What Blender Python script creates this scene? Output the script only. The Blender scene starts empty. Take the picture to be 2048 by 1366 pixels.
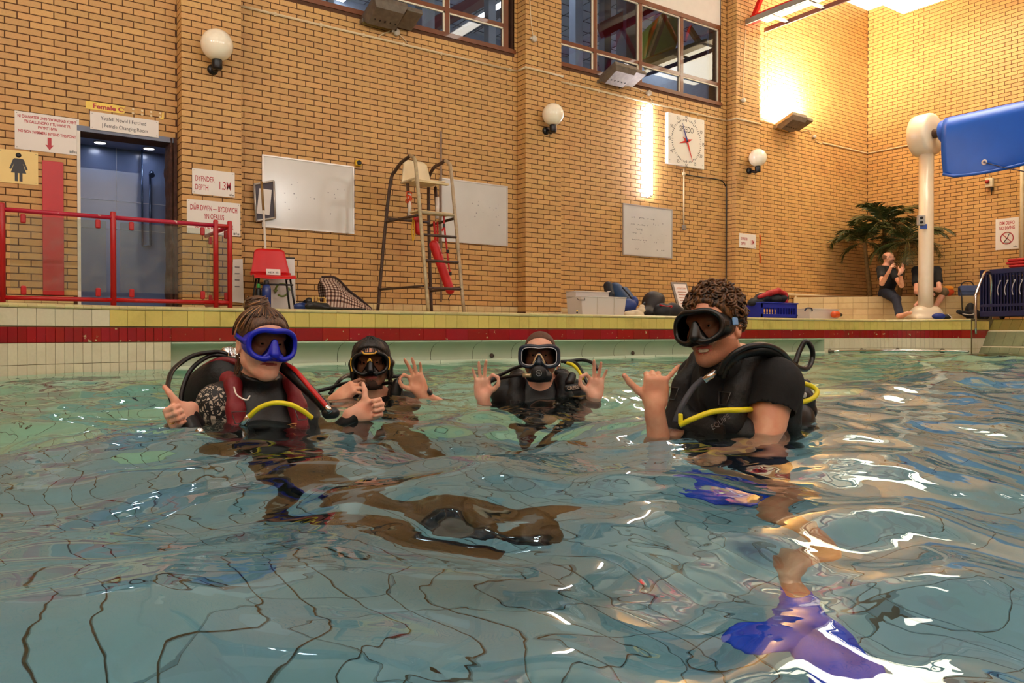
import bpy, bmesh, math, random
import numpy as np
from mathutils import Vector, Matrix, Euler, Quaternion
random.seed(7)
SC = bpy.context.scene
COL = SC.collection
PI = math.pi
# ------------------------------------------------------------------ camera
EYE = Vector((0.0, 0.0, 0.34))
FPX = 1557.0
PITCH = math.atan(16.0 / FPX)
YAW = math.atan2(0.5731, 0.8195)
cam_data = bpy.data.cameras.new('camera')
cam_data.sensor_width = 36.0
cam_data.lens = FPX / 2048.0 * 36.0
cam_data.clip_start = 0.05
cam_data.clip_end = 200
cam = bpy.data.objects.new('camera', cam_data)
COL.objects.link(cam)
cam.location = EYE
cam.rotation_euler = (PI / 2 - PITCH, 0, -YAW)
SC.camera = cam
# ------------------------------------------------------------------ world, exposure
world = bpy.data.worlds.new('world')
SC.world = world
world.use_nodes = True
world.node_tree.nodes['Background'].inputs[0].default_value = (0.05, 0.05, 0.06, 1)
world.node_tree.nodes['Background'].inputs[1].default_value = 0.2
SC.view_settings.view_transform = 'Standard'
SC.view_settings.look = 'None'
SC.view_settings.gamma = 1.0
SC.view_settings.use_curve_mapping = False
SC.view_settings.exposure = 0.12
try:
 SC.cycles.use_denoising = True
 SC.cycles.denoiser = 'OPENIMAGEDENOISE'
 SC.cycles.max_bounces = 9
 SC.cycles.diffuse_bounces = 4
 SC.cycles.glossy_bounces = 5
 SC.cycles.transmission_bounces = 6
 SC.cycles.transparent_max_bounces = 12
 SC.cycles.sample_clamp_indirect = 6.0
 SC.cycles.blur_glossy = 0.6
except Exception:
 pass
# strengths of the hall's own lamps (built further down as fixtures)
E_CEILING = 14.0      # ceiling fluorescent panels
E_TUBE = 48.0         # vertical strip light on the wall
W_UPLIGHT = 620.0     # lit wall floodlight (watts)
E_PANEL = 12.0        # suspended bright panel over the deep end
E_DOWNLIGHT = 60.0    # changing room downlights
# added floodlights on unseen walls, thrown up so the ceiling's bounce lights the pool
ADDED_UPLIGHTS = [(-5.0, -6.9, 4.9), (-0.5, -6.9, 4.9), (4.0, -6.9, 4.9), (8.5, -6.9, 4.9), (13.0, -6.9, 4.9), (-6.4, -2.0, 4.9), (-6.4, 3.0, 4.9)]
W_ADDED_FLOOD = 440.0
for _p in ADDED_UPLIGHTS:
 _l = bpy.data.lights.new('floodlight_lamp', 'AREA'); _l.shape = 'RECTANGLE'; _l.size = 0.5; _l.size_y = 0.3  # added lamp on an unseen wall
 _l.energy = W_ADDED_FLOOD; _l.color = (1.0, 0.98, 0.94)
 _o = bpy.data.objects.new('floodlight_lamp', _l); COL.objects.link(_o)
 _o.location = _p
 _t = Vector((5.0, 2.0, 7.6)) - Vector(_p); _t = Vector((_t.x * 0.35, _t.y * 0.35, 2.7))
 _o.rotation_euler = _t.to_track_quat('-Z', 'Y').to_euler()
# ------------------------------------------------------------------ pixel -> place
_cp, _sp = math.cos(PITCH), math.sin(PITCH)
_fwd = Vector((math.sin(YAW) * _cp, math.cos(YAW) * _cp, -_sp))
_rgt = Vector((math.cos(YAW), -math.sin(YAW), 0))
_up = _rgt.cross(_fwd)
def ray(px, py):
 return _fwd + _rgt * ((px - 1024) / FPX) - _up * ((py - 683) / FPX)
def at(px, py, d):
 """point on the pixel's ray at distance d along the view axis"""
 return EYE + ray(px, py) * d
def onY(px, py, Y):
 r = ray(px, py); return EYE + r * ((Y - EYE.y) / r.y)
def onX(px, py, X):
 r = ray(px, py); return EYE + r * ((X - EYE.x) / r.x)
def onZ(px, py, Z):
 r = ray(px, py); return EYE + r * ((Z - EYE.z) / r.z)
def depth_of(p):
 return (Vector(p) - EYE).dot(_fwd)
def pix(p):
 v = Vector(p) - EYE
 d = v.dot(_fwd)
 return (1024 + FPX * v.dot(_rgt) / d, 683 - FPX * v.dot(_up) / d, d)
# ------------------------------------------------------------------ materials
MATS = {}
def nodes_of(name):
 m = bpy.data.materials.new(name); m.use_nodes = True
 nt = m.node_tree
 b = nt.nodes['Principled BSDF']
 return m, nt, b
def rgb(c):
 """sRGB 0-255 -> linear"""
 out = []
 for v in c[:3]:
  v = v / 255.0
  out.append(v / 12.92 if v <= 0.04045 else ((v + 0.055) / 1.055) ** 2.4)
 return (out[0], out[1], out[2], 1.0)
def mat(name, color, rough=0.5, metal=0.0, var=0.08, scale=8.0, bump=0.0, bscale=60.0, spec=0.5, emit=None, estr=0.0, sheen=0.0, coat=0.0, sss=0.0):
 if name in MATS: return MATS[name]
 m, nt, b = nodes_of(name)
 N, L = nt.nodes, nt.links
 c = rgb(color)
 b.inputs['Roughness'].default_value = rough
 b.inputs['Metallic'].default_value = metal
 b.inputs['Specular IOR Level'].default_value = spec
 if coat: b.inputs['Coat Weight'].default_value = coat
 if sheen: b.inputs['Sheen Weight'].default_value = sheen
 if sss:
  b.inputs['Subsurface Weight'].default_value = sss
  b.inputs['Subsurface Radius'].default_value = (0.012, 0.005, 0.003)
  b.inputs['Subsurface Scale'].default_value = 0.6
 tc = N.new('ShaderNodeTexCoord')
 if var > 0:
  nz = N.new('ShaderNodeTexNoise'); nz.inputs['Scale'].default_value = scale; nz.inputs['Detail'].default_value = 4
  L.new(tc.outputs['Object'], nz.inputs['Vector'])
  mr = N.new('ShaderNodeMapRange'); mr.inputs[1].default_value = 0.25; mr.inputs[2].default_value = 0.75
  mr.inputs[3].default_value = 1 - var; mr.inputs[4].default_value = 1 + var
  L.new(nz.outputs['Fac'], mr.inputs[0])
  hs = N.new('ShaderNodeHueSaturation'); hs.inputs['Color'].default_value = c
  L.new(mr.outputs[0], hs.inputs['Value'])
  L.new(hs.outputs[0], b.inputs['Base Color'])
 else:
  b.inputs['Base Color'].default_value = c
 if bump > 0:
  nb = N.new('ShaderNodeTexNoise'); nb.inputs['Scale'].default_value = bscale; nb.inputs['Detail'].default_value = 3
  L.new(tc.outputs['Object'], nb.inputs['Vector'])
  bp = N.new('ShaderNodeBump'); bp.inputs['Strength'].default_value = bump; bp.inputs['Distance'].default_value = 0.01
  L.new(nb.outputs['Fac'], bp.inputs['Height']); L.new(bp.outputs[0], b.inputs['Normal'])
 if emit is not None:
  b.inputs['Emission Color'].default_value = rgb(emit)
  b.inputs['Emission Strength'].default_value = estr
 MATS[name] = m
 return m
def piece_mat(name, color, rough=0.6, vlo=0.82, vhi=1.12, hue=0.012, grain=0.08, gscale=40, bump=0.15, stain=None, stain_scale=1.2, coat=0.0, chip=None):
 """colour that differs from piece to piece (object random + island random), with grain and stains"""
 if name in MATS: return MATS[name]
 m, nt, b = nodes_of(name); N, L = nt.nodes, nt.links
 oi = N.new('ShaderNodeObjectInfo'); ge = N.new('ShaderNodeNewGeometry'); tc = N.new('ShaderNodeTexCoord')
 ad = N.new('ShaderNodeMath'); ad.operation = 'ADD'
 L.new(oi.outputs['Random'], ad.inputs[0]); L.new(ge.outputs['Random Per Island'], ad.inputs[1])
 fr = N.new('ShaderNodeMath'); fr.operation = 'FRACT'; L.new(ad.outputs[0], fr.inputs[0])
 mv = N.new('ShaderNodeMapRange'); mv.inputs[3].default_value = vlo; mv.inputs[4].default_value = vhi
 L.new(fr.outputs[0], mv.inputs[0])
 m7 = N.new('ShaderNodeMath'); m7.operation = 'MULTIPLY'; m7.inputs[1].default_value = 7.31; L.new(fr.outputs[0], m7.inputs[0])
 f2 = N.new('ShaderNodeMath'); f2.operation = 'FRACT'; L.new(m7.outputs[0], f2.inputs[0])
 mh = N.new('ShaderNodeMapRange'); mh.inputs[3].default_value = 0.5 - hue; mh.inputs[4].default_value = 0.5 + hue
 L.new(f2.outputs[0], mh.inputs[0])
 nz = N.new('ShaderNodeTexNoise'); nz.inputs['Scale'].default_value = gscale; nz.inputs['Detail'].default_value = 5
 L.new(ge.outputs['Position'], nz.inputs['Vector'])
 mg = N.new('ShaderNodeMapRange'); mg.inputs[1].default_value = 0.3; mg.inputs[2].default_value = 0.7
 mg.inputs[3].default_value = 1 - grain; mg.inputs[4].default_value = 1 + grain
 L.new(nz.outputs['Fac'], mg.inputs[0])
 mm = N.new('ShaderNodeMath'); mm.operation = 'MULTIPLY'; L.new(mv.outputs[0], mm.inputs[0]); L.new(mg.outputs[0], mm.inputs[1])
 hs = N.new('ShaderNodeHueSaturation'); hs.inputs['Color'].default_value = rgb(color)
 L.new(mh.outputs[0], hs.inputs['Hue']); L.new(mm.outputs[0], hs.inputs['Value'])
 last = hs.outputs[0]
 if stain is not None:
  ns = N.new('ShaderNodeTexNoise'); ns.inputs['Scale'].default_value = stain_scale; ns.inputs['Detail'].default_value = 6; ns.inputs['Roughness'].default_value = 0.65
  L.new(ge.outputs['Position'], ns.inputs['Vector'])
  ms = N.new('ShaderNodeMapRange'); ms.inputs[1].default_value = 0.52; ms.inputs[2].default_value = 0.8; ms.inputs[3].default_value = 0; ms.inputs[4].default_value = 0.75
  L.new(ns.outputs['Fac'], ms.inputs[0])
  mx = N.new('ShaderNodeMixRGB'); mx.inputs[2].default_value = rgb(stain)
  L.new(ms.outputs[0], mx.inputs[0]); L.new(last, mx.inputs[1]); last = mx.outputs[0]
 if chip is not None:
  nc = N.new('ShaderNodeTexNoise'); nc.inputs['Scale'].default_value = 16; nc.inputs['Detail'].default_value = 6
  L.new(ge.outputs['Position'], nc.inputs['Vector'])
  ms2 = N.new('ShaderNodeMapRange'); ms2.inputs[1].default_value = 0.66; ms2.inputs[2].default_value = 0.70
  L.new(nc.outputs['Fac'], ms2.inputs[0])
  mx2 = N.new('ShaderNodeMixRGB'); mx2.inputs[2].default_value = rgb(chip)
  L.new(ms2.outputs[0], mx2.inputs[0]); L.new(last, mx2.inputs[1]); last = mx2.outputs[0]
 L.new(last, b.inputs['Base Color'])
 b.inputs['Roughness'].default_value = rough
 if coat: b.inputs['Coat Weight'].default_value = coat; b.inputs['Coat Roughness'].default_value = 0.15
 if bump:
  bp = N.new('ShaderNodeBump'); bp.inputs['Strength'].default_value = bump; bp.inputs['Distance'].default_value = 0.004
  L.new(nz.outputs['Fac'], bp.inputs['Height']); L.new(bp.outputs[0], b.inputs['Normal'])
 MATS[name] = m
 return m
def emit_mat(name, color, strength):
 if name in MATS: return MATS[name]
 m = bpy.data.materials.new(name); m.use_nodes = True
 nt = m.node_tree; nt.nodes.remove(nt.nodes['Principled BSDF'])
 e = nt.nodes.new('ShaderNodeEmission'); e.inputs[0].default_value = rgb(color); e.inputs[1].default_value = strength
 nt.links.new(e.outputs[0], nt.nodes['Material Output'].inputs[0])
 MATS[name] = m
 return m
def pane_mat(name, tint=(235, 240, 240), refl=1.0, haze=0.0, haze_col=(200, 200, 195)):
 """thin clear pane: see-through with Fresnel reflection, optional water-mark haze"""
 if name in MATS: return MATS[name]
 m = bpy.data.materials.new(name); m.use_nodes = True
 nt = m.node_tree; N, L = nt.nodes, nt.links
 N.remove(N['Principled BSDF'])
 tr = N.new('ShaderNodeBsdfTransparent'); tr.inputs[0].default_value = rgb(tint)
 gl = N.new('ShaderNodeBsdfGlossy'); gl.inputs['Roughness'].default_value = 0.02; gl.inputs[0].default_value = (refl, refl, refl, 1)
 fr = N.new('ShaderNodeFresnel'); fr.inputs[0].default_value = 1.5
 ge = N.new('ShaderNodeNewGeometry'); sb = N.new('ShaderNodeMath'); sb.operation = 'SUBTRACT'; sb.inputs[0].default_value = 1.0; L.new(ge.outputs['Backfacing'], sb.inputs[1])
 mf = N.new('ShaderNodeMath'); mf.operation = 'MULTIPLY'; L.new(fr.outputs[0], mf.inputs[0]); L.new(sb.outputs[0], mf.inputs[1])
 mx = N.new('ShaderNodeMixShader'); L.new(mf.outputs[0], mx.inputs[0]); L.new(tr.outputs[0], mx.inputs[1]); L.new(gl.outputs[0], mx.inputs[2])
 last = mx.outputs[0]
 if haze > 0:
  df = N.new('ShaderNodeBsdfDiffuse'); df.inputs[0].default_value = rgb(haze_col)
  tc = N.new('ShaderNodeTexCoord')
  nz = N.new('ShaderNodeTexNoise'); nz.inputs['Scale'].default_value = 9; nz.inputs['Detail'].default_value = 8; nz.inputs['Roughness'].default_value = 0.7
  L.new(tc.outputs['Object'], nz.inputs['Vector'])
  mr = N.new('ShaderNodeMapRange'); mr.inputs[1].default_value = 0.45; mr.inputs[2].default_value = 0.75; mr.inputs[3].default_value = haze * 0.25; mr.inputs[4].default_value = haze
  L.new(nz.outputs['Fac'], mr.inputs[0])
  m2 = N.new('ShaderNodeMixShader'); L.new(mr.outputs[0], m2.inputs[0]); L.new(last, m2.inputs[1]); L.new(df.outputs[0], m2.inputs[2])
  last = m2.outputs[0]
 L.new(last, N['Material Output'].inputs[0])
 MATS[name] = m
 return m
# ------------------------------------------------------------------ mesh builder
def frame_from(zdir, xhint=None):
 z = Vector(zdir).normalized()
 x = Vector(xhint) if xhint is not None else (Vector((1, 0, 0)) if abs(z.x) < 0.9 else Vector((0, 1, 0)))
 x = (x - z * x.dot(z)).normalized()
 y = z.cross(x)
 return Matrix((x, y, z)).transposed()
class MB:
 """collects faces, links them as one mesh object"""
 def __init__(s): s.v = []; s.f = []; s.mi = []; s.sm = []; s.mats = []
 def mslot(s, m):
  if m is None: return 0
  if m not in s.mats: s.mats.append(m)
  return s.mats.index(m)
 def add(s, vs, fs, m=None, smooth=False):
  o = len(s.v); k = s.mslot(m)
  s.v.extend([tuple(v) for v in vs])
  for f in fs:
   s.f.append(tuple(i + o for i in f)); s.mi.append(k); s.sm.append(smooth)
  return s
 def box(s, c, size, R=None, m=None, bevel=0.0):
  hx, hy, hz = size[0] / 2, size[1] / 2, size[2] / 2
  c = Vector(c)
  if bevel > 0:
   bm = bmesh.new(); bmesh.ops.create_cube(bm, size=1.0)
   for v in bm.verts: v.co = Vector((v.co.x * size[0], v.co.y * size[1], v.co.z * size[2]))
   bmesh.ops.bevel(bm, geom=bm.edges[:], offset=min(bevel, 0.49 * min(size)), segments=2, profile=0.5, affect='EDGES')
   bm.verts.index_update()
   vs = [v.co.copy() for v in bm.verts]; fs = [[v.index for v in f.verts] for f in bm.faces]
   bm.free()
  else:
   vs = [Vector((x * hx, y * hy, z * hz)) for x in (-1, 1) for y in (-1, 1) for z in (-1, 1)]
   fs = [(0, 1, 3, 2), (4, 6, 7, 5), (0, 4, 5, 1), (2, 3, 7, 6), (0, 2, 6, 4), (1, 5, 7, 3)]
  if R is not None: vs = [R @ v for v in vs]
  return s.add([v + c for v in vs], fs, m)
 def box2(s, a, b, m=None, bevel=0.0):
  a, b = Vector(a), Vector(b)
  return s.box((a + b) / 2, [abs(b[i] - a[i]) for i in range(3)], None, m, bevel)
 def tube(s, pts, r, n=10, m=None, caps=True, closed=False, flat=None):
  pts = [Vector(p) for p in pts]
  k = len(pts); rs = list(r) if isinstance(r, (list, tuple)) else [r] * k
  vs, fs = [], []
  T = []
  for i in range(k):
   a = pts[(i - 1) % k] if (closed or i > 0) else pts[i]
   b = pts[(i + 1) % k] if (closed or i < k - 1) else pts[i]
   T.append((b - a).normalized())
  F = frame_from(T[0]); x = F.col[0].copy()
  for i in range(k):
   x = (x - T[i] * x.dot(T[i]))
   if x.length < 1e-6: x = frame_from(T[i]).col[0].copy()
   x.normalize(); y = T[i].cross(x)
   for j in range(n):
    a = 2 * PI * j / n
    fy = 1.0 if flat is None else flat
    vs.append(pts[i] + (x * math.cos(a) + y * math.sin(a) * fy) * rs[i])
  kk = k if closed else k - 1
  for i in range(kk):
   for j in range(n):
    a = i * n + j; b = i * n + (j + 1) % n
    c = ((i + 1) % k) * n + (j + 1) % n; d = ((i + 1) % k) * n + j
    fs.append((a, b, c, d))
  s.add(vs, fs, m, True)
  if caps and not closed:
   o = len(s.v) - len(vs)
   s.f.append(tuple(o + j for j in reversed(range(n)))); s.mi.append(s.mslot(m)); s.sm.append(False)
   s.f.append(tuple(o + (k - 1) * n + j for j in range(n))); s.mi.append(s.mslot(m)); s.sm.append(False)
  return s
 def lathe(s, prof, c=(0, 0, 0), axis=(0, 0, 1), n=24, m=None, smooth=True, caps=True):
  """prof: (radius, height) pairs"""
  F = frame_from(axis); c = Vector(c)
  vs, fs = [], []
  k = len(prof)
  for (r, h) in prof:
   for j in range(n):
    a = 2 * PI * j / n
    vs.append(c + F @ Vector((r * math.cos(a), r * math.sin(a), h)))
  for i in range(k - 1):
   for j in range(n):
    fs.append((i * n + j, i * n + (j + 1) % n, (i + 1) * n + (j + 1) % n, (i + 1) * n + j))
  if caps and prof[0][0] > 1e-6: fs.append(tuple(reversed(range(n))))
  if caps and prof[-1][0] > 1e-6: fs.append(tuple((k - 1) * n + j for j in range(n)))
  return s.add(vs, fs, m, smooth)
 def sphere(s, c, r, n=20, k=12, m=None, R=None):
  r = (r, r, r) if not isinstance(r, (tuple, list)) else r
  vs, fs = [], []
  c = Vector(c)
  for i in range(k + 1):
   t = PI * i / k
   for j in range(n):
    a = 2 * PI * j / n
    p = Vector((r[0] * math.sin(t) * math.cos(a), r[1] * math.sin(t) * math.sin(a), r[2] * math.cos(t)))
    if R is not None: p = R @ p
    vs.append(c + p)
  for i in range(k):
   for j in range(n):
    fs.append((i * n + j, (i + 1) * n + j, (i + 1) * n + (j + 1) % n, i * n + (j + 1) % n))
  return s.add(vs, fs, m, True)
 def prism(s, poly, origin, ux, uy, depth, m=None):
  """2-D outline extruded by vector depth"""
  o = Vector(origin); ux, uy, d = Vector(ux), Vector(uy), Vector(depth)
  n = len(poly)
  vs = [o + ux * p[0] + uy * p[1] for p in poly] + [o + ux * p[0] + uy * p[1] + d for p in poly]
  fs = [tuple(reversed(range(n))), tuple(range(n, 2 * n))]
  for i in range(n): fs.append((i, (i + 1) % n, n + (i + 1) % n, n + i))
  return s.add(vs, fs, m)
 def sweep(s, prof, path, m=None, smooth=False, closed_prof=False, nrm=None):
  """prof (out, z) swept along plan path of (x, y, nx, ny)"""
  vs, fs = [], []
  k = len(prof)
  for (x, y, nx, ny) in path:
   for (o, z) in prof: vs.append((x + nx * o, y + ny * o, z))
  for i in range(len(path) - 1):
   for j in range(k if closed_prof else k - 1):
    a = i * k + j; b = i * k + (j + 1) % k
    fs.append((a, a + k, b + k, b))
  return s.add(vs, fs, m, smooth)
 def grid(s, fn, nu, nv, m=None, smooth=True, closed_u=False):
  vs = [fn(i / (nu if closed_u else nu - 1), j / (nv - 1)) for j in range(nv) for i in range(nu)]
  fs = []
  for j in range(nv - 1):
   for i in range(nu if closed_u else nu - 1):
    fs.append((j * nu + i, j * nu + (i + 1) % nu, (j + 1) * nu + (i + 1) % nu, (j + 1) * nu + i))
  return s.add(vs, fs, m, smooth)
 def mesh(s, name, m=None):
  me = bpy.data.meshes.new(name)
  me.from_pydata(s.v, [], s.f)
  ms = s.mats or ([m] if m else [])
  if s.mats and m is not None and m not in s.mats: pass
  for q in ms: me.materials.append(q)
  if s.f:
   me.polygons.foreach_set('material_index', s.mi)
   me.polygons.foreach_set('use_smooth', s.sm)
  me.update()
  return me
 def build(s, name, m=None, parent=None):
  if m is not None and not s.mats: pass
  elif m is not None and None in s.mats: s.mats[s.mats.index(None)] = m
  o = bpy.data.objects.new(name, s.mesh(name, m)); COL.objects.link(o)
  if parent is not None: adopt(o, parent)
  return o
def tag(o, label=None, cat=None, group=None, kind=None):
 if label: o['label'] = label
 if cat: o['category'] = cat
 if group: o['group'] = group
 if kind: o['kind'] = kind
 return o
def thing(name, label, cat, group=None, base=(0, 0, 0)):
 """Empty carrying the thing; its parts are built in world coordinates, so it sits at the origin of that frame
 and is given its base point through the parts' inverse matrix."""
 o = bpy.data.objects.new(name, None); COL.objects.link(o)
 o.empty_display_size = 0.1
 o.location = Vector(base)
 o.matrix_world = Matrix.Translation(Vector(base))
 return tag(o, label, cat, group)
def adopt(o, parent):
 """parent o (built in world coordinates) without moving it"""
 o.parent = parent
 M = Matrix.Identity(4)
 p = parent
 chain = []
 while p is not None:
  chain.append(p); p = p.parent
 for q in reversed(chain):
  M = M @ q.matrix_parent_inverse @ Matrix.LocRotScale(q.location, q.rotation_euler, q.scale)
 o.matrix_parent_inverse = M.inverted()
def struct(o, label=None):
 o['kind'] = 'structure'
 if label: o['label'] = label
 return o
def inst(name, me, parent=None, loc=None, M=None):
 o = bpy.data.objects.new(name, me); COL.objects.link(o)
 if M is not None: o.matrix_world = M
 elif loc is not None: o.location = loc
 if parent is not None: adopt(o, parent)
 return o
def copy_tree(src, label=None, M=None, group=None):
 """copy a thing with its parts and sub-parts; M moves it"""
 def cp(o, parent):
  c = o.copy(); COL.objects.link(c)
  if parent is not None: c.parent = parent
  for ch in o.children: cp(ch, c)
  return c
 r = cp(src, None)
 if M is not None:
  r.matrix_world = M @ Matrix.LocRotScale(src.location, src.rotation_euler, src.scale)
 if label: r['label'] = label
 if group: r['group'] = group
 return r
def catmull(pts, n=8, closed=False):
 pts = [Vector(p) for p in pts]
 out = []
 k = len(pts)
 rng = range(k) if closed else range(k - 1)
 for i in rng:
  p1 = pts[i]; p2 = pts[(i + 1) % k]
  p0 = pts[i - 1] if (closed or i > 0) else p1 * 2 - p2
  p3 = pts[(i + 2) % k] if (closed or i + 2 < k) else p2 * 2 - p1
  for j in range(n):
   t = j / n
   out.append(0.5 * ((2 * p1) + (p2 - p0) * t + (2 * p0 - 5 * p1 + 4 * p2 - p3) * t * t + (-p0 + 3 * p1 - 3 * p2 + p3) * t ** 3))
 if not closed: out.append(pts[-1])
 return out
def text_mesh(txt, size, m, origin, ux, uy, parent, name='lettering', align='CENTER', xs=1.0, lift=0.002, bold=0.0, spacing=1.0):
 """flat lettering as mesh; origin = baseline anchor, ux / uy = reading and up directions"""
 cu = bpy.data.curves.new('lettering', 'FONT')
 cu.body = txt; cu.size = size; cu.align_x = align; cu.offset = bold; cu.space_character = spacing
 cu.resolution_u = 3; cu.extrude = 0.0006
 tmp = bpy.data.objects.new('lettering_tmp', cu)
 me = bpy.data.meshes.new_from_object(tmp)
 bpy.data.objects.remove(tmp); bpy.data.curves.remove(cu)
 ux, uy = Vector(ux).normalized(), Vector(uy).normalized(); uz = ux.cross(uy)
 o = Vector(origin) + uz * lift
 for v in me.vertices:
  v.co = o + ux * (v.co.x * xs) + uy * v.co.y + uz * v.co.z
 me.materials.clear(); me.materials.append(m)
 for p in me.polygons: p.material_index = 0
 ob = bpy.data.objects.new(name, me); COL.objects.link(ob)
 if parent is not None: adopt(ob, parent)
 return ob
# ================================================================== the hall
WY = 9.8          # face of the long brick wall
WX = 16.6         # face of the end wall
ZD = 0.595        # deck level (water level is 0)
ZC = 7.58         # ceiling
PY = 8.0          # pool edge along the long wall
XL, YN = -7.0, -7.5
PROJ = 0.225
COURSE, BL, BH, JT = 0.075, 0.225, 0.065, 0.010
ZB0 = onY(485, 27.7, WY).z % COURSE
M_BRICK = piece_mat('buff_brick', (200, 152, 88), rough=0.55, vlo=0.90, vhi=1.07, hue=0.0035, grain=0.07, gscale=55, bump=0.25, stain=(182, 126, 70), stain_scale=0.9)
M_MORTAR = mat('dark_mortar', (84, 52, 30), rough=0.9, var=0.2, scale=12, bump=0.2)
M_CREAM_TILE = piece_mat('cream_tile', (214, 186, 132), rough=0.25, vlo=0.92, vhi=1.05, hue=0.004, grain=0.03, bump=0.03, stain=(178, 128, 70), stain_scale=2.5)
M_WHITE_PAINT = mat('white_paint', (226, 218, 204), rough=0.6, var=0.04)
M_CEIL = mat('ceiling_white', (236, 236, 232), rough=0.85, var=0.04, scale=2)
def brick_texture_mat():
 """plain brick pattern for the walls outside the picture"""
 m, nt, b = nodes_of('brick_pattern'); N, L = nt.nodes, nt.links
 tc = N.new('ShaderNodeTexCoord'); br = N.new('ShaderNodeTexBrick')
 mp = N.new('ShaderNodeVectorMath'); mp.operation = 'ADD'
 sx = N.new('ShaderNodeSeparateXYZ'); cx = N.new('ShaderNodeCombineXYZ'); ad = N.new('ShaderNodeMath'); ad.operation = 'ADD'
 L.new(tc.outputs['Object'], sx.inputs[0]); L.new(sx.outputs[0], ad.inputs[0]); L.new(sx.outputs[1], ad.inputs[1])
 L.new(ad.outputs[0], cx.inputs[0]); L.new(sx.outputs[2], cx.inputs[1])
 L.new(cx.outputs[0], br.inputs['Vector'])
 br.inputs['Scale'].default_value = 1.0; br.inputs['Brick Width'].default_value = BL; br.inputs['Row Height'].default_value = COURSE
 br.inputs['Mortar Size'].default_value = JT / 2
 br.inputs['Color1'].default_value = rgb((196, 142, 78)); br.inputs['Color2'].default_value = rgb((184, 128, 70)); br.inputs['Mortar'].default_value = rgb((84, 52, 30))
 L.new(br.outputs[0], b.inputs['Base Color']); b.inputs['Roughness'].default_value = 0.7
 return m
M_BRICKPAT = brick_texture_mat()
# pilasters (left edge on the wall, right edge) and openings
PILAS = [(2.04, 2.72), (6.95, 7.64), (11.82, 12.51)]
DOOR = (1.02, 1.98, ZD, onY(160, 262, WY).z)
WZ0, WZ1 = onY(1440, 210, WY).z, onY(1448, 58, WY).z
WIN = [(2.72, 6.90, WZ0, ZC), (7.64, 11.66, WZ0, ZC)]
def brick_rects(s0, s1, z0, z1, holes, off=0.0):
 out = []
 k0 = int(math.floor((z0 - ZB0) / COURSE))
 k = k0
 while ZB0 + k * COURSE < z1:
  za, zb = ZB0 + k * COURSE + JT / 2, ZB0 + k * COURSE + JT / 2 + BH
  za2, zb2 = max(za, z0), min(zb, z1)
  if zb2 - za2 > 0.015:
   s = math.floor(s0 / BL) * BL + (off if k % 2 else off + BL / 2) - BL
   while s < s1:
    a, b = max(s + JT / 2, s0), min(s + BL - JT / 2, s1)
    segs = [(a, b)] if b - a > 0.02 else []
    for (h0, h1, g0, g1) in holes:
     if zb2 > g0 + 0.004 and za2 < g1 - 0.004:
      new = []
      for (p, q) in segs:
       if q <= h0 or p >= h1: new.append((p, q)); continue
       if p < h0 - 0.02: new.append((p, h0))
       if q > h1 + 0.02: new.append((h1, q))
      segs = new
    for (p, q) in segs: out.append((p, q, za2, zb2))
    s += BL
  k += 1
 return out
_brick_cache = {}
def brick_mesh(w, h, d, m, name='brick'):
 key = (round(w, 3), round(h, 3), round(d, 3), m.name)
 if key not in _brick_cache:
  mb = MB()
  e = 0.0025
  x, z = w / 2, h / 2
  vs = [(-x, d, -z), (x, d, -z), (x, d, z), (-x, d, z),
     (-x, e, -z), (x, e, -z), (x, e, z), (-x, e, z),
     (-x + e, 0, -z + e), (x - e, 0, -z + e), (x - e, 0, z - e), (-x + e, 0, z - e)]
  fs = [(8, 9, 10, 11)]
  for i in range(4):
   j = (i + 1) % 4
   fs += [(i, j, 4 + j, 4 + i), (4 + i, 4 + j, 8 + j, 8 + i)]
  mb.add(vs, fs, m)
  _brick_cache[key] = mb.mesh(name)
 return _brick_cache[key]
def lay(rects, base, ux, nin, m, parent, name, limit=300, thick=0.03, jitter=0.0012, inview=True):
 """pieces with local x along ux, y along nin (into the wall); the `limit` largest in the picture are objects, the rest one stuff part"""
 ux, nin = Vector(ux), Vector(nin); uz = Vector((0, 0, 1))
 R = Matrix((ux, nin, uz)).transposed()
 rnd = random.Random(len(rects))
 scored = []
 for r in rects:
  c = Vector(base) + ux * ((r[0] + r[1]) / 2) + uz * ((r[2] + r[3]) / 2)
  x, y, d = pix(c)
  sc = -1
  if d > 0.3 and -40 < x < 2090 and -30 < y < 1400:
   view = abs((c - EYE).normalized().dot(nin))
   sc = (r[1] - r[0]) * (r[3] - r[2]) * view / d / d
  scored.append((sc, r, c))
 scored.sort(key=lambda t: -t[0])
 ind = [t for t in scored[:limit] if t[0] > 0]
 rest = scored[len(ind):]
 for sc, r, c in ind:
  me = brick_mesh(r[1] - r[0], r[3] - r[2], thick, m, name)
  M4 = (Matrix.Translation(c + nin * rnd.uniform(-jitter, jitter))) @ R.to_4x4()
  o = bpy.data.objects.new(name, me); COL.objects.link(o)
  o.matrix_world = M4
  adopt(o, parent)
 if rest:
  mb = MB()
  for sc, r, c in rest:
   me = brick_mesh(r[1] - r[0], r[3] - r[2], thick, m, name)
   cc = c + nin * rnd.uniform(-jitter, jitter)
   vs = [cc + R @ v.co for v in me.vertices]
   mb.add(vs, [tuple(p.vertices) for p in me.polygons], m)
  o = mb.build(name + ('work' if name == 'brick' else '_field'), None, parent)
  o['kind'] = 'stuff'
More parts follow.
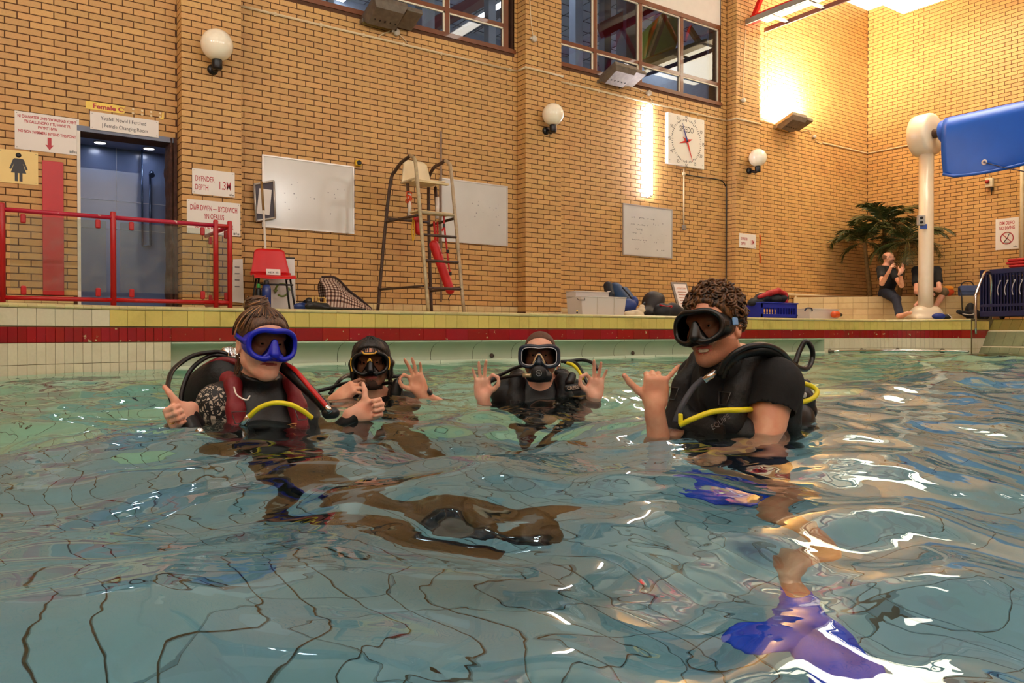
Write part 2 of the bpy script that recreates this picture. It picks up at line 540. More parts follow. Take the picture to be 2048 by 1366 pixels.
# ---- long wall
mb = MB()
MY = WY + 0.006
def wall_panel(mb, x0, x1, z0, z1, y0=MY, t=0.30):
 mb.box2((x0, y0, z0), (x1, y0 + t, z1), M_MORTAR)
wall_panel(mb, XL, DOOR[0], -0.2, WZ0); wall_panel(mb, DOOR[0], DOOR[1], DOOR[3], WZ0); wall_panel(mb, DOOR[1], WX + 0.3, -0.2, WZ0)
wall_panel(mb, XL, WIN[0][0], WZ0, ZC); wall_panel(mb, WIN[0][1], WIN[1][0], WZ0, ZC); wall_panel(mb, WIN[1][1], WX + 0.3, WZ0, ZC)
wall_back = struct(mb.build('wall_back'), 'long wall of buff brick with dark recessed joints behind the pool deck')
ZS = ZD + 0.155       # top of the tile skirting
holes = [(DOOR[0] - 0.02, DOOR[1] + 0.02, 0, DOOR[3] + 0.03), WIN[0], WIN[1]] + [(a, b, 0, 9) for a, b in PILAS]
lay(brick_rects(-3.0, WX, ZS, ZC, holes), (0, WY, 0), (1, 0, 0), (0, 1, 0), M_BRICK, wall_back, 'brick')
# ---- pilasters
for i, (a, b) in enumerate(PILAS):
 mb = MB()
 mb.box2((a + 0.006, WY - PROJ + 0.006, ZD - 0.3), (b - 0.006, WY + 0.02, ZC), M_MORTAR)
 p = struct(mb.build('trim_%d' % (i + 1)), ['brick pilaster beside the changing room doorway', 'brick pilaster between the two high windows', 'brick pilaster beside the lit floodlight'][i])
 rects = []
 k = int((ZD + 0.08 - ZB0) / COURSE)
 while ZB0 + k * COURSE < ZC:
  za = ZB0 + k * COURSE + JT / 2
  w = (b - a)
  cuts = [0, w / 3, 2 * w / 3, w] if k % 2 else [0, w / 6, w / 2, 5 * w / 6, w]
  for c0, c1 in zip(cuts[:-1], cuts[1:]):
   rects.append((a + c0 + (0 if c0 == 0 else JT / 2), a + c1 - (0 if c1 == w else JT / 2), za, za + BH))
  k += 1
 lay(rects, (0, WY - PROJ, 0), (1, 0, 0), (0, 1, 0), M_BRICK, p, 'brick', thick=0.1)
 # bricks of the visible left flank: their ends run back into the wall
 rects = []
 k = int((ZD + 0.08 - ZB0) / COURSE)
 while ZB0 + k * COURSE < ZC:
  za = ZB0 + k * COURSE + JT / 2
  if k % 2: rects += [(0.108, PROJ - 0.002, za, za + BH)]
  else: rects += [(0.104, PROJ - 0.002, za, za + BH)]
  k += 1
 lay(rects, (a, WY - PROJ, 0), (0, 1, 0), (1, 0, 0), M_BRICK, p, 'brick', limit=100, thick=0.06)
 lay(rects, (b, WY - PROJ, 0), (0, 1, 0), (-1, 0, 0), M_BRICK, p, 'brick', limit=0, thick=0.06)
# ---- end wall
mb = MB(); mb.box2((WX + 0.006, YN, -0.2), (WX + 0.3, WY + 0.3, ZC), M_MORTAR)
wall_right = struct(mb.build('wall_right'), 'end wall of buff brick behind the palms')
lay([(-q, -p, c, d) for (p, q, c, d) in brick_rects(1.0, WY, ZD, ZC, [])], (WX, 0, 0), (0, -1, 0), (1, 0, 0), M_BRICK, wall_right, 'brick')
mb = MB(); mb.box2((WX - 0.004, YN, -0.2), (WX, 1.0, ZC), M_BRICKPAT)
adopt_o = mb.build('brick_face', None, wall_right)
# ---- walls and ceiling outside the picture
mb = MB(); mb.box2((XL - 0.3, YN - 0.3, -2.5), (XL, WY + 0.3, ZC), M_BRICKPAT); struct(mb.build('wall_left'), 'brick side wall of the hall')
mb = MB(); mb.box2((XL, YN - 0.3, -2.5), (WX + 0.3, YN, ZC), M_BRICKPAT); struct(mb.build('wall_front'), 'brick wall behind the photographer')
mb = MB(); mb.box2((XL - 0.3, YN - 0.3, ZC), (WX + 0.3, WY + 0.6, ZC + 0.2), M_CEIL); struct(mb.build('ceiling'), 'white hall ceiling')
# ---- tile skirting along the wall
mb = MB()
mb.box2((-3.0, WY - 0.012, ZD - 0.05), (DOOR[0] - 0.06, WY + 0.006, ZS), M_MORTAR)
for a, b in [(PILAS[0][1], PILAS[1][0]), (PILAS[1][1], PILAS[2][0]), (PILAS[2][1], WX)]:
 mb.box2((a, WY - 0.012, ZD - 0.05), (b, WY + 0.006, ZS), M_MORTAR)
for a, b in PILAS: mb.box2((a - 0.012, WY - PROJ - 0.012, ZD - 0.05), (b + 0.012, WY - 0.01, ZD + 0.075), M_MORTAR)
bb = struct(mb.build('baseboard_back'), 'two rows of cream glazed skirting tiles at the foot of the brick wall')
rects = []
for (a, b) in [(-3.0, DOOR[0] - 0.06), (PILAS[0][1], PILAS[1][0]), (PILAS[1][1], PILAS[2][0]), (PILAS[2][1], 15.0)]:
 n = max(1, round((b - a) / 0.152)); w = (b - a) / n
 for i in range(n):
  for r in range(2):
   rects.append((a + i * w + 0.0015, a + (i + 1) * w - 0.0015, ZD + r * 0.077 + 0.001, ZD + (r + 1) * 0.077 - 0.002))
lay(rects, (0, WY - 0.016, 0), (1, 0, 0), (0, 1, 0), M_CREAM_TILE, bb, 'tile', thick=0.012)
rects = []
for a, b in PILAS:
 for i in range(5):
  w = (b - a + 0.02) / 5
  rects.append((a - 0.01 + i * w + 0.0015, a - 0.01 + (i + 1) * w - 0.0015, ZD, ZD + 0.075))
lay(rects, (0, WY - PROJ - 0.016, 0), (1, 0, 0), (0, 1, 0), M_CREAM_TILE, bb, 'tile', thick=0.012)
# ------------------------------------------------------------------ pool edge
def edge_path():
 """(x, y, nx, ny, s): normal points into the pool"""
 pts = []
 x = -1.37
 for y in np.linspace(-6.0, 5.03, 75): pts.append((x, float(y), 1.0, 0.0))
 R = 2.97
 for a in np.linspace(PI, PI / 2, 62)[1:]:
  pts.append((1.6 + R * math.cos(a), 5.03 + R * math.sin(a), -math.cos(a), -math.sin(a)))
 n = round((13.3 - 1.6) / 0.152)
 for xx in np.linspace(1.6, 13.3, n + 1)[1:]: pts.append((float(xx), PY, 0.0, -1.0))
 for a in np.linspace(PI / 2, 0, 22)[1:]:
  pts.append((13.3 + math.cos(a), 7.0 + math.sin(a), -math.cos(a), -math.sin(a)))
 for y in np.linspace(7.0, 6.52, 4)[1:]: pts.append((14.3, float(y), -1.0, 0.0))
 return pts
EDGE = edge_path()
X_CH0, X_CH1 = onY(331, 700, PY).x, onY(1649, 700, PY).x      # recessed overflow channel
STEP_Y0, STEP_Y1, STEP_X = 6.50, 4.30, 15.05                    # stair recess in the end edge
# rest of the end edge, beyond the recess
EDGE_B = [(14.3, float(y), -1.0, 0.0) for y in np.linspace(STEP_Y1, -6.0, 68)]
M_YEL = piece_mat('yellow_glazed_tile', (212, 190, 104), rough=0.22, vlo=0.94, vhi=1.05, hue=0.006, grain=0.03, bump=0.03, stain=(150, 130, 60), stain_scale=1.6)
M_RED = piece_mat('red_glazed_tile', (150, 14, 16), rough=0.25, vlo=0.85, vhi=1.08, hue=0.004, grain=0.05, bump=0.03, stain=(120, 40, 26), stain_scale=1.1, chip=(196, 178, 130))
M_WHT = piece_mat('white_glazed_tile', (216, 206, 176), rough=0.22, vlo=0.93, vhi=1.04, hue=0.004, grain=0.03, bump=0.03, stain=(176, 160, 110), stain_scale=1.5)
M_GROUT = mat('dirty_grout', (96, 84, 48), rough=0.9, var=0.35, scale=6)
M_COPE = piece_mat('cream_coping_tile', (206, 190, 132), rough=0.3, vlo=0.93, vhi=1.05, grain=0.04, bump=0.03, stain=(150, 128, 66), stain_scale=2.0)
M_GUTTER = mat('pale_green_gutter', (186, 200, 172), rough=0.3, var=0.06, scale=3)
M_POOLTILE = piece_mat('pool_floor_tile', (134, 184, 206), rough=0.4, vlo=0.93, vhi=1.05, hue=0.006, grain=0.04, gscale=14, bump=0.0, stain=(122, 180, 186), stain_scale=0.5)
M_POOLTILE_LIT = piece_mat('water_lit_floor_tile', (168, 226, 206), rough=0.4, vlo=0.93, vhi=1.05, hue=0.008, grain=0.04, gscale=14, bump=0.0, stain=(160, 210, 176), stain_scale=0.7)  # far copy, lightened and greened: the water's brightness is painted into the tile
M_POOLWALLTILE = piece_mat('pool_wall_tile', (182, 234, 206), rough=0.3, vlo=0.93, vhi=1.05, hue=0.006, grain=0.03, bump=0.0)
M_POOLGROUT = mat('pool_grout', (58, 66, 58), rough=0.9, var=0.2, scale=5)
def edge_z_bottom(x):
 return -1.28 - 0.5 * min(1, max(0, (x - 2.5) / 9.5))
# grout backing of the whole pool wall (behind the tiles); the channel part is left open
def sweep_part(mb, path, prof, m, smooth=False): mb.sweep(prof, path, m, smooth)
ch_idx = [i for i, p in enumerate(EDGE) if p[1] == PY and p[3] == -1.0 and X_CH0 <= p[0] <= X_CH1]
i0, i1 = ch_idx[0], ch_idx[-1]
mb = MB()
TOPP = [(-0.30, ZD - 0.004), (-0.004, ZD - 0.004), (-0.004, 0.25)]
LOWP = [(-0.004, 0.25), (-0.004, -2.0)]
mb.sweep(TOPP, EDGE, M_GROUT); mb.sweep(TOPP, EDGE_B, M_GROUT)
mb.sweep(LOWP, EDGE[:i0 + 1], M_GROUT); mb.sweep(LOWP, EDGE[i1:], M_GROUT); mb.sweep(LOWP, EDGE_B, M_GROUT)
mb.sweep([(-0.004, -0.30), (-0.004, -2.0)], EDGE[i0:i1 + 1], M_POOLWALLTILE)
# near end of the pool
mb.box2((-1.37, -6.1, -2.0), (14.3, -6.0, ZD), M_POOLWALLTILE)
mb.box2((14.3 - 0.004, 6.5 , -2.0), (16.0, 6.52, ZD - 0.004), M_GROUT)
mb.box2((14.3 - 0.004, STEP_Y1 - 0.02, -2.0), (16.0, STEP_Y1, ZD - 0.004), M_GROUT)
pool_wall = struct(mb.build('wall_pool'), 'tiled pool wall with yellow, red and white bands above the water')
def tile_on(mb_or_none, p, q, z0, z1, m, name, parent, proud=0.004, gap=0.0012, thick=0.012, slant=None):
 """one tile between two edge points"""
 a = Vector((p[0], p[1], 0)); b = Vector((q[0], q[1], 0))
 t = (b - a); L_ = t.length
 if L_ < 0.004: return
 t.normalize(); n = Vector((p[2] + q[2], p[3] + q[3], 0)).normalized()
 a = a + t * gap; b = b - t * gap
 e = 0.0015
 vs = []
 for (pt) in (a, b):
  for z in (z0, z1): vs.append(pt + n * (proud - 0.002) + Vector((0, 0, z)))
 for (pt, s) in ((a, e), (b, -e)):
  for z in (z0 + e, z1 - e): vs.append(pt + t * s + n * proud + Vector((0, 0, z)))
 for (pt) in (a, b):
  for z in (z0, z1): vs.append(pt + n * (proud - thick) + Vector((0, 0, z)))
 fs = [(4, 6, 7, 5), (0, 4, 5, 1), (2, 3, 7, 6), (0, 2, 6, 4), (1, 5, 7, 3), (0, 1, 9, 8), (2, 10, 11, 3), (1, 3, 11, 9), (0, 8, 10, 2)]
 if mb_or_none is not None: mb_or_none.add(vs, fs, m)
 else: MB().add(vs, fs, m).build(name, None, parent)
def dist_pts(p, q): return math.hypot(p[0] - q[0], p[1] - q[1])
Z_COPE, Z_Y1, Z_Y0, Z_R1, Z_R0, Z_W1 = 0.560, 0.556, 0.406, 0.394, 0.263, 0.256
X_YELLOW = onY(208, 640, 7.9).x
vis0 = next(i for i, p in enumerate(EDGE) if p[0] > -0.35 and p[1] > 6.0)
far = MB()
def rowset(edge, lo, hi, start):
 # curved stretches use half tiles in the red and white rows, whole tiles in the yellow row
 acc = start
 i = lo
 while i < hi:
  p, q = edge[i], edge[i + 1]
  seen = edge is EDGE and i >= vis0
  par = pool_wall
  curve = dist_pts(p, q) < 0.11
  top = None if seen else far
  if curve:
   if i + 2 <= hi:
    q2 = edge[min(i + 2, hi)]
    m = M_WHT if (p[0] < X_YELLOW and p[1] > 4) else M_YEL
    if (i - lo) % 2 == 0:
     tile_on(top, p, q2, Z_Y0, Z_Y1, m, 'band_tile', par)
   tile_on(top, p, q, Z_R0, Z_R1, M_RED, 'red_tile', par)
   tile_on(top, p, q, 0.075, Z_W1, M_WHT, 'white_tile', par)
   tile_on(far, p, q, -0.115, 0.071, M_WHT, 'white_tile', par)
  else:
   m = M_YEL
   tile_on(top, p, q, Z_Y0, Z_Y1, m, 'yellow_tile', par)
   inch = edge is EDGE and i0 <= i < i1
   if edge is EDGE and p[3] == -1.0 and i + 2 <= hi and (i - i0) % 2 == 0 and i < i1:
    tile_on(top, p, edge[i + 2], Z_R0, Z_R1, M_RED, 'red_tile', par)
   elif not (edge is EDGE and p[3] == -1.0 and i < i1) or i + 2 > hi:
    tile_on(top, p, q, Z_R0, Z_R1, M_RED, 'red_tile', par)
   if not inch:
    tile_on(top, p, q, 0.075, Z_W1, M_WHT, 'white_tile', par)
    tile_on(far, p, q, -0.115, 0.071, M_WHT, 'white_tile', par)
  i += 1
# half-tile curve steps of the far-left curve are 75 mm, which the path already has
rowset(EDGE, 0, len(EDGE) - 1, 0)
rowset(EDGE_B, 0, len(EDGE_B) - 1, 0)
# below water: larger pale tiles as a joined field
for edge, lo, hi in ((EDGE, 0, i0), (EDGE, i1, len(EDGE) - 1), (EDGE_B, 0, len(EDGE_B) - 1)):
 for i in range(lo, hi):
  z = -0.12
  while z > -1.8:
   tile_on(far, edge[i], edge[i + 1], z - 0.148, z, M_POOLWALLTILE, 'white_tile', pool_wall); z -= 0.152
fo = far.build('tile_field', None, pool_wall); fo['kind'] = 'stuff'
# coping: bull-nosed tiles, 300 mm long on the straights
def cope(p, q, seen):
 a = Vector((p[0], p[1], 0)); b = Vector((q[0], q[1], 0)); t = (b - a).normalized()
 n1 = Vector((p[2], p[3], 0)); n2 = Vector((q[2], q[3], 0))
 prof = [(-0.30, ZD), (-0.01, ZD + 0.003), (0.008, ZD), (0.016, ZD - 0.010), (0.017, ZD - 0.022), (0.010, Z_COPE), (-0.004, Z_COPE)]
 g = 0.001
 vs = [a + t * g + n1 * o + Vector((0, 0, z)) for o, z in prof] + [b - t * g + n2 * o + Vector((0, 0, z)) for o, z in prof]
 k = len(prof)
 fs = [(j, k + j, k + j + 1, j + 1) for j in range(k - 1)] + [tuple(range(k)), tuple(reversed(range(k, 2 * k)))]
 return vs, fs
cfar = MB()
step = 2
i = 0
while i < len(EDGE) - 1:
 j = min(i + (4 if dist_pts(EDGE[i], EDGE[i + 1]) < 0.11 else 2), len(EDGE) - 1)
 seen = i >= vis0
 # follow the curve
 acc = MB() if seen else cfar
 for k in range(i, j):
  vs, fs = cope(EDGE[k], EDGE[k + 1], seen); acc.add(vs, fs, M_COPE)
 if seen: acc.build('coping_tile', None, pool_wall)
 i = j
for k in range(len(EDGE_B) - 1):
 vs, fs = cope(EDGE_B[k], EDGE_B[k + 1], False); cfar.add(vs, fs, M_COPE)
cfar.build('coping_run', None, pool_wall)['kind'] = 'stuff'
# ---- overflow channel: concave gutter segments, 0.6 m each
GPROF = [(0.0, 0.255), (0.004, 0.250), (0.0, 0.238), (-0.06, 0.228), (-0.13, 0.205), (-0.185, 0.165), (-0.215, 0.11), (-0.22, 0.05), (-0.20, 0.0), (-0.15, -0.03), (-0.06, -0.035), (-0.012, -0.02), (-0.010, 0.022), (0.004, 0.030), (0.018, 0.022), (0.018, -0.06), (0.0, -0.30)]
gut = tag(struct(bpy.data.objects.new('trim_gutter', None)), None)
COL.objects.link(gut); gut['label'] = 'pale green overflow gutter along the pool wall'
x = EDGE[i0][0]; xe = EDGE[i1][0]; n = round((xe - x) / 0.6); w = (xe - x) / n
for i in range(n):
 a, b = x + i * w + 0.003, x + (i + 1) * w - 0.003
 mb = MB(); mb.sweep(GPROF, [(a, PY, 0, -1), (b, PY, 0, -1)], M_GUTTER, True)
 mb.build('gutter_segment', None, gut)
mb = MB(); mb.box2((x - 0.02, PY, -0.3), (xe + 0.02, PY + 0.30, 0.26), M_GROUT)
# end cheeks and dark backing behind the segments
mb = MB()
mb.add([(x - 0.002, PY, -0.3), (x - 0.002, PY + 0.26, -0.3), (x - 0.002, PY + 0.26, 0.26), (x - 0.002, PY, 0.26)], [(0, 1, 2, 3)], M_GUTTER)
mb.add([(xe + 0.002, PY, -0.3), (xe + 0.002, PY + 0.26, -0.3), (xe + 0.002, PY + 0.26, 0.26), (xe + 0.002, PY, 0.26)], [(3, 2, 1, 0)], M_GUTTER)
mb.box2((x, PY + 0.235, -0.3), (xe, PY + 0.26, 0.27), mat('gutter_joint', (70, 72, 52), 0.9))
mb.build('gutter_backing', None, gut)
# drains in the gutter
for px, py in ((984, 716), (1266, 712), (488, 722)):
 p = onY(px, py, PY + 0.20)
 mb = MB(); mb.lathe([(0.030, 0), (0.030, 0.008), (0.018, 0.012), (0.0, 0.012)], (p.x, PY + 0.205, 0.06), (0, -1, 0.2), 12, mat('drain_brown', (70, 52, 40), 0.5))
 mb.build('drain_cap', None, gut)
p = onY(80, 741, 7.82)
MB().lathe([(0.022, -0.03), (0.022, 0.004), (0.014, 0.006), (0.010, 0.001), (0, 0.001)], (p.x, p.y, p.z), (0.25, -0.97, 0), 14, mat('drain_brown', (70, 52, 40), 0.5)).build('wall_plug', None, pool_wall)
# ---- stair recess with sloping tiled risers at the end edge
M_SHADESTEP = piece_mat('step_tile', (112, 116, 84), rough=0.8, vlo=0.92, vhi=1.04, grain=0.04, bump=0.03, stain=(140, 146, 104), stain_scale=1.8)  # white step tiles darkened: shade of the lower faces is in the colour
st = bpy.data.objects.new('trim_steps', None); COL.objects.link(st); struct(st, 'tiled entry steps sloping into the pool beside the chrome handrail')
M_YSTEP = piece_mat('shaded_mossy_yellow_tile', (116, 98, 26), rough=0.8, vlo=0.85, vhi=1.1, grain=0.08, stain=(96, 96, 40), stain_scale=2.5)  # mossy yellow, its colour darkened to carry the shade of these faces
levels = [(15.10, ZD - 0.005, 14.92, 0.395, M_YSTEP), (14.86, 0.375, 14.68, 0.12, M_SHADESTEP), (14.62, 0.10, 14.40, -0.16, M_SHADESTEP), (14.34, -0.18, 14.1, -0.44, M_SHADESTEP)]
mb = MB()
prev = None
for (xa, za, xb, zb, m) in levels:
 mb.add([(xa + 0.004, STEP_Y1, za - 0.004), (xa + 0.004, STEP_Y0, za - 0.004), (xb + 0.004, STEP_Y0, zb - 0.004), (xb + 0.004, STEP_Y1, zb - 0.004)], [(0, 1, 2, 3)], M_GROUT)
 if prev: mb.add([(prev[0], STEP_Y1, prev[1]), (prev[0], STEP_Y0, prev[1]), (xa, STEP_Y0, za), (xa, STEP_Y1, za)], [(0, 1, 2, 3)], M_WHT)
 prev = (xb, zb)
mb.box2((15.095, STEP_Y1, -1), (15.4, STEP_Y0, ZD - 0.006), M_GROUT)
mb.build('step_bed', None, st)
for (xa, za, xb, zb, m) in levels[:3]:
 n = 14; w = (STEP_Y0 - STEP_Y1) / n
 d = Vector((xb - xa, 0, zb - za)); nn = Vector((d.z, 0, -d.x)).normalized()
 if nn.x > 0: nn = -nn
 for i in range(n):
  y0, y1 = STEP_Y1 + i * w + 0.002, STEP_Y1 + (i + 1) * w - 0.002
  a = Vector((xa, 0, za)) + d * 0.01 + nn * 0.004; b = Vector((xa, 0, za)) + d * 0.99 + nn * 0.004
  vs = [Vector((a.x, y0, a.z)), Vector((a.x, y1, a.z)), Vector((b.x, y1, b.z)), Vector((b.x, y0, b.z))]
  vs += [v - nn * 0.012 for v in vs]
  MB().add(vs, [(0, 3, 2, 1), (0, 1, 5, 4), (1, 2, 6, 5), (2, 3, 7, 6), (3, 0, 4, 7)], m).build('step_tile', None, st)
# ---- deck
from mathutils.geometry import tessellate_polygon
outer = [Vector((XL, YN, 0)), Vector((WX, YN, 0)), Vector((WX, WY, 0)), Vector((XL, WY, 0))]
inner = [Vector((p[0] - p[2] * 0.26, p[1] - p[3] * 0.26, 0)) for p in EDGE] + [Vector((15.08, STEP_Y0, 0)), Vector((15.08, STEP_Y1, 0))] + [Vector((p[0] - p[2] * 0.26, p[1] - p[3] * 0.26, 0)) for p in EDGE_B]
tris = tessellate_polygon([outer, inner])
allp = outer + inner
M_DECK = mat('deck_tile', (176, 160, 126), rough=0.55, var=0.15, scale=3, bump=0.1, bscale=30)
mb = MB(); mb.add([(p.x, p.y, ZD - 0.001) for p in allp], [tuple(t) for t in tris], M_DECK)
deck = mb.build('floor'); struct(deck, 'tiled pool deck')
bm = bmesh.new(); bm.from_mesh(deck.data)
bmesh.ops.recalc_face_normals(bm, faces=bm.faces[:])
for f in bm.faces:
 if f.normal.z < 0: f.normal_flip()
bm.to_mesh(deck.data); bm.free()
# ---- pool floor: tiles 150 x 300
mb = MB()
def zf(x): return edge_z_bottom(x)
xs = [-1.6, 2.5, 12.0, 15.2]
for a, b in zip(xs[:-1], xs[1:]):
 mb.add([(a, -6.1, zf(a) - 0.006), (b, -6.1, zf(b) - 0.006), (b, 8.3, zf(b) - 0.006), (a, 8.3, zf(a) - 0.006)], [(0, 1, 2, 3)], M_POOLGROUT)
pf = struct(mb.build('floor_pool'), 'tiled pool bottom seen through the water')
cells = []
nx = int((14.3 + 1.37) / 0.152)
for i in range(nx):
 x0 = -1.37 + i * 0.152
 for j in range(int(14.0 / 0.304)):
  y0 = -6.0 + j * 0.304 + (0.0 if i % 2 == 0 else 0.0)
  if y0 + 0.15 > 8.0: continue
  cells.append((x0, y0))
def refr_depth(c):
 # where the bottom piece shows: along the bent ray
 return math.hypot(c[0] + 0.07 - 0.5, c[1] + 0.15 - 0.7)
def fcell_mesh():
 g = 0.0028
 a, b = 0.076 - g, 0.152 - g
 mb = MB(); mb.add([(-a, -b, -0.006), (a, -b, -0.006), (a, b, -0.006), (-a, b, -0.006), (-a + .002, -b + .002, 0), (a - .002, -b + .002, 0), (a - .002, b - .002, 0), (-a + .002, b - .002, 0)],
       [(4, 5, 6, 7), (0, 1, 5, 4), (1, 2, 6, 5), (2, 3, 7, 6), (3, 0, 4, 7)], M_POOLTILE)
 return mb.mesh('floor_tile')
FCM = fcell_mesh()
def in_view(c):
 v = Vector((c[0], c[1], 0)); a = v.dot(_rgt); d = v.dot(Vector((_fwd.x, _fwd.y, 0)))
 return d > 0.6 and abs(a / d) < 0.9
cells.sort(key=lambda c: (not in_view(c), refr_depth(c)))
fld = MB()
for k, c in enumerate(cells):
 x, y = c[0] + 0.076, c[1] + 0.152
 if k < 300:
  o = bpy.data.objects.new('floor_tile', FCM); COL.objects.link(o); o.location = (x, y, zf(x)); adopt(o, pf)
 else:
  s = (zf(x + 0.1) - zf(x - 0.1)) / 0.2
  fld.add([(x + v.co.x, y + v.co.y, zf(x) + v.co.z + s * v.co.x) for v in FCM.vertices], [tuple(p.vertices) for p in FCM.polygons], M_POOLTILE_LIT if y > 2.4 + 0.2 * x else M_POOLTILE)
fld.build('tile_field', None, pf)['kind'] = 'stuff'
# ---- doorway to the changing room
M_BLUEWALL = mat('blue_grey_wall_panel', (120, 136, 176), rough=0.26, var=0.03, scale=2, spec=0.6)
M_LINE = mat('pale_joint', (196, 204, 222), rough=0.5, var=0)
M_STEEL_PAINT = mat('blue_grey_frame', (104, 110, 128), rough=0.45, var=0.06)
M_ROT = mat('rotten_dark_wood', (74, 46, 36), rough=0.9, var=0.55, scale=18, bump=0.6, bscale=50)
M_CHROME = mat('chrome', (206, 206, 206), rough=0.14, metal=1.0, var=0.02)
ZCR = 2.69
mb = MB()
mb.box2((-0.3, 11.0, 0.3), (3.2, 11.1, ZCR), M_BLUEWALL)
mb.box2((-0.4, WY + 0.3, 0.3), (-0.3, 11.1, ZCR), M_BLUEWALL); mb.box2((3.2, WY + 0.3, 0.3), (3.3, 11.1, ZCR), M_BLUEWALL)
crw = struct(mb.build('wall_changing_room'), 'glossy blue grey panelled wall inside the changing room')
mb = MB(); mb.box2((-0.3, WY + 0.3, 0.3), (3.2, 11.1, ZD - 0.005), mat('changing_room_floor', (88, 100, 136), 0.3)); struct(mb.build('floor_changing_room'), 'blue floor of the changing room')
mb = MB(); mb.box2((-0.3, WY + 0.3, ZCR), (3.3, 11.1, ZCR + 0.1), mat('changing_room_ceiling', (150, 158, 190), 0.4, var=0.02)); struct(mb.build('ceiling_changing_room'), 'changing room ceiling with round downlights')
for z in (2.02, 1.66):
 MB().box2((-0.3, 10.994, z), (3.2, 11.0, z + 0.006), M_LINE).build('panel_joint', None, crw)
p = onY(233, 400, 11.0)
MB().box2((p.x - 0.004, 10.994, 1.66), (p.x + 0.004, 11.0, ZCR), M_LINE).build('panel_joint', None, crw)
MB().box2((p.x - 0.75, 10.994, 0.6), (p.x - 0.744, 11.0, ZCR), M_LINE).build('panel_joint', None, crw)
M_DOWN = emit_mat('downlight_glow', (225, 235, 255), E_DOWNLIGHT)
for k, (px, py) in enumerate(((200, 285), (298, 297))):
 p = onZ(px, py, ZCR - 0.004)
 t = thing('downlight', 'round recessed downlight over the changing room door' if k == 0 else 'round recessed downlight beside the shower pipe', 'ceiling light', 'changing room downlights', (p.x, p.y, ZCR))
 MB().lathe([(0.0, 0), (0.062, 0)], (p.x, p.y, ZCR - 0.006), (0, 0, -1), 20, M_DOWN).build('lamp', None, t)
 MB().lathe([(0.062, 0), (0.075, 0), (0.075, 0.01), (0.062, 0.012)], (p.x, p.y, ZCR - 0.012), (0, 0, 1), 20, M_WHITE_PAINT, True, False).build('rim', None, t)
# shower pipes
sp = thing('shower_pipe', 'thin blue-grey shower pipes joined by a bend at the changing room wall', 'pipe', None, (2, 10.9, 0.6))
M_PIPEB = mat('blue_grey_pipe', (92, 112, 150), rough=0.25, metal=0.6)
a, b, c, d = onY(284, 300, 10.93), onY(285, 492, 10.93), onY(301, 492, 10.93), onY(300, 350, 10.93)
MB().tube([a, b], 0.012, 8).build('riser', M_PIPEB, sp)
MB().tube([b, c], 0.014, 8).build('mixer_bar', M_PIPEB, sp)
MB().tube([c, d], 0.014, 8).build('hose_rail', M_PIPEB, sp)
MB().tube([d, d + Vector((0, -0.10, 0.01)), d + Vector((0, -0.14, -0.03))], [0.02, 0.03, 0.035], 10).build('shower_head', M_PIPEB, sp)
# door frame: painted head, thin white left edge, rotten right jamb
df = bpy.data.objects.new('door_1', None); COL.objects.link(df); struct(df, 'open doorway with decayed right jamb leading to the blue changing room')
MB().box2((DOOR[0] - 0.02, WY - 0.015, DOOR[3]), (DOOR[1] + 0.02, WY + 0.08, DOOR[3] + 0.06), M_STEEL_PAINT).build('door_head', None, df)
MB().box2((DOOR[0] - 0.02, WY - 0.015, ZD), (DOOR[0] + 0.012, WY + 0.3, DOOR[3]), M_WHITE_PAINT).build('left_jamb', None, df)
def jag(u, v):
 z = ZD + v * (DOOR[3] + 0.05 - ZD)
 a = u * 2 * PI
 w = 0.030 + 0.010 * math.sin(z * 9) + 0.006 * math.sin(z * 31 + 1)
 return (DOOR[1] - 0.01 + w * (math.cos(a)), WY + 0.13 + 0.165 * math.sin(a) + 0.006 * math.sin(z * 23), z)
mb = MB(); mb.grid(jag, 12, 60, M_ROT, False, True); mb.build('right_jamb', None, df)
MB().box2((DOOR[1] + 0.015, WY - 0.03, ZD), (DOOR[1] + 0.05, WY + 0.0, DOOR[3] + 0.06), M_ROT).build('architrave', None, df)
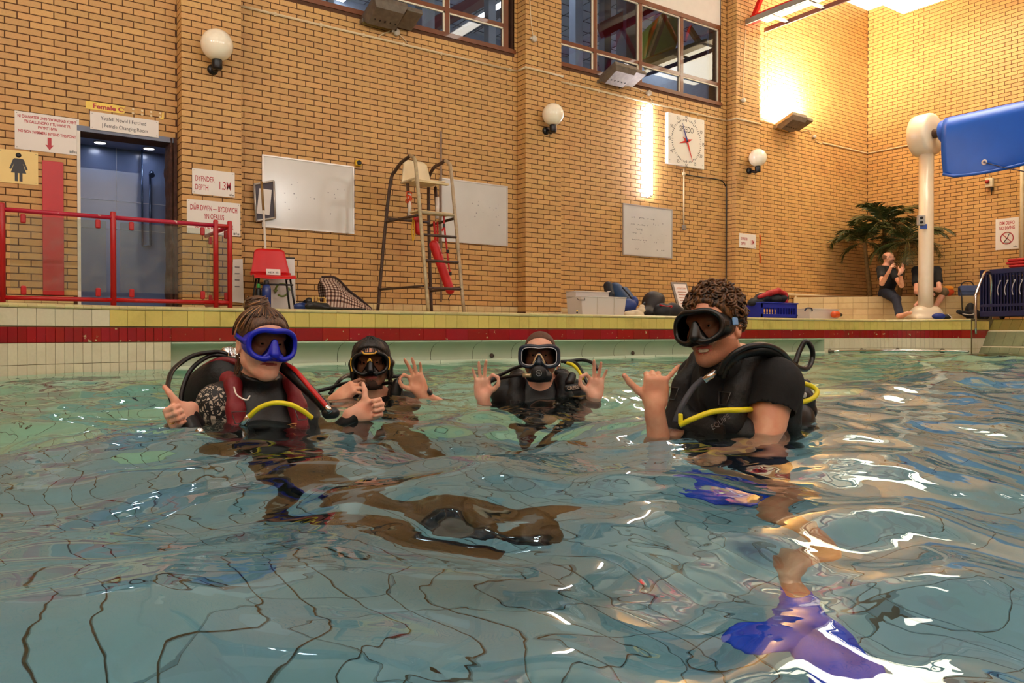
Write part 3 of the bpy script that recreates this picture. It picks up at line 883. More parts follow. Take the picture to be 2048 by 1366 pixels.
# ---- windows of the viewing gallery
M_FRAME = mat('varnished_brown_wood', (112, 60, 26), rough=0.35, var=0.2, scale=6, coat=0.3)
M_BEAD = mat('white_glazing_bead', (226, 214, 186), rough=0.5, var=0.03)
M_PANE = pane_mat('window_pane')
ZT = onY(1440, 168, WY).z            # transom height
for wi, (x0, x1, z0, z1) in enumerate(WIN):
 w = bpy.data.objects.new('window_%d' % (wi + 1), None); COL.objects.link(w)
 struct(w, ['high brown-framed gallery window over the lifeguard chair', 'high brown-framed gallery window over the strip light'][wi])
 mull = [11.66 - 4.9 * (1 - wi) - k * 1.035 for k in range(5)][::-1]
 xa, xb = mull[0], mull[-1]
 xa = max(xa, x0 - 0.02)
 fy0, fy1 = WY + 0.03, WY + 0.10
 MB().box2((x0, WY - 0.012, z0 - 0.015), (x1 + 0.02, WY + 0.14, z0 + 0.05), M_FRAME).build('sill', None, w)
 MB().box2((x0, fy0 - 0.01, WZ1 - 0.03), (x1, fy1, WZ1 + 0.05), M_FRAME).build('head_rail', None, w)
 for k in range(4):
  MB().box2((mull[k], fy0, ZT - 0.03), (mull[k + 1], fy1, ZT + 0.03), M_FRAME).build('transom', None, w)
 for k, mx in enumerate(mull):
  if mx < x0 - 0.1: continue
  hw = 0.045 if k in (0, 4) else 0.035
  MB().box2((max(mx - hw, x0 - 0.05), fy0 - 0.005, z0), (min(mx + hw, x1 + 0.02), fy1 + 0.005, WZ1), M_FRAME).build('mullion', None, w)
 for k in range(4):
  for (za, zb) in ((z0 + 0.05, ZT - 0.03), (ZT + 0.03, WZ1 - 0.03)):
   a, b = mull[k] + 0.035, mull[k + 1] - 0.035
   if b < x0: continue
   a = max(a, x0)
   pn = MB().box2((a, WY + 0.062, za), (b, WY + 0.068, zb), M_PANE).build('pane', None, w)
   g = 0.022
   MB().box2((a, fy0 + 0.005, zb - g), (b, fy0 + 0.03, zb), M_BEAD).build('bead', None, pn)
   MB().box2((b - g, fy0 + 0.005, za), (b, fy0 + 0.03, zb), M_BEAD).build('bead', None, pn)
   MB().box2((a, fy0 + 0.005, za), (a + g * 0.6, fy0 + 0.03, zb), M_BEAD).build('bead', None, pn)
 # white fascia over the window
 MB().box2((x0, WY + 0.02, WZ1 + 0.05), (x1, WY + 0.12, ZC), M_WHITE_PAINT).build('fascia', None, w)
# ---- gallery room behind the windows
M_GAL = mat('gallery_wall', (176, 182, 198), rough=0.7)
M_GCEIL = mat('gallery_ceiling_tile', (206, 208, 212), rough=0.8, var=0.05)
mb = MB(); mb.box2((-1, WY + 0.3, WZ0 - 0.5), (15.5, 17.0, WZ0 - 0.4), M_GAL); struct(mb.build('floor_gallery'), 'gallery floor')
mb = MB(); mb.box2((-1, 16.9, WZ0 - 0.4), (15.5, 17.0, 8.6), M_GAL); mb.box2((-1.1, WY + 0.3, WZ0 - 0.4), (-1, 17, 8.6), M_GAL); mb.box2((15.5, WY + 0.3, WZ0 - 0.4), (15.6, 17, 8.6), M_GAL); struct(mb.build('wall_gallery'), 'grey walls of the gallery room')
mb = MB(); mb.box2((-1, WY + 0.3, 8.0), (15.5, 17.0, 8.1), M_GCEIL); gc = struct(mb.build('ceiling_gallery'), 'gallery ceiling of grey tiles')
for k in range(14):
 MB().box2((-1, WY + 0.4 + k * 0.5, 7.985), (15.5, WY + 0.41 + k * 0.5, 8.0), mat('ceiling_grid_strip', (96, 98, 104), 0.6)).build('grid_strip', None, gc)
for k in range(27):
 MB().box2((-0.8 + k * 0.6, WY + 0.3, 7.986), (-0.79 + k * 0.6, 17, 8.0), MATS['ceiling_grid_strip']).build('grid_strip', None, gc)
M_GLIGHT = emit_mat('gallery_tube_glow', (235, 242, 255), 26.0)
M_GHOUS = mat('gallery_light_housing', (210, 212, 214), 0.5)
glabels = ['gallery batten light nearest the first pilaster', 'gallery batten light over the lifeguard chair', 'gallery batten light behind the middle pilaster', 'gallery batten light behind the tall window posts', 'gallery batten light behind the green bulkhead', 'gallery batten light at the far end of the room']
for k, (px, py, zz) in enumerate(((770, -60, 7.9), (672, 8, 7.9), (1138, 40, 7.9), (1150, 42, 7.9), (985, 20, 7.9), (1410, 138, 7.9))):
 p = onZ(px, py, zz)
 p.x = min(max(p.x, 1.0), 14.8); p.y = min(max(p.y, WY + 0.8), 16.2)
 if k == 3: p = Vector((9.2, 12.4, zz))
 if k == 2: p = Vector((8.3, 11.0, zz))
 t = thing('batten_light', glabels[k], 'ceiling light', None, p)
 MB().box2((p.x - 0.10, p.y - 0.6, zz), (p.x + 0.10, p.y + 0.6, zz + 0.08), M_GHOUS).build('housing', None, t)
 MB().box2((p.x - 0.08, p.y - 0.58, zz - 0.02), (p.x + 0.08, p.y + 0.58, zz), M_GLIGHT).build('diffuser', None, t)
# structure seen through the glass: columns, green bulkhead, red roof beams
M_COLB = mat('dark_blue_column', (52, 58, 84), 0.5); M_COLW = mat('pale_blue_column', (150, 158, 180), 0.5)
for k, (px, Y, m, w) in enumerate(((1253, 12.6, M_COLB, 0.16), (1210, 13.4, M_COLB, 0.10), (1262, 13.0, M_COLW, 0.06), (1152, 12.2, M_COLW, 0.1), (980, 11.6, M_COLW, 0.08), (1010, 12.4, M_COLW, 0.06), (850, 11.4, M_COLW, 0.12), (1430, 11.2, M_COLW, 0.12), (660, 11.5, M_COLW, 0.05))):
 p = onY(px, 100, Y)
 o = MB().box2((p.x - w, Y - w, WZ0 - 0.4), (p.x + w, Y + w, 8.0), m, 0.01).build('gallery_column')
 tag(o, ['dark blue column behind the tall centre panes', 'dark blue column with striped curtain beside it', 'slim pale column beside the dark blue one', 'pale column just behind the middle pilaster', 'pale column near the end of the window over the lifeguard chair', 'slim pale post against the frame end over the lifeguard chair', 'broad pale column behind the floodlit pane', 'pale column at the far window jamb', 'slim pale post by the first floodlight'][k], 'column')
M_GREEN = mat('lime_green_bulkhead', (150, 170, 40), 0.6); M_OLIVE = mat('ochre_timber', (150, 112, 40), 0.5)
def beam(name, label, cat, a, b, w, h, m):
 a, b = Vector(a), Vector(b); d = b - a
 R = frame_from(d, (0, 0, 1)); R = Matrix((R.col[0], R.col[1], R.col[2])).transposed()
 mb = MB(); mb.box((a + b) / 2, (h, w, d.length), R, m, 0.006); o = mb.build(name); return tag(o, label, cat)
mb = MB()
pts = [onY(1292, 118, 12.0), onY(1298, 60, 12.0), onY(1352, 8, 12.0), onY(1362, 60, 12.0), onY(1350, 100, 12.0)]
pts = [(p.x, p.z) for p in pts]
mb.prism(pts, (0, 12.0, 0), (1, 0, 0), (0, 0, 1), (0, 0.25, 0), M_GREEN)
tag(mb.build('green_bulkhead'), 'lime green sloping bulkhead seen through the window', 'bulkhead')
beam('roof_brace', 'ochre timber brace crossing the lime green bulkhead', 'beam', onY(1330, 30, 11.8), onY(1296, 125, 11.8), 0.08, 0.10, M_OLIVE)
beam('roof_brace', 'ochre sloping beam under the lime green bulkhead', 'beam', onY(1290, 132, 11.6), onY(1440, 82, 11.6), 0.1, 0.28, M_OLIVE)
beam('roof_brace', 'dark sloping rail under the ochre beam', 'beam', onY(1288, 148, 11.4), onY(1440, 98, 11.4), 0.08, 0.12, M_COLB)
beam('roof_brace', 'short ochre brace near the far window jamb', 'beam', onY(1378, 55, 11.7), onY(1398, 85, 11.7), 0.08, 0.12, M_OLIVE)
M_REDST = mat('red_gloss_steel', (190, 14, 14), rough=0.3, var=0.06)
M_MAROON = mat('maroon_steel', (96, 30, 34), rough=0.5)
beam('roof_brace', 'maroon roof beam above the lime green bulkhead', 'beam', onY(1200, 62, 12.6), onY(1360, -20, 12.6), 0.12, 0.3, M_MAROON)
beam('roof_brace', 'maroon roof beam sloping behind the window over the lifeguard chair', 'beam', onY(820, 75, 12.4), onY(1010, -25, 12.4), 0.1, 0.25, M_MAROON)
beam('roof_brace', 'dark rail sloping behind the window over the lifeguard chair', 'beam', onY(900, 80, 11.6), onY(1020, 14, 11.6), 0.08, 0.12, M_COLB)
# ---- red roof trusses
def truss(X, label):
 t = thing('roof_truss', label, 'truss', 'red roof trusses', (X, WY - PROJ, 6.2))
 zb, zt = 6.30, 7.35
 y0, y1 = YN + 0.05, WY - PROJ - 0.01
 MB().box2((X - 0.07, y0, zb - 0.06), (X + 0.07, y1, zb + 0.06), M_REDST).build('bottom_chord', None, t)
 MB().box2((X - 0.07, y0, zt - 0.06), (X + 0.07, y1, zt + 0.06), M_REDST).build('top_chord', None, t)
 n = 14; w = (y1 - y0) / n
 for i in range(n):
  a = Vector((X, y0 + i * w, zb)); b = Vector((X, y0 + (i + 0.5) * w, zt)); c = Vector((X, y0 + (i + 1) * w, zb))
  for p, q in ((a, b), (b, c)):
   d = q - p; R = frame_from(d, (1, 0, 0))
   MB().box((p + q) / 2, (0.07, 0.07, d.length), R, M_REDST).build('brace', None, t)
 return t
for k, (a, b) in enumerate(PILAS):
 truss((a + b) / 2 + 0.10, ['red lattice roof truss over the doorway pilaster', 'red lattice roof truss over the middle pilaster', 'red lattice roof truss with cable tray reaching the corner pilaster'][k])
# steel tray under the third truss
X3 = (PILAS[2][0] + PILAS[2][1]) / 2 + 0.10
ct = thing('cable_tray', 'galvanised cable tray under the red truss', 'tray', None, (X3, WY - PROJ, 6.15))
M_GALV = mat('galvanised_steel', (150, 146, 142), rough=0.35, metal=0.8, var=0.15)
MB().box2((X3 - 0.22, 2.0, 6.16), (X3 - 0.19, WY - PROJ - 0.02, 6.26), M_GALV).build('side_rail', None, ct)
MB().box2((X3 + 0.34, 2.0, 6.14), (X3 + 0.37, WY - PROJ - 0.02, 6.22), mat('dark_tray_rail', (92, 60, 52), 0.5)).build('side_rail', None, ct)
for k in range(9):
 MB().box2((X3 - 0.2, 3.0 + k * 0.75, 6.17), (X3 + 0.35, 3.08 + k * 0.75, 6.19), M_GALV).build('rung', None, ct)
tl = thing('tray_light', 'long fluorescent fitting inside the cable tray', 'ceiling light', None, (X3, 6, 6.2))
MB().box2((X3 - 0.1, 4.0, 6.19), (X3 + 0.10, 9.3, 6.25), M_WHITE_PAINT).build('housing', None, tl)
# ---- ceiling fluorescent panels (the hall's main light)
M_CLIGHT = emit_mat('ceiling_panel_glow', (255, 246, 232), E_CEILING)
rows = {-4.5: 'over the near end of the pool', -0.5: 'over the shallow end', 4.0: 'over the deep water'}
cols = {-3.5: 'by the side wall', 1.0: 'in line with the doorway', 5.0: 'in line with the lifeguard chair', 9.6: 'in line with the poolside clock', 14.4: 'by the end wall'}
for y, ry in rows.items():
 for x, rx in cols.items():
  t = thing('ceiling_light', 'fluorescent ceiling light ' + ry + ' ' + rx, 'ceiling light', 'hall ceiling lights', (x, y, ZC))
  MB().box2((x - 0.16, y - 0.8, ZC - 0.10), (x + 0.16, y + 0.8, ZC), M_WHITE_PAINT).build('housing', None, t)
  MB().box2((x - 0.14, y - 0.78, ZC - 0.125), (x + 0.14, y + 0.78, ZC - 0.10), M_CLIGHT).build('diffuser', None, t)
# ---- bright suspended panel over the deep end
c = onX(1806, 28, 15.5)
M_PANELGLOW = emit_mat('suspended_panel_glow', (255, 240, 210), E_PANEL)
t = thing('suspended_panel', 'bright white suspended light panel in the roof corner above the palms', 'ceiling light', None, (c.x, c.y, c.z))
MB().box2((c.x - 2.2, c.y - 2.6, c.z), (c.x, c.y, c.z + 0.05), M_PANELGLOW).build('diffuser', None, t)
MB().box2((c.x - 2.2, c.y - 2.6, c.z + 0.05), (c.x, c.y, c.z + 0.16), M_WHITE_PAINT).build('tray', None, t)
for dx, dy in ((-2.0, -2.4), (-0.2, -2.4), (-2.0, -0.2), (-0.2, -0.2)):
 MB().tube([(c.x + dx, c.y + dy, c.z + 0.16), (c.x + dx, c.y + dy, ZC)], 0.008, 6).build('hanger', M_GALV, t)
# ================================================================== water
def water_mat():
 m = bpy.data.materials.new('pool_water'); m.use_nodes = True
 nt = m.node_tree; N, L = nt.nodes, nt.links
 N.remove(N['Principled BSDF'])
 g = N.new('ShaderNodeBsdfGlass'); g.inputs['IOR'].default_value = 1.333; g.inputs['Roughness'].default_value = 0.0
 g.inputs['Color'].default_value = (0.93, 0.99, 0.985, 1)
 ge = N.new('ShaderNodeNewGeometry')
 mp = N.new('ShaderNodeMapping'); L.new(ge.outputs['Position'], mp.inputs['Vector'])
 mp.inputs['Rotation'].default_value = (0, 0, 0.5)
 n1 = N.new('ShaderNodeTexNoise'); n1.inputs['Scale'].default_value = 5.5; n1.inputs['Detail'].default_value = 2.0; n1.inputs['Distortion'].default_value = 0.6
 L.new(mp.outputs[0], n1.inputs['Vector'])
 b1 = N.new('ShaderNodeBump'); b1.inputs['Strength'].default_value = 0.22; b1.inputs['Distance'].default_value = 0.022
 L.new(n1.outputs['Fac'], b1.inputs['Height'])
 L.new(b1.outputs[0], g.inputs['Normal'])
 L.new(g.outputs[0], N['Material Output'].inputs['Surface'])
 return m
M_WATER = water_mat()
def axis(lo, hi, dense_lo, dense_hi, fine, coarse):
 out = [dense_lo]
 while out[-1] < dense_hi: out.append(out[-1] + fine)
 st = fine
 while out[-1] < hi:
  st = min(st * 1.15, coarse); out.append(min(out[-1] + st, hi))
 st = fine; lead = [dense_lo]
 while lead[-1] > lo:
  st = min(st * 1.15, coarse); lead.append(max(lead[-1] - st, lo))
 return np.array(lead[::-1][:-1] + out)
AX = axis(-1.4, 15.0, -0.3, 4.6, 0.028, 0.12)
AY = axis(-6.05, 8.02, 0.2, 4.8, 0.028, 0.12)
GX, GY = np.meshgrid(AX, AY)
rs = np.random.RandomState(11)
Zw = np.zeros_like(GX)
waves = []
for i in range(34):
 lam = 0.16 * (1.12 ** (i % 22)) * rs.uniform(0.9, 1.1)
 a = rs.uniform(0, 2 * PI)
 waves.append((2 * PI / lam * math.cos(a), 2 * PI / lam * math.sin(a), rs.uniform(0, 2 * PI), 0.0030 * (lam / 0.5) ** 1.25))
for kx, ky, ph, am in waves: Zw += am * np.sin(kx * GX + ky * GY + ph)
# rings around the divers
for (cx, cy, am, lam) in [(p_.x, p_.y, a_, l_) for p_, a_, l_ in ((at(360, 860, 2.6), 0.006, 0.11), (at(520, 860, 2.8), 0.005, 0.16), (at(1310, 860, 2.56), 0.006, 0.10), (at(1490, 860, 2.65), 0.006, 0.15), (at(740, 800, 4.0), 0.005, 0.14), (at(966, 800, 3.9), 0.004, 0.09), (at(1188, 800, 3.9), 0.004, 0.09))]:
 r = np.hypot(GX - cx, GY - cy)
 Zw += am * np.sin(2 * PI * r / lam) * np.exp(-r / 0.35)
Zw *= 1 - 0.65 * np.clip((GY - 5.5) / 2.0, 0, 1)
ny, nx_ = GX.shape
verts = np.stack([GX, GY, Zw], -1).reshape(-1, 3)
ii, jj = np.meshgrid(np.arange(nx_ - 1), np.arange(ny - 1))
cxm = (GX[:-1, :-1] + GX[1:, 1:]) / 2; cym = (GY[:-1, :-1] + GY[1:, 1:]) / 2
ok_ = ~((cxm < 1.6) & (cym > 5.03) & (np.hypot(cxm - 1.6, cym - 5.03) > 3.0))
ok_ &= ~((cxm > 13.3) & (cym > 7.0) & (np.hypot(cxm - 13.3, cym - 7.0) > 1.03))
ok_ &= ~((cxm > 14.32) & ((cym > STEP_Y0) | (cym < STEP_Y1)))
a = (jj * nx_ + ii)[ok_].ravel()
faces = np.stack([a, a + 1, a + nx_ + 1, a + nx_], -1)
me = bpy.data.meshes.new('pool_water')
me.vertices.add(len(verts)); me.vertices.foreach_set('co', verts.ravel())
me.loops.add(faces.size); me.loops.foreach_set('vertex_index', faces.ravel())
me.polygons.add(len(faces)); me.polygons.foreach_set('loop_start', np.arange(0, faces.size, 4)); me.polygons.foreach_set('use_smooth', np.ones(len(faces), bool))
me.update(calc_edges=True); me.materials.append(M_WATER)
water = bpy.data.objects.new('pool_water', me); COL.objects.link(water)
tag(water, 'clear rippling blue-green pool water around the four divers', 'water', None, 'stuff')
# ================================================================== smooth-blend solids (bodies, hands, bags)
class Solid:
 def __init__(s): s.p = []
 def _push(s, kind, data, c, r, k, op): s.p.append((kind, data, np.array(c, float), float(r), float(k), op)); return s
 def cone(s, a, b, ra, rb=None, k=0.02, op='u'):
  rb = ra if rb is None else rb
  a, b = np.array(a, float), np.array(b, float)
  return s._push('c', (a, b - a, max(1e-9, float(np.dot(b - a, b - a))), ra, rb - ra), (a + b) / 2, np.linalg.norm(b - a) / 2 + max(ra, rb), k, op)
 def ball(s, c, r, k=0.02, op='u', R=None):
  r = (r, r, r) if np.isscalar(r) else r
  R_ = np.eye(3) if R is None else np.array(R, float)
  return s._push('e', (np.array(c, float), R_, np.array(r, float)), c, max(r), k, op)
 def block(s, c, half, rad, k=0.02, op='u', R=None):
  R_ = np.eye(3) if R is None else np.array(R, float)
  return s._push('b', (np.array(c, float), R_, np.array(half, float) - rad, rad), c, np.linalg.norm(half), k, op)
 def half(s, pt, n, k=0.004):
  """cut away everything on the side n points to"""
  n = np.array(n, float); n /= np.linalg.norm(n)
  return s._push('h', (np.array(pt, float), n), pt, 1e6, k, 'i')
 def chain(s, pts, rs, k=0.02):
  for i in range(len(pts) - 1): s.cone(pts[i], pts[i + 1], rs[i], rs[i + 1], k)
  return s
 @staticmethod
 def _d(pr, X):
  kind, data = pr[0], pr[1]
  x, y, z = X
  if kind == 'c':
   a, b, L2, ra, dr = data
   px, py, pz = x - a[0], y - a[1], z - a[2]
   h = np.clip((px * b[0] + py * b[1] + pz * b[2]) / L2, 0, 1)
   px -= h * b[0]; py -= h * b[1]; pz -= h * b[2]
   return np.sqrt(px * px + py * py + pz * pz) - (ra + dr * h)
  if kind == 'h':
   pt, n = data
   return (x - pt[0]) * n[0] + (y - pt[1]) * n[1] + (z - pt[2]) * n[2]
  c, R = data[0], data[1]
  px, py, pz = x - c[0], y - c[1], z - c[2]
  q = [px * R[i, 0] + py * R[i, 1] + pz * R[i, 2] for i in range(3)]
  if kind == 'e':
   r = data[2]
   u, v, w = q[0] / r[0], q[1] / r[1], q[2] / r[2]
   k0 = np.sqrt(u * u + v * v + w * w)
   u /= r[0]; v /= r[1]; w /= r[2]
   return k0 * (k0 - 1) / (np.sqrt(u * u + v * v + w * w) + 1e-9)
  hf, rad = data[2], data[3]
  u, v, w = np.abs(q[0]) - hf[0], np.abs(q[1]) - hf[1], np.abs(q[2]) - hf[2]
  m = np.minimum(np.maximum(np.maximum(u, v), w), 0)
  u, v, w = np.maximum(u, 0), np.maximum(v, 0), np.maximum(w, 0)
  return np.sqrt(u * u + v * v + w * w) + m - rad
 def ev(s, X, sel=None):
  X = [np.ascontiguousarray(X[:, i]) for i in range(3)]
  d = np.full(len(X[0]), 1e3)
  for pr in (s.p if sel is None else sel):
   e = s._d(pr, X); k, op = pr[4], pr[5]
   if op == 's': e = -e
   h = np.maximum(k - np.abs(d - e), 0)
   if op == 'u': d = np.minimum(d, e) - h * h * (0.25 / k)
   else: d = np.maximum(d, e) + h * h * (0.25 / k)
  return d
 def tess(s, res, n=18):
  un = [p for p in s.p if p[5] == 'u']
  lo = np.min([p[2] - p[3] for p in un], 0) - 3 * res; hi = np.max([p[2] + p[3] for p in un], 0) + 3 * res
  N = np.ceil((hi - lo) / res).astype(int) + 2
  nb = np.ceil(N / n).astype(int)
  dims = nb * n + 4
  B = np.stack(np.meshgrid(*[np.arange(q) for q in nb], indexing='ij'), -1).reshape(-1, 3)
  cen = lo + (B * n + n / 2) * res
  rad = n * res * math.sqrt(3) / 2
  C = np.stack([p[2] for p in s.p]); Rr = np.array([p[3] for p in s.p]); Kk = np.array([p[4] for p in s.p])
  isu = np.array([p[5] == 'u' for p in s.p])
  near = (np.linalg.norm(cen[:, None] - C[None], axis=2) - Rr[None] - Kk[None] - rad) < 0.01
  keep = (near & isu[None]).any(1)
  # finer rejection by true distance
  d0 = np.full(len(B), 1e3)
  if keep.any(): d0[keep] = s.ev(cen[keep])
  keep &= np.abs(d0) < rad * 1.6 + 0.03
  loc = np.arange(n + 1)
  G = np.stack(np.meshgrid(loc, loc, loc, indexing='ij'), -1).reshape(-1, 3)
  cid_all, cv_all, q_all = [], [], []
  def gid(i, j, k): return (i.astype(np.int64) * dims[1] + j) * dims[2] + k
  corner = [(0, 0, 0), (1, 0, 0), (0, 1, 0), (1, 1, 0), (0, 0, 1), (1, 0, 1), (0, 1, 1), (1, 1, 1)]
  edges = [(0, 1), (2, 3), (4, 5), (6, 7), (0, 2), (1, 3), (4, 6), (5, 7), (0, 4), (1, 5), (2, 6), (3, 7)]
  for bi in np.nonzero(keep)[0]:
   base = B[bi] * n
   sel = [s.p[q] for q in np.nonzero(near[bi] | ~isu)[0]]
   X = lo + (G + base) * res
   F = s.ev(X, sel).reshape(n + 1, n + 1, n + 1)
   if F.min() > 0 or F.max() < 0: continue
   cs = [F[a:n + a, b:n + b, c:n + c] for a, b, c in corner]
   neg = np.stack([q < 0 for q in cs]).sum(0)
   act = (neg > 0) & (neg < 8)
   I, J, K = np.nonzero(act)
   if len(I):
    V = np.stack([q[I, J, K] for q in cs], 1)
    acc = np.zeros((len(I), 3)); cnt = np.zeros(len(I))
    cc = np.array(corner, float)
    for a, b in edges:
     va, vb = V[:, a], V[:, b]
     m = (va < 0) != (vb < 0)
     t = np.where(m, va / np.where(m, va - vb, 1), 0)
     acc += np.where(m[:, None], cc[a] + t[:, None] * (cc[b] - cc[a]), 0); cnt += m
    cv_all.append(lo + (np.stack([I, J, K], 1) + base + acc / cnt[:, None]) * res)
    cid_all.append(gid(I + base[0] + 1, J + base[1] + 1, K + base[2] + 1))
   S = F < 0
   for ax in range(3):
    sl0 = [slice(0, n)] * 3; sl1 = [slice(0, n)] * 3; sl1[ax] = slice(1, n + 1)
    a, b = S[tuple(sl0)], S[tuple(sl1)]
    I, J, K = np.nonzero(a != b)
    if not len(I): continue
    P = [I + base[0] + 1, J + base[1] + 1, K + base[2] + 1]
    u, v = (ax + 1) % 3, (ax + 2) % 3
    def off(du, dv):
     q = [P[0], P[1], P[2]]; q[u] = q[u] - du; q[v] = q[v] - dv
     return gid(*q)
    Q = np.stack([off(1, 1), off(0, 1), off(0, 0), off(1, 0)], 1)
    fl = ~a[I, J, K]
    Q[fl] = Q[fl][:, ::-1]
    q_all.append(Q)
  ids = np.concatenate(cid_all); V = np.concatenate(cv_all); Q = np.concatenate(q_all)
  o = np.argsort(ids); ids, V = ids[o], V[o]
  pos = np.clip(np.searchsorted(ids, Q), 0, len(ids) - 1)
  good = (ids[pos] == Q).all(1)
  return V, pos[good]
 def build(s, name, res, m, parent=None, pick=None, smooth=2, post=None):
  """m: material or list; pick(verts_of_face_centres) -> slot index"""
  V, Q = s.tess(res)
  for _ in range(smooth):
   src = np.concatenate([Q[:, [0, 1, 2, 3]].ravel(), Q[:, [1, 2, 3, 0]].ravel()]); dst = np.concatenate([Q[:, [1, 2, 3, 0]].ravel(), Q[:, [0, 1, 2, 3]].ravel()])
   cnt = np.maximum(np.bincount(dst, minlength=len(V)), 1)
   V = V * 0.5 + 0.5 * np.stack([np.bincount(dst, V[src, c], len(V)) / cnt for c in range(3)], 1)
  if post is not None: V = post(V)
  me = np_mesh(name, V, Q)
  for q in (m if isinstance(m, (list, tuple)) else [m]): me.materials.append(q)
  if pick is not None:
   me.polygons.foreach_set('material_index', pick(V[Q].mean(1)).astype(np.int32))
  ob = bpy.data.objects.new(name, me); COL.objects.link(ob)
  if parent is not None: adopt(ob, parent)
  return ob
def np_mesh(name, V, Q, smooth=True):
 me = bpy.data.meshes.new(name)
 k = Q.shape[1]
 me.vertices.add(len(V)); me.vertices.foreach_set('co', np.ascontiguousarray(V, dtype=np.float32).ravel())
 me.loops.add(Q.size); me.loops.foreach_set('vertex_index', np.ascontiguousarray(Q, dtype=np.int32).ravel())
 me.polygons.add(len(Q)); me.polygons.foreach_set('loop_start', np.arange(0, Q.size, k, dtype=np.int32))
 me.polygons.foreach_set('use_smooth', np.full(len(Q), smooth))
 me.update(calc_edges=True); me.validate()
 return me
class Fr:
 """local frame: x right, y forward, z up"""
 def __init__(s, o, x, y=None, z=(0, 0, 1)):
  s.o = Vector(o); s.x = Vector(x).normalized()
  z = Vector(z)
  if y is None: s.z = (z - s.x * z.dot(s.x)).normalized(); s.y = s.z.cross(s.x)
  else:
   s.y = (Vector(y) - s.x * Vector(y).dot(s.x)).normalized(); s.z = s.x.cross(s.y)
 def __call__(s, a, b, c): return s.o + s.x * a + s.y * b + s.z * c
 def R(s): return np.array([list(s.x), list(s.y), list(s.z)])          # rows: local axes (world -> local)
 def M(s): return Matrix((s.x, s.y, s.z)).transposed()
def facing_cam(o, turn=0.0):
 """frame whose forward points to the camera, turned by degrees about the vertical"""
 v = (EYE - Vector(o)); v.z = 0; v.normalize()
 v = Matrix.Rotation(math.radians(turn), 3, 'Z') @ v
 return Fr(o, v.cross(Vector((0, 0, 1))), v)
# ================================================================== things on the walls
def wx(px, Y=WY): return onY(px, 600, Y).x
def wall_rect(pl, pr, yt, yb, Y=WY):
 a, b = onY(pl, yt, Y), onY(pl, yb, Y)
 return a.x, wx(pr, Y), b.z, a.z
M_SIGNW = mat('white_sign_board', (226, 216, 204), rough=0.35, var=0.02)
M_INKRED = mat('red_ink', (176, 24, 34), rough=0.4, var=0)
M_INKBLK = mat('black_ink', (22, 20, 20), rough=0.4, var=0)
M_INKGRY = mat('grey_ink', (120, 116, 108), rough=0.4, var=0)
UX, UZ = Vector((1, 0, 0)), Vector((0, 0, 1))
def logo_mark(c, ux, r, parent):
 # small grey maker's mark: two blocks of tiny letters either side of a leaf
 for a, b, m_ in (([(-2.6, -1), (-0.9, -1), (-0.9, 1), (-2.6, 1)], 'logo', 0), ([(0, -1.3), (0.6, 0.2), (0, 2.2), (-0.6, 0.2)], 'logo', 0), ([(0.9, -1), (1.5, -1), (1.5, 0.7), (0.9, 0.7)], 'logo', 0), ([(1.8, -1), (2.8, -1), (2.8, 0.7), (1.8, 0.7)], 'logo', 0)):
  MB().prism([(p * r, q * r) for p, q in a], c, ux, UZ, ux.cross(UZ) * 0.0006, M_INKGRY).build(b, None, parent)
def sign(name, label, rect, Y, lines, m=None, cat='sign', logo=None, thick=0.006):
 x0, x1, z0, z1 = rect
 t = thing(name, label, cat, None, ((x0 + x1) / 2, Y, z0))
 MB().box2((x0, Y - thick, z0), (x1, Y - 0.0008, z1), m or M_SIGNW).build('board', None, t)
 w, h = x1 - x0, z1 - z0
 for (txt, u, v, size, ink, align, xs, bold) in lines:
  text_mesh(txt, size * h, ink, (x0 + u * w, Y - thick, z0 + v * h), UX, UZ, t, 'lettering', align, xs, 0.0004, bold * h)
 if logo:
  u, v = logo
  logo_mark(Vector((x0 + u * w, Y - thick - 0.0004, z0 + (v + 0.03) * h)), UX, 0.032 * h, t)
 for (sx, sz) in ((0.02, 0.02), (w - 0.02, 0.02), (0.02, h - 0.02), (w - 0.02, h - 0.02)):
  MB().lathe([(0.004, 0), (0.004, 0.002), (0, 0.003)], (x0 + sx, Y - thick, z0 + sz), (0, -1, 0), 8, M_INKGRY).build('screw', None, t)
 return t, x0, z0, w, h
YF = WY - 0.001
t, x0, z0, w, h = sign('notice_sign', 'white notice with red lettering and a down arrow warning non swimmers', wall_rect(29, 160, 221, 297), YF, [
 ("NI CHANIATEIR UNRHYW RAI NAD YDYNT", 0.5, 0.845, 0.105, M_INKRED, 'CENTER', 0.66, 0.003),
 ("YN GALLU NOFIO Y TU HWNT I'R", 0.5, 0.72, 0.105, M_INKRED, 'CENTER', 0.66, 0.003),
 ("PWYNT HWN", 0.5, 0.595, 0.105, M_INKRED, 'CENTER', 0.66, 0.003),
 ("NO NON SWIMMERS BEYOND THIS POINT", 0.5, 0.455, 0.105, M_INKRED, 'CENTER', 0.66, 0.003)], logo=(0.9, 0.05))
ax, az = x0 + 0.53 * w, z0 + 0.06 * h
MB().prism([(0, 0), (0.1 * h, 0.14 * h), (0.045 * h, 0.13 * h), (0.045 * h, 0.33 * h), (-0.045 * h, 0.33 * h), (-0.045 * h, 0.13 * h), (-0.1 * h, 0.14 * h)], (ax, YF - 0.006, az), UX, UZ, (0, -0.0008, 0), M_INKRED).build('arrow', None, t)
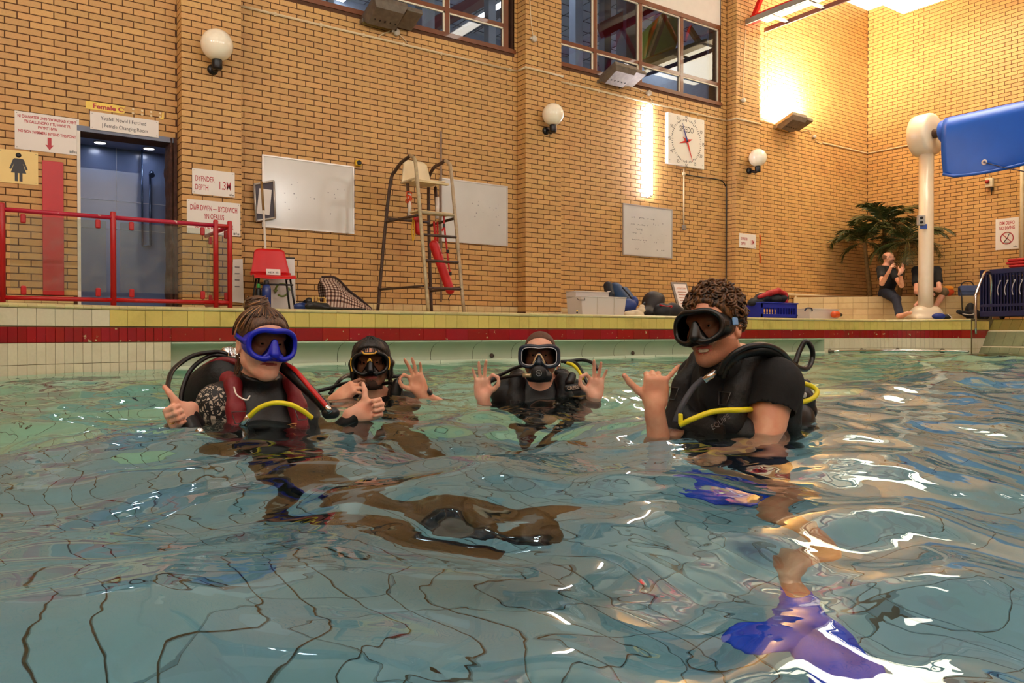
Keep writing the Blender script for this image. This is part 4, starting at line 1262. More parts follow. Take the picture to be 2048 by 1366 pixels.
# yellow sign with a figure in a skirt
M_SIGNY = mat('yellow_sign_board', (232, 200, 120), rough=0.35, var=0.03)
a, b = onY(76, 306, YF), onY(76, 371, YF)
x1_, z1_, z0_ = a.x, a.z, b.z
x0_ = x1_ - (z1_ - z0_) * 1.02
t, x0, z0, w, h = sign('toilet_sign', 'yellow sign with a black figure in a skirt', (x0_, x1_, z0_, z1_), YF, [], M_SIGNY)
cx = x0 + 0.5 * w
fig = [(-0.10, 0.76), (0.10, 0.76), (0.14, 0.73), (0.24, 0.44), (0.19, 0.42), (0.11, 0.62), (0.20, 0.32), (0.10, 0.32), (0.10, 0.07), (0.02, 0.07), (0.02, 0.32), (-0.02, 0.32), (-0.02, 0.07), (-0.10, 0.07), (-0.10, 0.32), (-0.20, 0.32), (-0.11, 0.62), (-0.19, 0.42), (-0.24, 0.44), (-0.14, 0.73)]
MB().prism([(p * h, q * h) for p, q in fig], (cx, YF - 0.0062, z0), UX, UZ, (0, -0.0008, 0), M_INKBLK).build('figure_body', None, t)
MB().lathe([(0, 0), (0.075 * h, 0), (0.075 * h, 0.0008), (0, 0.0008)], (cx, YF - 0.0062, z0 + 0.86 * h), (0, -1, 0), 20, M_INKBLK).build('figure_head', None, t)
# broken yellow strip sign and its glue dots
M_SIGNY2 = mat('bright_yellow_strip', (236, 196, 70), rough=0.35, var=0.04)
a, b = onY(171, 201, YF), onY(171, 217, YF); c = wx(253, YF); e = wx(329, YF)
hs_ = a.z - b.z
t = thing('door_strip_sign', 'broken yellow strip sign reading Female C above the doorway', 'sign', None, (a.x, YF, b.z))
jagp = [(0, 0), (c - a.x - 0.02, 0), (c - a.x - 0.005, 0.3 * hs_), (c - a.x - 0.025, 0.55 * hs_), (c - a.x, hs_), (0, hs_)]
MB().prism(jagp, (a.x, YF, b.z), UX, UZ, (0, -0.005, 0), M_SIGNY2).build('strip', None, t)
text_mesh('Female C', hs_ * 0.8, M_INKRED, (a.x + 0.07, YF - 0.005, b.z + 0.22 * hs_), UX, UZ, t, 'lettering', 'LEFT', 1.15, 0.0004, 0.0022)
t2 = thing('sign_fragment', 'small yellow corner left of the broken strip sign by glue spots', 'sign', None, (e, YF, b.z))
MB().prism([(0, 0), (0.05, 0), (0.05, hs_), (0.035, hs_ * 0.9), (0.03, 0.3 * hs_)], (e - 0.05, YF, b.z), UX, UZ, (0, -0.005, 0), M_SIGNY2).build('corner_piece', None, t2)
M_GLUE = mat('old_glue', (228, 204, 160), rough=0.7, var=0.05)
for px in (268, 286, 304, 322):
 for dz in (0.3, 0.78):
  x = wx(px, YF)
  MB().lathe([(0, 0.002), (0.012, 0.002), (0.015, 0)], (x, YF, b.z + dz * hs_), (0, -1, 0), 10, M_GLUE).build('glue_spot', None, t2)
sign('room_sign', 'white room sign in dark lettering over the changing room door', wall_rect(180, 318.7, 222.5, 257.7, WY - 0.02), WY - 0.02, [
 ('Ystafell Newid I Ferched', 0.48, 0.60, 0.30, M_INKBLK, 'CENTER', 0.80, 0.0), ('| Female Changing Room', 0.5, 0.20, 0.30, M_INKBLK, 'CENTER', 0.80, 0.0)])
YP = WY - PROJ - 0.001
sign('depth_sign', 'white depth sign reading 1.3M on the doorway pilaster', wall_rect(384, 470, 336, 387, YP), YP, [
 ('DYFNDER', 0.29, 0.52, 0.30, M_INKRED, 'CENTER', 0.55, 0.003), ('DEPTH', 0.22, 0.18, 0.30, M_INKRED, 'CENTER', 0.55, 0.003), ('1.3M', 0.76, 0.27, 0.46, M_INKRED, 'CENTER', 0.55, 0.003)], logo=(0.92, 0.05))
sign('warning_sign', 'white deep water warning sign with red lettering on the doorway pilaster', wall_rect(373.5, 481, 397.5, 466, YP), YP, [
 ('D\u0174R DWFN \u2014 BYDDWCH', 0.5, 0.70, 0.22, M_INKRED, 'CENTER', 0.50, 0.003), ('YN OFALUS', 0.5, 0.46, 0.22, M_INKRED, 'CENTER', 0.50, 0.003), ('BEWARE DEEP WATER', 0.5, 0.18, 0.22, M_INKRED, 'CENTER', 0.50, 0.003)], logo=(0.92, 0.04))
sign('depth_sign', 'white depth sign reading 1.8M on the corner pilaster', wall_rect(1478, 1511, 466, 494, YP), YP, [
 ('DYFNDER', 0.29, 0.52, 0.30, M_INKRED, 'CENTER', 0.55, 0.003), ('DEPTH', 0.24, 0.18, 0.30, M_INKRED, 'CENTER', 0.55, 0.003), ('1.8M', 0.76, 0.27, 0.46, M_INKRED, 'CENTER', 0.55, 0.003)], logo=(0.92, 0.05))
# red board beside the doorway
x0, x1, z0, z1 = wall_rect(84, 128, 321, 500)
tag(MB().box2((x0, WY - 0.03, ZD + 0.16), (x1, WY - 0.001, z1), mat('red_gloss_board', (186, 16, 18), 0.35, var=0.06), 0.004).build('red_board'), 'tall plain red board on the brick beside the doorway', 'board')
# whiteboards
M_WB = mat('whiteboard_face', (206, 200, 190), rough=0.18, var=0.05, scale=3)
M_ALU = mat('aluminium_trim', (196, 188, 178), rough=0.35, metal=0.6, var=0.04)
M_PEN = mat('faded_pen', (120, 112, 112), rough=0.6, var=0)
def whiteboard(label, rect, seed, writing=False):
 x0, x1, z0, z1 = rect
 t = thing('whiteboard', label, 'whiteboard', 'whiteboards on the brick wall', (x0, WY, z0))
 MB().box2((x0, WY - 0.016, z0), (x1, WY - 0.001, z1), M_WB).build('panel', None, t)
 f = 0.018
 for a, b in (((x0 - f, z0 - f), (x1 + f, z0)), ((x0 - f, z1), (x1 + f, z1 + f)), ((x0 - f, z0), (x0, z1)), ((x1, z0), (x1 + f, z1))):
  MB().box2((a[0], WY - 0.024, a[1]), (b[0], WY - 0.0005, b[1]), M_ALU).build('frame_edge', None, t)
 rr = random.Random(seed)
 mb = MB()
 n = 16
 for k in range(n):
  x = rr.uniform(x0 + 0.2 * (x1 - x0), x1 - 0.1 * (x1 - x0)); z = rr.uniform(z0 + 0.25 * (z1 - z0), z0 + 0.7 * (z1 - z0))
  mb.box2((x, WY - 0.0166, z), (x + rr.uniform(0.004, 0.018), WY - 0.0158, z + rr.uniform(0.003, 0.02)), M_PEN)
 mb.build('pen_marks', None, t)['kind'] = 'stuff'
 if writing:
  mb = MB()
  for (u0, u1, v) in ((0.12, 0.60, 0.76), (0.14, 0.42, 0.62), (0.20, 0.36, 0.53), (0.18, 0.36, 0.45), (0.17, 0.46, 0.31), (0.06, 0.10, 0.13), (0.24, 0.28, 0.12), (0.68, 0.71, 0.13), (0.78, 0.84, 0.13)):
   u = u0
   while u < u1:
    ww = rr.uniform(0.012, 0.05)
    if rr.random() > 0.2:
     xx = x0 + u * (x1 - x0)
     pts = [Vector((xx + ww * (x1 - x0) * q / 6, WY - 0.0163, z0 + v * (z1 - z0) + rr.uniform(-0.012, 0.014))) for q in range(7)]
     mb.tube(pts, 0.0028, 4, M_PEN, False)
    u += ww + 0.012
  mb.build('handwriting', None, t)['kind'] = 'stuff'
 return t
whiteboard('large blank whiteboard behind the red chair', wall_rect(526, 705, 312.5, 451.5), 1)
whiteboard('blank whiteboard behind the lifeguard chair', wall_rect(880, 1012, 358, 480), 2)
whiteboard('smaller whiteboard with faint handwriting under the strip light', wall_rect(1246, 1341.5, 408.5, 508), 3, True)
# small noticeboard hanging askew in front of the whiteboard, with a sheet
Yn = WY - 0.06
t = thing('pin_board', 'small grey pin board with an aluminium frame in front of the whiteboard', 'board', None, onY(527, 440, Yn))
c = [onY(508, 369, Yn), onY(547, 362, Yn), onY(550, 436, Yn), onY(512, 442, Yn)]
def quad_board(c, th, m, name, parent):
 n = (c[1] - c[0]).cross(c[3] - c[0]).normalized()
 if n.y > 0: n = -n
 vs = [p for p in c] + [p - n * th for p in c]
 return MB().add(vs, [(0, 1, 2, 3), (7, 6, 5, 4), (0, 4, 5, 1), (1, 5, 6, 2), (2, 6, 7, 3), (3, 7, 4, 0)], m).build(name, None, parent)
quad_board(c, 0.02, mat('grey_felt', (84, 78, 84), 0.95), 'felt', t)
for a, b in ((0, 1), (1, 2), (2, 3), (3, 0)):
 MB().tube([c[a] + Vector((0, -0.006, 0)), c[b] + Vector((0, -0.006, 0))], 0.014, 6).build('frame_edge', M_ALU, t)
cc = [onY(518.5, 376.5, Yn - 0.01), onY(543.5, 380, Yn - 0.01), onY(539, 430.5, Yn - 0.01), onY(513.5, 426.5, Yn - 0.01)]
quad_board(cc, 0.003, mat('white_paper', (224, 214, 204), 0.7, var=0.02), 'paper', t)
# white note leaning at the foot of the pilaster
Yk = WY - PROJ - 0.03
c = [onY(466, 519, Yk), onY(485.5, 518, Yk), onY(487.5, 606, Yk), onY(464.5, 604, Yk)]
o = thing('paper_notice', 'tall white paper notice taped at the foot of the doorway pilaster', 'notice', None, c[3])
quad_board(c, 0.003, MATS['white_paper'], 'sheet', o)
for k in range(4):
 p = onY(473, 535 + k * 13, Yk - 0.004); MB().box2((p.x - 0.02, p.y - 0.001, p.z), (p.x + 0.035, p.y, p.z + 0.012), M_PEN).build('text_block', None, o)
# globe lamps on the pilasters
M_GLOBE = mat('opal_globe', (252, 238, 210), rough=0.12, var=0.02, coat=0.4)
M_BLKPL = mat('black_plastic', (16, 15, 16), rough=0.4, var=0.1)
def globe_lamp(label, px, py, base_px, base_py, r):
 t = thing('globe_lamp', label, 'wall lamp', 'globe lamps on the pilasters', onY(base_px, base_py, YP))
 b = onY(base_px, base_py, YP)
 c = at(px, py, depth_of(b) - 0.16)
 c = Vector((b.x + 0.0, YP - 0.185, 0)); cz = onY(px, py, YP - 0.185); c = Vector((cz.x, cz.y, cz.z))
 MB().lathe([(0, -r), (r * 0.35, -r * 0.94), (r * 0.6, -r * 0.8), (r * 0.8, -r * 0.6), (r * 0.95, -r * 0.3), (r, 0), (r * 0.95, r * 0.3), (r * 0.8, r * 0.6), (r * 0.6, r * 0.8), (r * 0.35, r * 0.94), (0, r)], c, (0, 0, 1), 28, M_GLOBE).build('globe', None, t)
 MB().lathe([(r * 0.30, 0), (r * 0.32, -0.02), (r * 0.32, -0.10), (r * 0.26, -0.115), (0, -0.115)], (c.x, c.y, c.z - r * 0.93), (0, 0, 1), 18, M_BLKPL).build('lamp_holder', None, t)
 n = c.z - r * 0.93 - 0.085
 MB().tube([(c.x, c.y, n), (c.x, c.y + 0.05, n - 0.02), (b.x, YP - 0.03, b.z)], 0.03, 10).build('arm', M_BLKPL, t)
 MB().lathe([(0.062, 0), (0.062, 0.02), (0.05, 0.045), (0.0, 0.05)], (b.x, YP, b.z), (0, -1, 0), 18, M_BLKPL).build('wall_plate', None, t)
globe_lamp('cream globe lamp on the pilaster beside the changing room door', 434, 90, 425, 140, 0.182)
globe_lamp('cream globe lamp on the middle pilaster between the windows', 1106, 229, 1091, 262, 0.168)
globe_lamp('cream globe lamp on the corner pilaster by the depth sign', 1515.5, 315.5, 1497, 342, 0.168)
# wall floodlights (three along the wall, one lit)
M_FLOODC = mat('grey_weathered_flood', (112, 100, 86), rough=0.55, metal=0.3, var=0.25, scale=14)
def floodlight(label, px, py, Yw, lit=False, zlift=0.0):
 b = onY(px, py, Yw)
 t = thing('floodlight', label, 'floodlight', 'wall floodlights', b)
 L_, W_, H_ = 0.48, 0.42, 0.16
 x0 = b.x - 0.30
 tilt = math.radians(20)
 ux = Vector((1, 0, 0)); uo = Vector((0, -math.cos(tilt), math.sin(tilt))); un = Vector((0, math.sin(tilt), math.cos(tilt)))
 o = Vector((x0, Yw - 0.05, b.z))
 def P(a, c, d): return o + ux * a + uo * c + un * d
 body = [(0, 0.0, 0), (0, W_, 0.02), (0, W_, 0.10), (0, 0.0, 0.13)]
 # housing: tapered box
 bot = [P(0.04, 0.06, -0.10), P(0.44, 0.06, -0.10), P(0.44, 0.36, -0.07), P(0.04, 0.36, -0.07)]
 top = [P(0, 0, 0.06), P(L_, 0, 0.06), P(L_, W_, 0.06), P(0, W_, 0.06)]
 mid = [P(0, 0, 0.0), P(L_, 0, 0.0), P(L_, W_, 0.0), P(0, W_, 0.0)]
 mb = MB()
 fs = [(3, 2, 1, 0)]
 for i in range(4):
  j = (i + 1) % 4
  fs += [(i, j, 4 + j, 4 + i), (4 + i, 4 + j, 8 + j, 8 + i)]
 mb.add(bot + mid + top, fs, M_FLOODC)
 mb.build('housing', None, t)
 # gear box beside it
 R = Matrix((ux, uo, un)).transposed()
 MB().box(P(L_ + 0.13, 0.20, 0.03), (0.24, 0.36, 0.07), R, M_FLOODC, 0.01).build('gear_tray', None, t)
 for k in range(5):
  MB().box(P(0.10 + k * 0.075, 0.16, -0.093), (0.014, 0.02, 0.01), R, M_BLKPL).build('vent_hole', None, t)
 for s in (-0.01, L_ + 0.01):
  MB().box((P(s, 0.0, 0) + Vector((0, 0.02, -0.02))), (0.012, 0.14, 0.05), None, M_FLOODC).build('bracket', None, t)
 MB().add([P(0.02, 0.02, 0.061), P(L_ - 0.02, 0.02, 0.061), P(L_ - 0.02, W_ - 0.02, 0.061), P(0.02, W_ - 0.02, 0.061)], [(0, 1, 2, 3)], emit_mat('flood_glow', (255, 240, 200), 60) if lit else mat('flood_glass', (60, 60, 62), 0.08, var=0)).build('front_glass', None, t)
 if lit:
  l = bpy.data.lights.new('floodlight_lamp', 'AREA'); l.shape = 'RECTANGLE'; l.size = 0.36; l.size_y = 0.30; l.energy = W_UPLIGHT; l.color = (1.0, 0.86, 0.6)
  lo = bpy.data.objects.new('floodlight_lamp', l); COL.objects.link(lo); lo.location = P(L_ / 2, W_ / 2 - 0.04, 0.075)
  lo.rotation_euler = (-(un)).to_track_quat('-Z', 'Y').to_euler() if False else un.to_track_quat('-Z', 'Y').to_euler()
  adopt(lo, t)
 return t, P
fl1, P1 = floodlight('unlit grey floodlight under the window over the lifeguard chair', 762, 52, WY)
fl2, P2 = floodlight('unlit grey floodlight beside the strip light under the window', 1222, 168, WY)
fl3, P3 = floodlight('lit grey floodlight shining up the brick near the corner', 1566, 258, WY, True)
# junction boxes and their leads
M_GREYBOX = mat('pale_grey_plastic', (196, 182, 160), rough=0.5, var=0.06)
M_CABLE = mat('cream_cable', (216, 192, 150), rough=0.5, var=0.03)
def jbox(label, px, py, Yw, leads, r=0.05):
 b = onY(px, py, Yw)
 t = thing('junction_box', label, 'junction box', 'junction boxes', b)
 MB().lathe([(r, 0), (r, 0.045), (r * 0.9, 0.055), (0, 0.055)], (b.x, Yw, b.z), (0, -1, 0), 8, M_GREYBOX).build('box', None, t)
 MB().box((b.x - r * 1.1, Yw - 0.025, b.z), (0.03, 0.03, 0.03), None, M_GREYBOX).build('gland', None, t)
 for ld in leads:
  pts = catmull([onY(x, y, Yw - 0.012) for x, y in ld], 6)
  MB().tube(pts, 0.007, 6).build('lead', M_CABLE, t)
 return t
jbox('junction box hanging from a lead under the first floodlight', 791, 66, WY, [[(780, 62), (765, 68), (757, 74)], [(797, 68), (808, 78), (814, 86)], [(790, 58), (786, 50), (782, 44)]])
jbox('junction box on the middle pilaster below a hanging cable', 1066, 79, YP, [[(1066, 72), (1062, 40), (1059, -10)]])
jbox('junction box on the corner pilaster below a hanging cable', 1484.5, 201, YP, [[(1485, 194), (1488, 130), (1491, 60)]], 0.045)
jbox('junction box between the second floodlight and the strip light', 1296, 187, WY, [[(1290, 184), (1270, 176), (1246, 172)], [(1288, 192), (1280, 198), (1272, 200)], [(1300, 195), (1306, 204), (1308, 212)]])
jbox('junction box at the end of the lit floodlight lead', 1626.5, 274, WY, [[(1622, 268), (1618, 262), (1606, 262)], [(1630, 280), (1636, 285), (1644, 288)]], 0.04)
jbox('junction box in the roof corner by the suspended panel', 1747, 23, WY, [[(1747, 16), (1747, 2)]], 0.05)
# long conduit round the pilasters
cz = onY(485, 7, WY).z; cz2 = onY(1450, 243, WY).z
czA = onY(760, 79, WY).z
t = thing('conduit', 'long cream cable conduit running round the pilasters', 'conduit', None, (2.8, WY, czA))
yc, yp = WY - 0.016, WY - PROJ - 0.016
runs = [[(PILAS[0][1] + 0.02, yc), (PILAS[1][0] - 0.016, yc), (PILAS[1][0] - 0.016, yp), (PILAS[1][1] + 0.016, yp), (PILAS[1][1] + 0.016, yc), (PILAS[2][0] - 0.016, yc), (PILAS[2][0] - 0.016, yp), (PILAS[2][1] + 0.016, yp)]]
for a, b in zip(runs[0][:-1], runs[0][1:]):
 MB().tube([(a[0], a[1], czA), (b[0], b[1], czA)], 0.017, 8).build('pipe_run', M_CABLE, t)
 MB().sphere((b[0], b[1], czA), 0.019, 8, 6, M_CABLE).build('elbow', None, t)
for k in range(14):
 x = 3.2 + k * 0.6
 if PILAS[1][0] - 0.1 < x < PILAS[1][1] + 0.1: continue
 MB().box((x, WY - 0.012, czA), (0.03, 0.024, 0.05), None, M_CABLE).build('saddle', None, t)
p = onY(1644, 287, WY)
t = thing('conduit', 'thin cream conduit turning the room corner beneath the lit floodlight', 'conduit', None, p)
zc = onY(1733, 307, WY).z
MB().tube([(p.x, yc, zc), (WX - 0.016, yc, zc), (WX - 0.016, 7.2, zc)], 0.012, 8).build('pipe_run', M_CABLE, t)
# yellow alarm sounder
b = onY(714.5, 327, WY)
t = thing('alarm_sounder', 'small square yellow alarm with a black centre beside the large whiteboard', 'alarm', None, b)
MB().box((b.x, WY - 0.03, b.z), (0.085, 0.06, 0.085), None, mat('yellow_plastic', (222, 176, 30), 0.4), 0.015).build('case', None, t)
MB().lathe([(0.032, 0), (0.032, 0.012), (0.018, 0.016), (0.012, 0.006), (0, 0.006)], (b.x, WY - 0.06, b.z), (0, -1, 0), 18, M_BLKPL).build('horn', None, t)
# grey conduit pole behind the lifeguard chair
a, b = onY(882, 263, WY - 0.05), onY(879, 480, WY - 0.05)
tag(MB().tube([a, Vector((a.x, a.y, ZD + 0.2))], 0.014, 8).build('pole', mat('grey_pole', (140, 116, 100), 0.5)), 'thin grey pole standing against the brick behind the lifeguard chair', 'pole')
# vertical strip light
a, b = onY(1300, 207, WY - 0.07), onY(1297.5, 394, WY - 0.07)
t = thing('strip_light', 'lit vertical fluorescent strip light on the brick beside the clock', 'wall light', None, b)
MB().box2((a.x - 0.03, WY - 0.011, b.z), (a.x + 0.03, WY - 0.001, a.z), M_WHITE_PAINT, 0.003).build('batten', None, t)
MB().box2((a.x - 0.045, WY - 0.10, b.z + 0.03), (a.x + 0.045, WY - 0.012, a.z - 0.03), None, 0.02).build('tube', emit_mat('tube_glow', (240, 240, 255), E_TUBE), t)
for z in (b.z + 0.015, a.z - 0.015): MB().box((a.x, WY - 0.07, z), (0.045, 0.06, 0.03), None, M_WHITE_PAINT).build('end_cap', None, t)
# poolside pace clock
x0, x1, z0, z1 = wall_rect(1336, 1408, 223.7, 325.9, WY - 0.07)
YCK = WY - 0.07
t = thing('pace_clock', 'square white pace clock with red and blue hands beside the strip light', 'clock', None, ((x0 + x1) / 2, WY, z0))
MB().box2((x0, YCK, z0), (x1, WY - 0.001, z1), mat('clock_face_white', (236, 226, 208), 0.35, var=0.01), 0.006).build('case', None, t)
cx, czz, Rr = (x0 + x1) / 2, (z0 + z1) / 2, (x1 - x0) * 0.43
mbt = MB()
for k in range(60):
 if k % 5 == 0 and False: continue
 a = k * 2 * PI / 60; R_ = Matrix.Rotation(a, 3, 'Y')
 l = 0.045 if k % 5 == 0 else 0.028
 mbt.box(Vector((cx, YCK - 0.0015, czz)) + R_ @ Vector((0, 0, Rr - l / 2 - 0.02)), (0.010, 0.002, l), R_, M_INKBLK)
mbt.build('minute_marks', None, t)['kind'] = 'stuff'
for k in range(1, 13):
 a = k * 2 * PI / 12
 text_mesh(str(k * 5), 0.085, M_INKBLK, (cx + math.sin(a) * (Rr + 0.03), YCK, czz + math.cos(a) * (Rr + 0.03) - 0.03), UX, UZ, t, 'numeral', 'CENTER', 0.9, 0.0005)
text_mesh('SPEEDO', 0.145, M_INKBLK, (cx, YCK, czz + 0.16), UX, UZ, t, 'lettering', 'CENTER', 0.72, 0.0005)
M_HRED = mat('red_clock_hand', (204, 40, 26), 0.4, var=0); M_HBLU = mat('blue_clock_hand', (44, 46, 120), 0.4, var=0)
def hand(a, L_, w, m, lift):
 R_ = Matrix.Rotation(a, 3, 'Y')
 o = Vector((cx, YCK - lift, czz))
 MB().add([o + R_ @ Vector((-w, 0, -0.02)), o + R_ @ Vector((w, 0, -0.02)), o + R_ @ Vector((0.002, 0, L_)), o + R_ @ Vector((-0.002, 0, L_))] + [o + R_ @ Vector((-w, 0.003, -0.02)), o + R_ @ Vector((w, 0.003, -0.02)), o + R_ @ Vector((0.002, 0.003, L_)), o + R_ @ Vector((-0.002, 0.003, L_))], [(0, 1, 2, 3), (4, 7, 6, 5), (0, 4, 5, 1), (1, 5, 6, 2), (2, 6, 7, 3), (3, 7, 4, 0)], m).build('hand', None, t)
hand(math.radians(-22), 0.33, 0.022, M_HBLU, 0.02); hand(math.radians(158), 0.38, 0.022, M_HRED, 0.018)
hand(math.radians(72), 0.15, 0.04, M_HRED, 0.012); hand(math.radians(252), 0.20, 0.03, M_HRED, 0.012); hand(math.radians(-60), 0.12, 0.03, M_HRED, 0.014)
MB().lathe([(0.016, 0), (0.016, 0.03), (0, 0.03)], (cx, YCK, czz), (0, -1, 0), 12, M_INKBLK).build('hub', None, t)
for sx in (0.05, 0.95):
 for sz in (0.07, 0.93): MB().lathe([(0.006, 0), (0.006, 0.002), (0, 0.003)], (x0 + sx * (x1 - x0), YCK, z0 + sz * (z1 - z0)), (0, -1, 0), 8, M_INKGRY).build('screw', None, t)
# conduit, spur and black cable below the clock
a, b, c = onY(1367.5, 338, yc), onY(1367.5, 348, yc), onY(1367.5, 452, yc)
t = thing('clock_conduit', 'white conduit dropping from the clock to a grey switch', 'conduit', None, c)
MB().tube([a, c], 0.014, 8).build('pipe_run', M_CABLE, t)
MB().lathe([(0.035, 0), (0.035, 0.03), (0, 0.035)], (b.x, WY - 0.005, b.z), (0, -1, 0), 12, M_CABLE).build('round_box', None, t)
MB().box((c.x, WY - 0.025, c.z - 0.03), (0.075, 0.05, 0.09), None, mat('grey_switch', (130, 118, 104), 0.5), 0.008).build('switch', None, t)
pts = [onY(1371, 349, yc), onY(1400, 354, yc), onY(1440, 360, yc)]
e = onY(1452, 372, yc)
xk = PILAS[2][0] - 0.02
pts = catmull([Vector((p.x, yc, p.z)) for p in pts] + [Vector((xk - 0.03, yc, e.z)), Vector((xk, yc, e.z - 0.12)), Vector((xk, yc, 1.4)), Vector((xk, yc, ZD + 0.16))], 6)
tag(MB().tube(pts, 0.010, 6).build('black_cable', M_BLKPL), 'black cable looping from the clock conduit down beside the corner pilaster', 'cable')
# ---- end wall: no diving sign, emergency stop, vertical pipe
NXD = Vector((-1, 0, 0)); UY = Vector((0, -1, 0))
Xe = WX - 0.001
a, b, c = onX(1991.5, 439, Xe), onX(1991.5, 500.5, Xe), onX(2038, 434, Xe)
t = thing('no_diving_sign', 'white no diving sign with red crossed circle on the end wall', 'sign', None, b)
y0, y1, z0, z1 = a.y, c.y, b.z, a.z
MB().box2((Xe - 0.006, y1, z0), (Xe, y0, z1), M_SIGNW).build('board', None, t)
hh = z1 - z0; ww = y0 - y1
def EP(u, v, lift=0.0065): return Vector((Xe - lift, y0 - u * ww, z0 + v * hh))
text_mesh('DIM DEIFIO', 0.15 * hh, M_INKRED, EP(0.5, 0.80, 0.006), UY, UZ, t, 'lettering', 'CENTER', 0.58, 0.0006, 0.003 * hh)
text_mesh('NO DIVING', 0.15 * hh, M_INKRED, EP(0.5, 0.64, 0.006), UY, UZ, t, 'lettering', 'CENTER', 0.58, 0.0006, 0.003 * hh)
logo_mark(EP(0.86, 0.065), UY, 0.022 * hh, t)
ring = [EP(0.5, 0.36) + UY * math.cos(q) * 0.185 * hh + UZ * math.sin(q) * 0.185 * hh for q in np.linspace(0, 2 * PI, 40)[:-1]]
MB().tube(ring, 0.014 * hh, 6, None, True, True).build('ring', M_INKRED, t)
MB().tube([EP(0.5, 0.36) + UY * -0.13 * hh + UZ * 0.13 * hh, EP(0.5, 0.36) + UY * 0.13 * hh - UZ * 0.13 * hh], 0.012 * hh, 6).build('slash', M_INKRED, t)
MB().tube([EP(0.36, 0.23), EP(0.52, 0.37), EP(0.60, 0.50)], 0.012 * hh, 5).build('diver_figure', M_INKBLK, t)
MB().tube([EP(0.44, 0.36), EP(0.52, 0.37)], 0.010 * hh, 5).build('diver_arm', M_INKBLK, t)
for v in (0.215, 0.19): MB().tube([EP(0.34, v), EP(0.46, v + 0.008), EP(0.58, v), EP(0.66, v + 0.006)], 0.006 * hh, 5).build('water_line', M_INKBLK, t)
b = onX(1981, 366, WX)
t = thing('emergency_stop', 'white box with a red emergency stop button on the end wall', 'button', None, b)
MB().box((WX - 0.04, b.y, b.z), (0.08, 0.14, 0.18), None, mat('cream_plastic', (222, 206, 172), 0.4), 0.012).build('box', None, t)
MB().lathe([(0.038, 0), (0.042, 0.02), (0.03, 0.035), (0, 0.038)], (WX - 0.08, b.y + 0.02, b.z + 0.02), (-1, 0, 0), 16, mat('red_button', (150, 24, 20), 0.35)).build('button', None, t)
MB().tube([(WX - 0.04, b.y, b.z + 0.09), (WX - 0.04, b.y, b.z + 0.45)], 0.012, 8).build('conduit', M_CABLE, t)
MB().lathe([(0.022, 0), (0.022, -0.05), (0.008, -0.10), (0.006, -0.16)], (WX - 0.04, b.y - 0.04, b.z - 0.09), (0, 0, 1), 10, M_BLKPL).build('cable_gland', None, t)
a = onX(2043.5, 460, WX - 0.03)
tag(MB().tube([(a.x, a.y, 1.5), (a.x, a.y, 4.2)], 0.035, 10).build('downpipe', M_CABLE), 'thick cream vertical pipe on the end wall beside the no diving sign', 'pipe')
p = onY(1520, 500, WY - 0.03)
pts = [onY(1519 + 2 * math.sin(k * 1.3), 470 + k * 8, WY - 0.03) for k in range(8)]
tag(MB().tube(catmull(pts, 4), 0.018, 6).build('orange_rope', mat('orange_rope', (200, 84, 20), 0.8)), 'hank of orange rope hanging behind the corner pilaster', 'rope')
# housings of the added floodlights on unseen walls; lamps at the top of the script
for k, p in enumerate(ADDED_UPLIGHTS):
 where = ['by the side wall corner', 'facing the doorway', 'facing the lifeguard chair', 'facing the clock', 'by the end wall corner', 'low on the side wall', 'high on the side wall'][k]
 t = thing('floodlight', 'lit grey floodlight on the walls opposite the divers, ' + where, 'floodlight', 'lit floodlights', p)  # added floodlights on unseen walls
 MB().box((p[0], p[1], p[2] - 0.12), (0.6, 0.45, 0.2), None, M_FLOODC, 0.02).build('housing', None, t)
 q = (p[0], YN, p[2] - 0.15) if k < 5 else (XL, p[1], p[2] - 0.15)
 MB().tube([(p[0], p[1], p[2] - 0.15), q], 0.03, 8).build('bracket', M_FLOODC, t)
# ================================================================== things on the deck
def dk(px, Y): return Vector((wx(px, Y), Y, ZD))
def zp(px, py, Y): return onY(px, py, Y).z
# ---- red balustrade with glass panels
M_REDP = piece_mat('worn_red_paint', (176, 16, 18), rough=0.35, vlo=0.96, vhi=1.04, grain=0.05, bump=0.05, chip=(206, 186, 170))
M_REDB = mat('red_paint', (172, 14, 18), rough=0.35, var=0.06)
M_GLASSB = pane_mat('balustrade_glass', (238, 244, 240), 1.0, 0.12)
YB = 8.32
t = thing('balustrade', 'red tubular balustrade with clear glass panels beside the changing room door', 'railing', None, dk(227, YB))
zt, zb = zp(222, 435, YB), zp(222, 600, YB)
posts = [wx(5, YB), wx(227, YB), wx(432, YB), wx(460, YB)]
for k, x in enumerate(posts):
 MB().lathe([(0.026, 0), (0.026, zp(227, 423, YB) - ZD - 0.012), (0.02, zp(227, 423, YB) - ZD), (0, zp(227, 423, YB) - ZD)], (x, YB, ZD - 0.002), (0, 0, 1), 14, M_REDB).build('post', None, t)
for k in range(3):
 MB().tube([(posts[k], YB, zt), (posts[k + 1], YB, zt)], 0.021, 12).build('top_rail', M_REDP, t)
 MB().tube([(posts[k], YB, zb), (posts[k + 1], YB, zb)], 0.021, 12).build('bottom_rail', M_REDB, t)
MB().tube([(-0.9, YB, zt), (posts[0], YB, zt)], 0.021, 12).build('top_rail', M_REDP, t); MB().tube([(-0.9, YB, zb), (posts[0], YB, zb)], 0.021, 12).build('bottom_rail', M_REDB, t)
MB().tube([(posts[3], YB, zt), (posts[3], WY - 0.5, zt)], 0.021, 12).build('top_rail', M_REDP, t); MB().tube([(posts[3], YB, zb), (posts[3], WY - 0.5, zb)], 0.021, 12).build('bottom_rail', M_REDB, t)
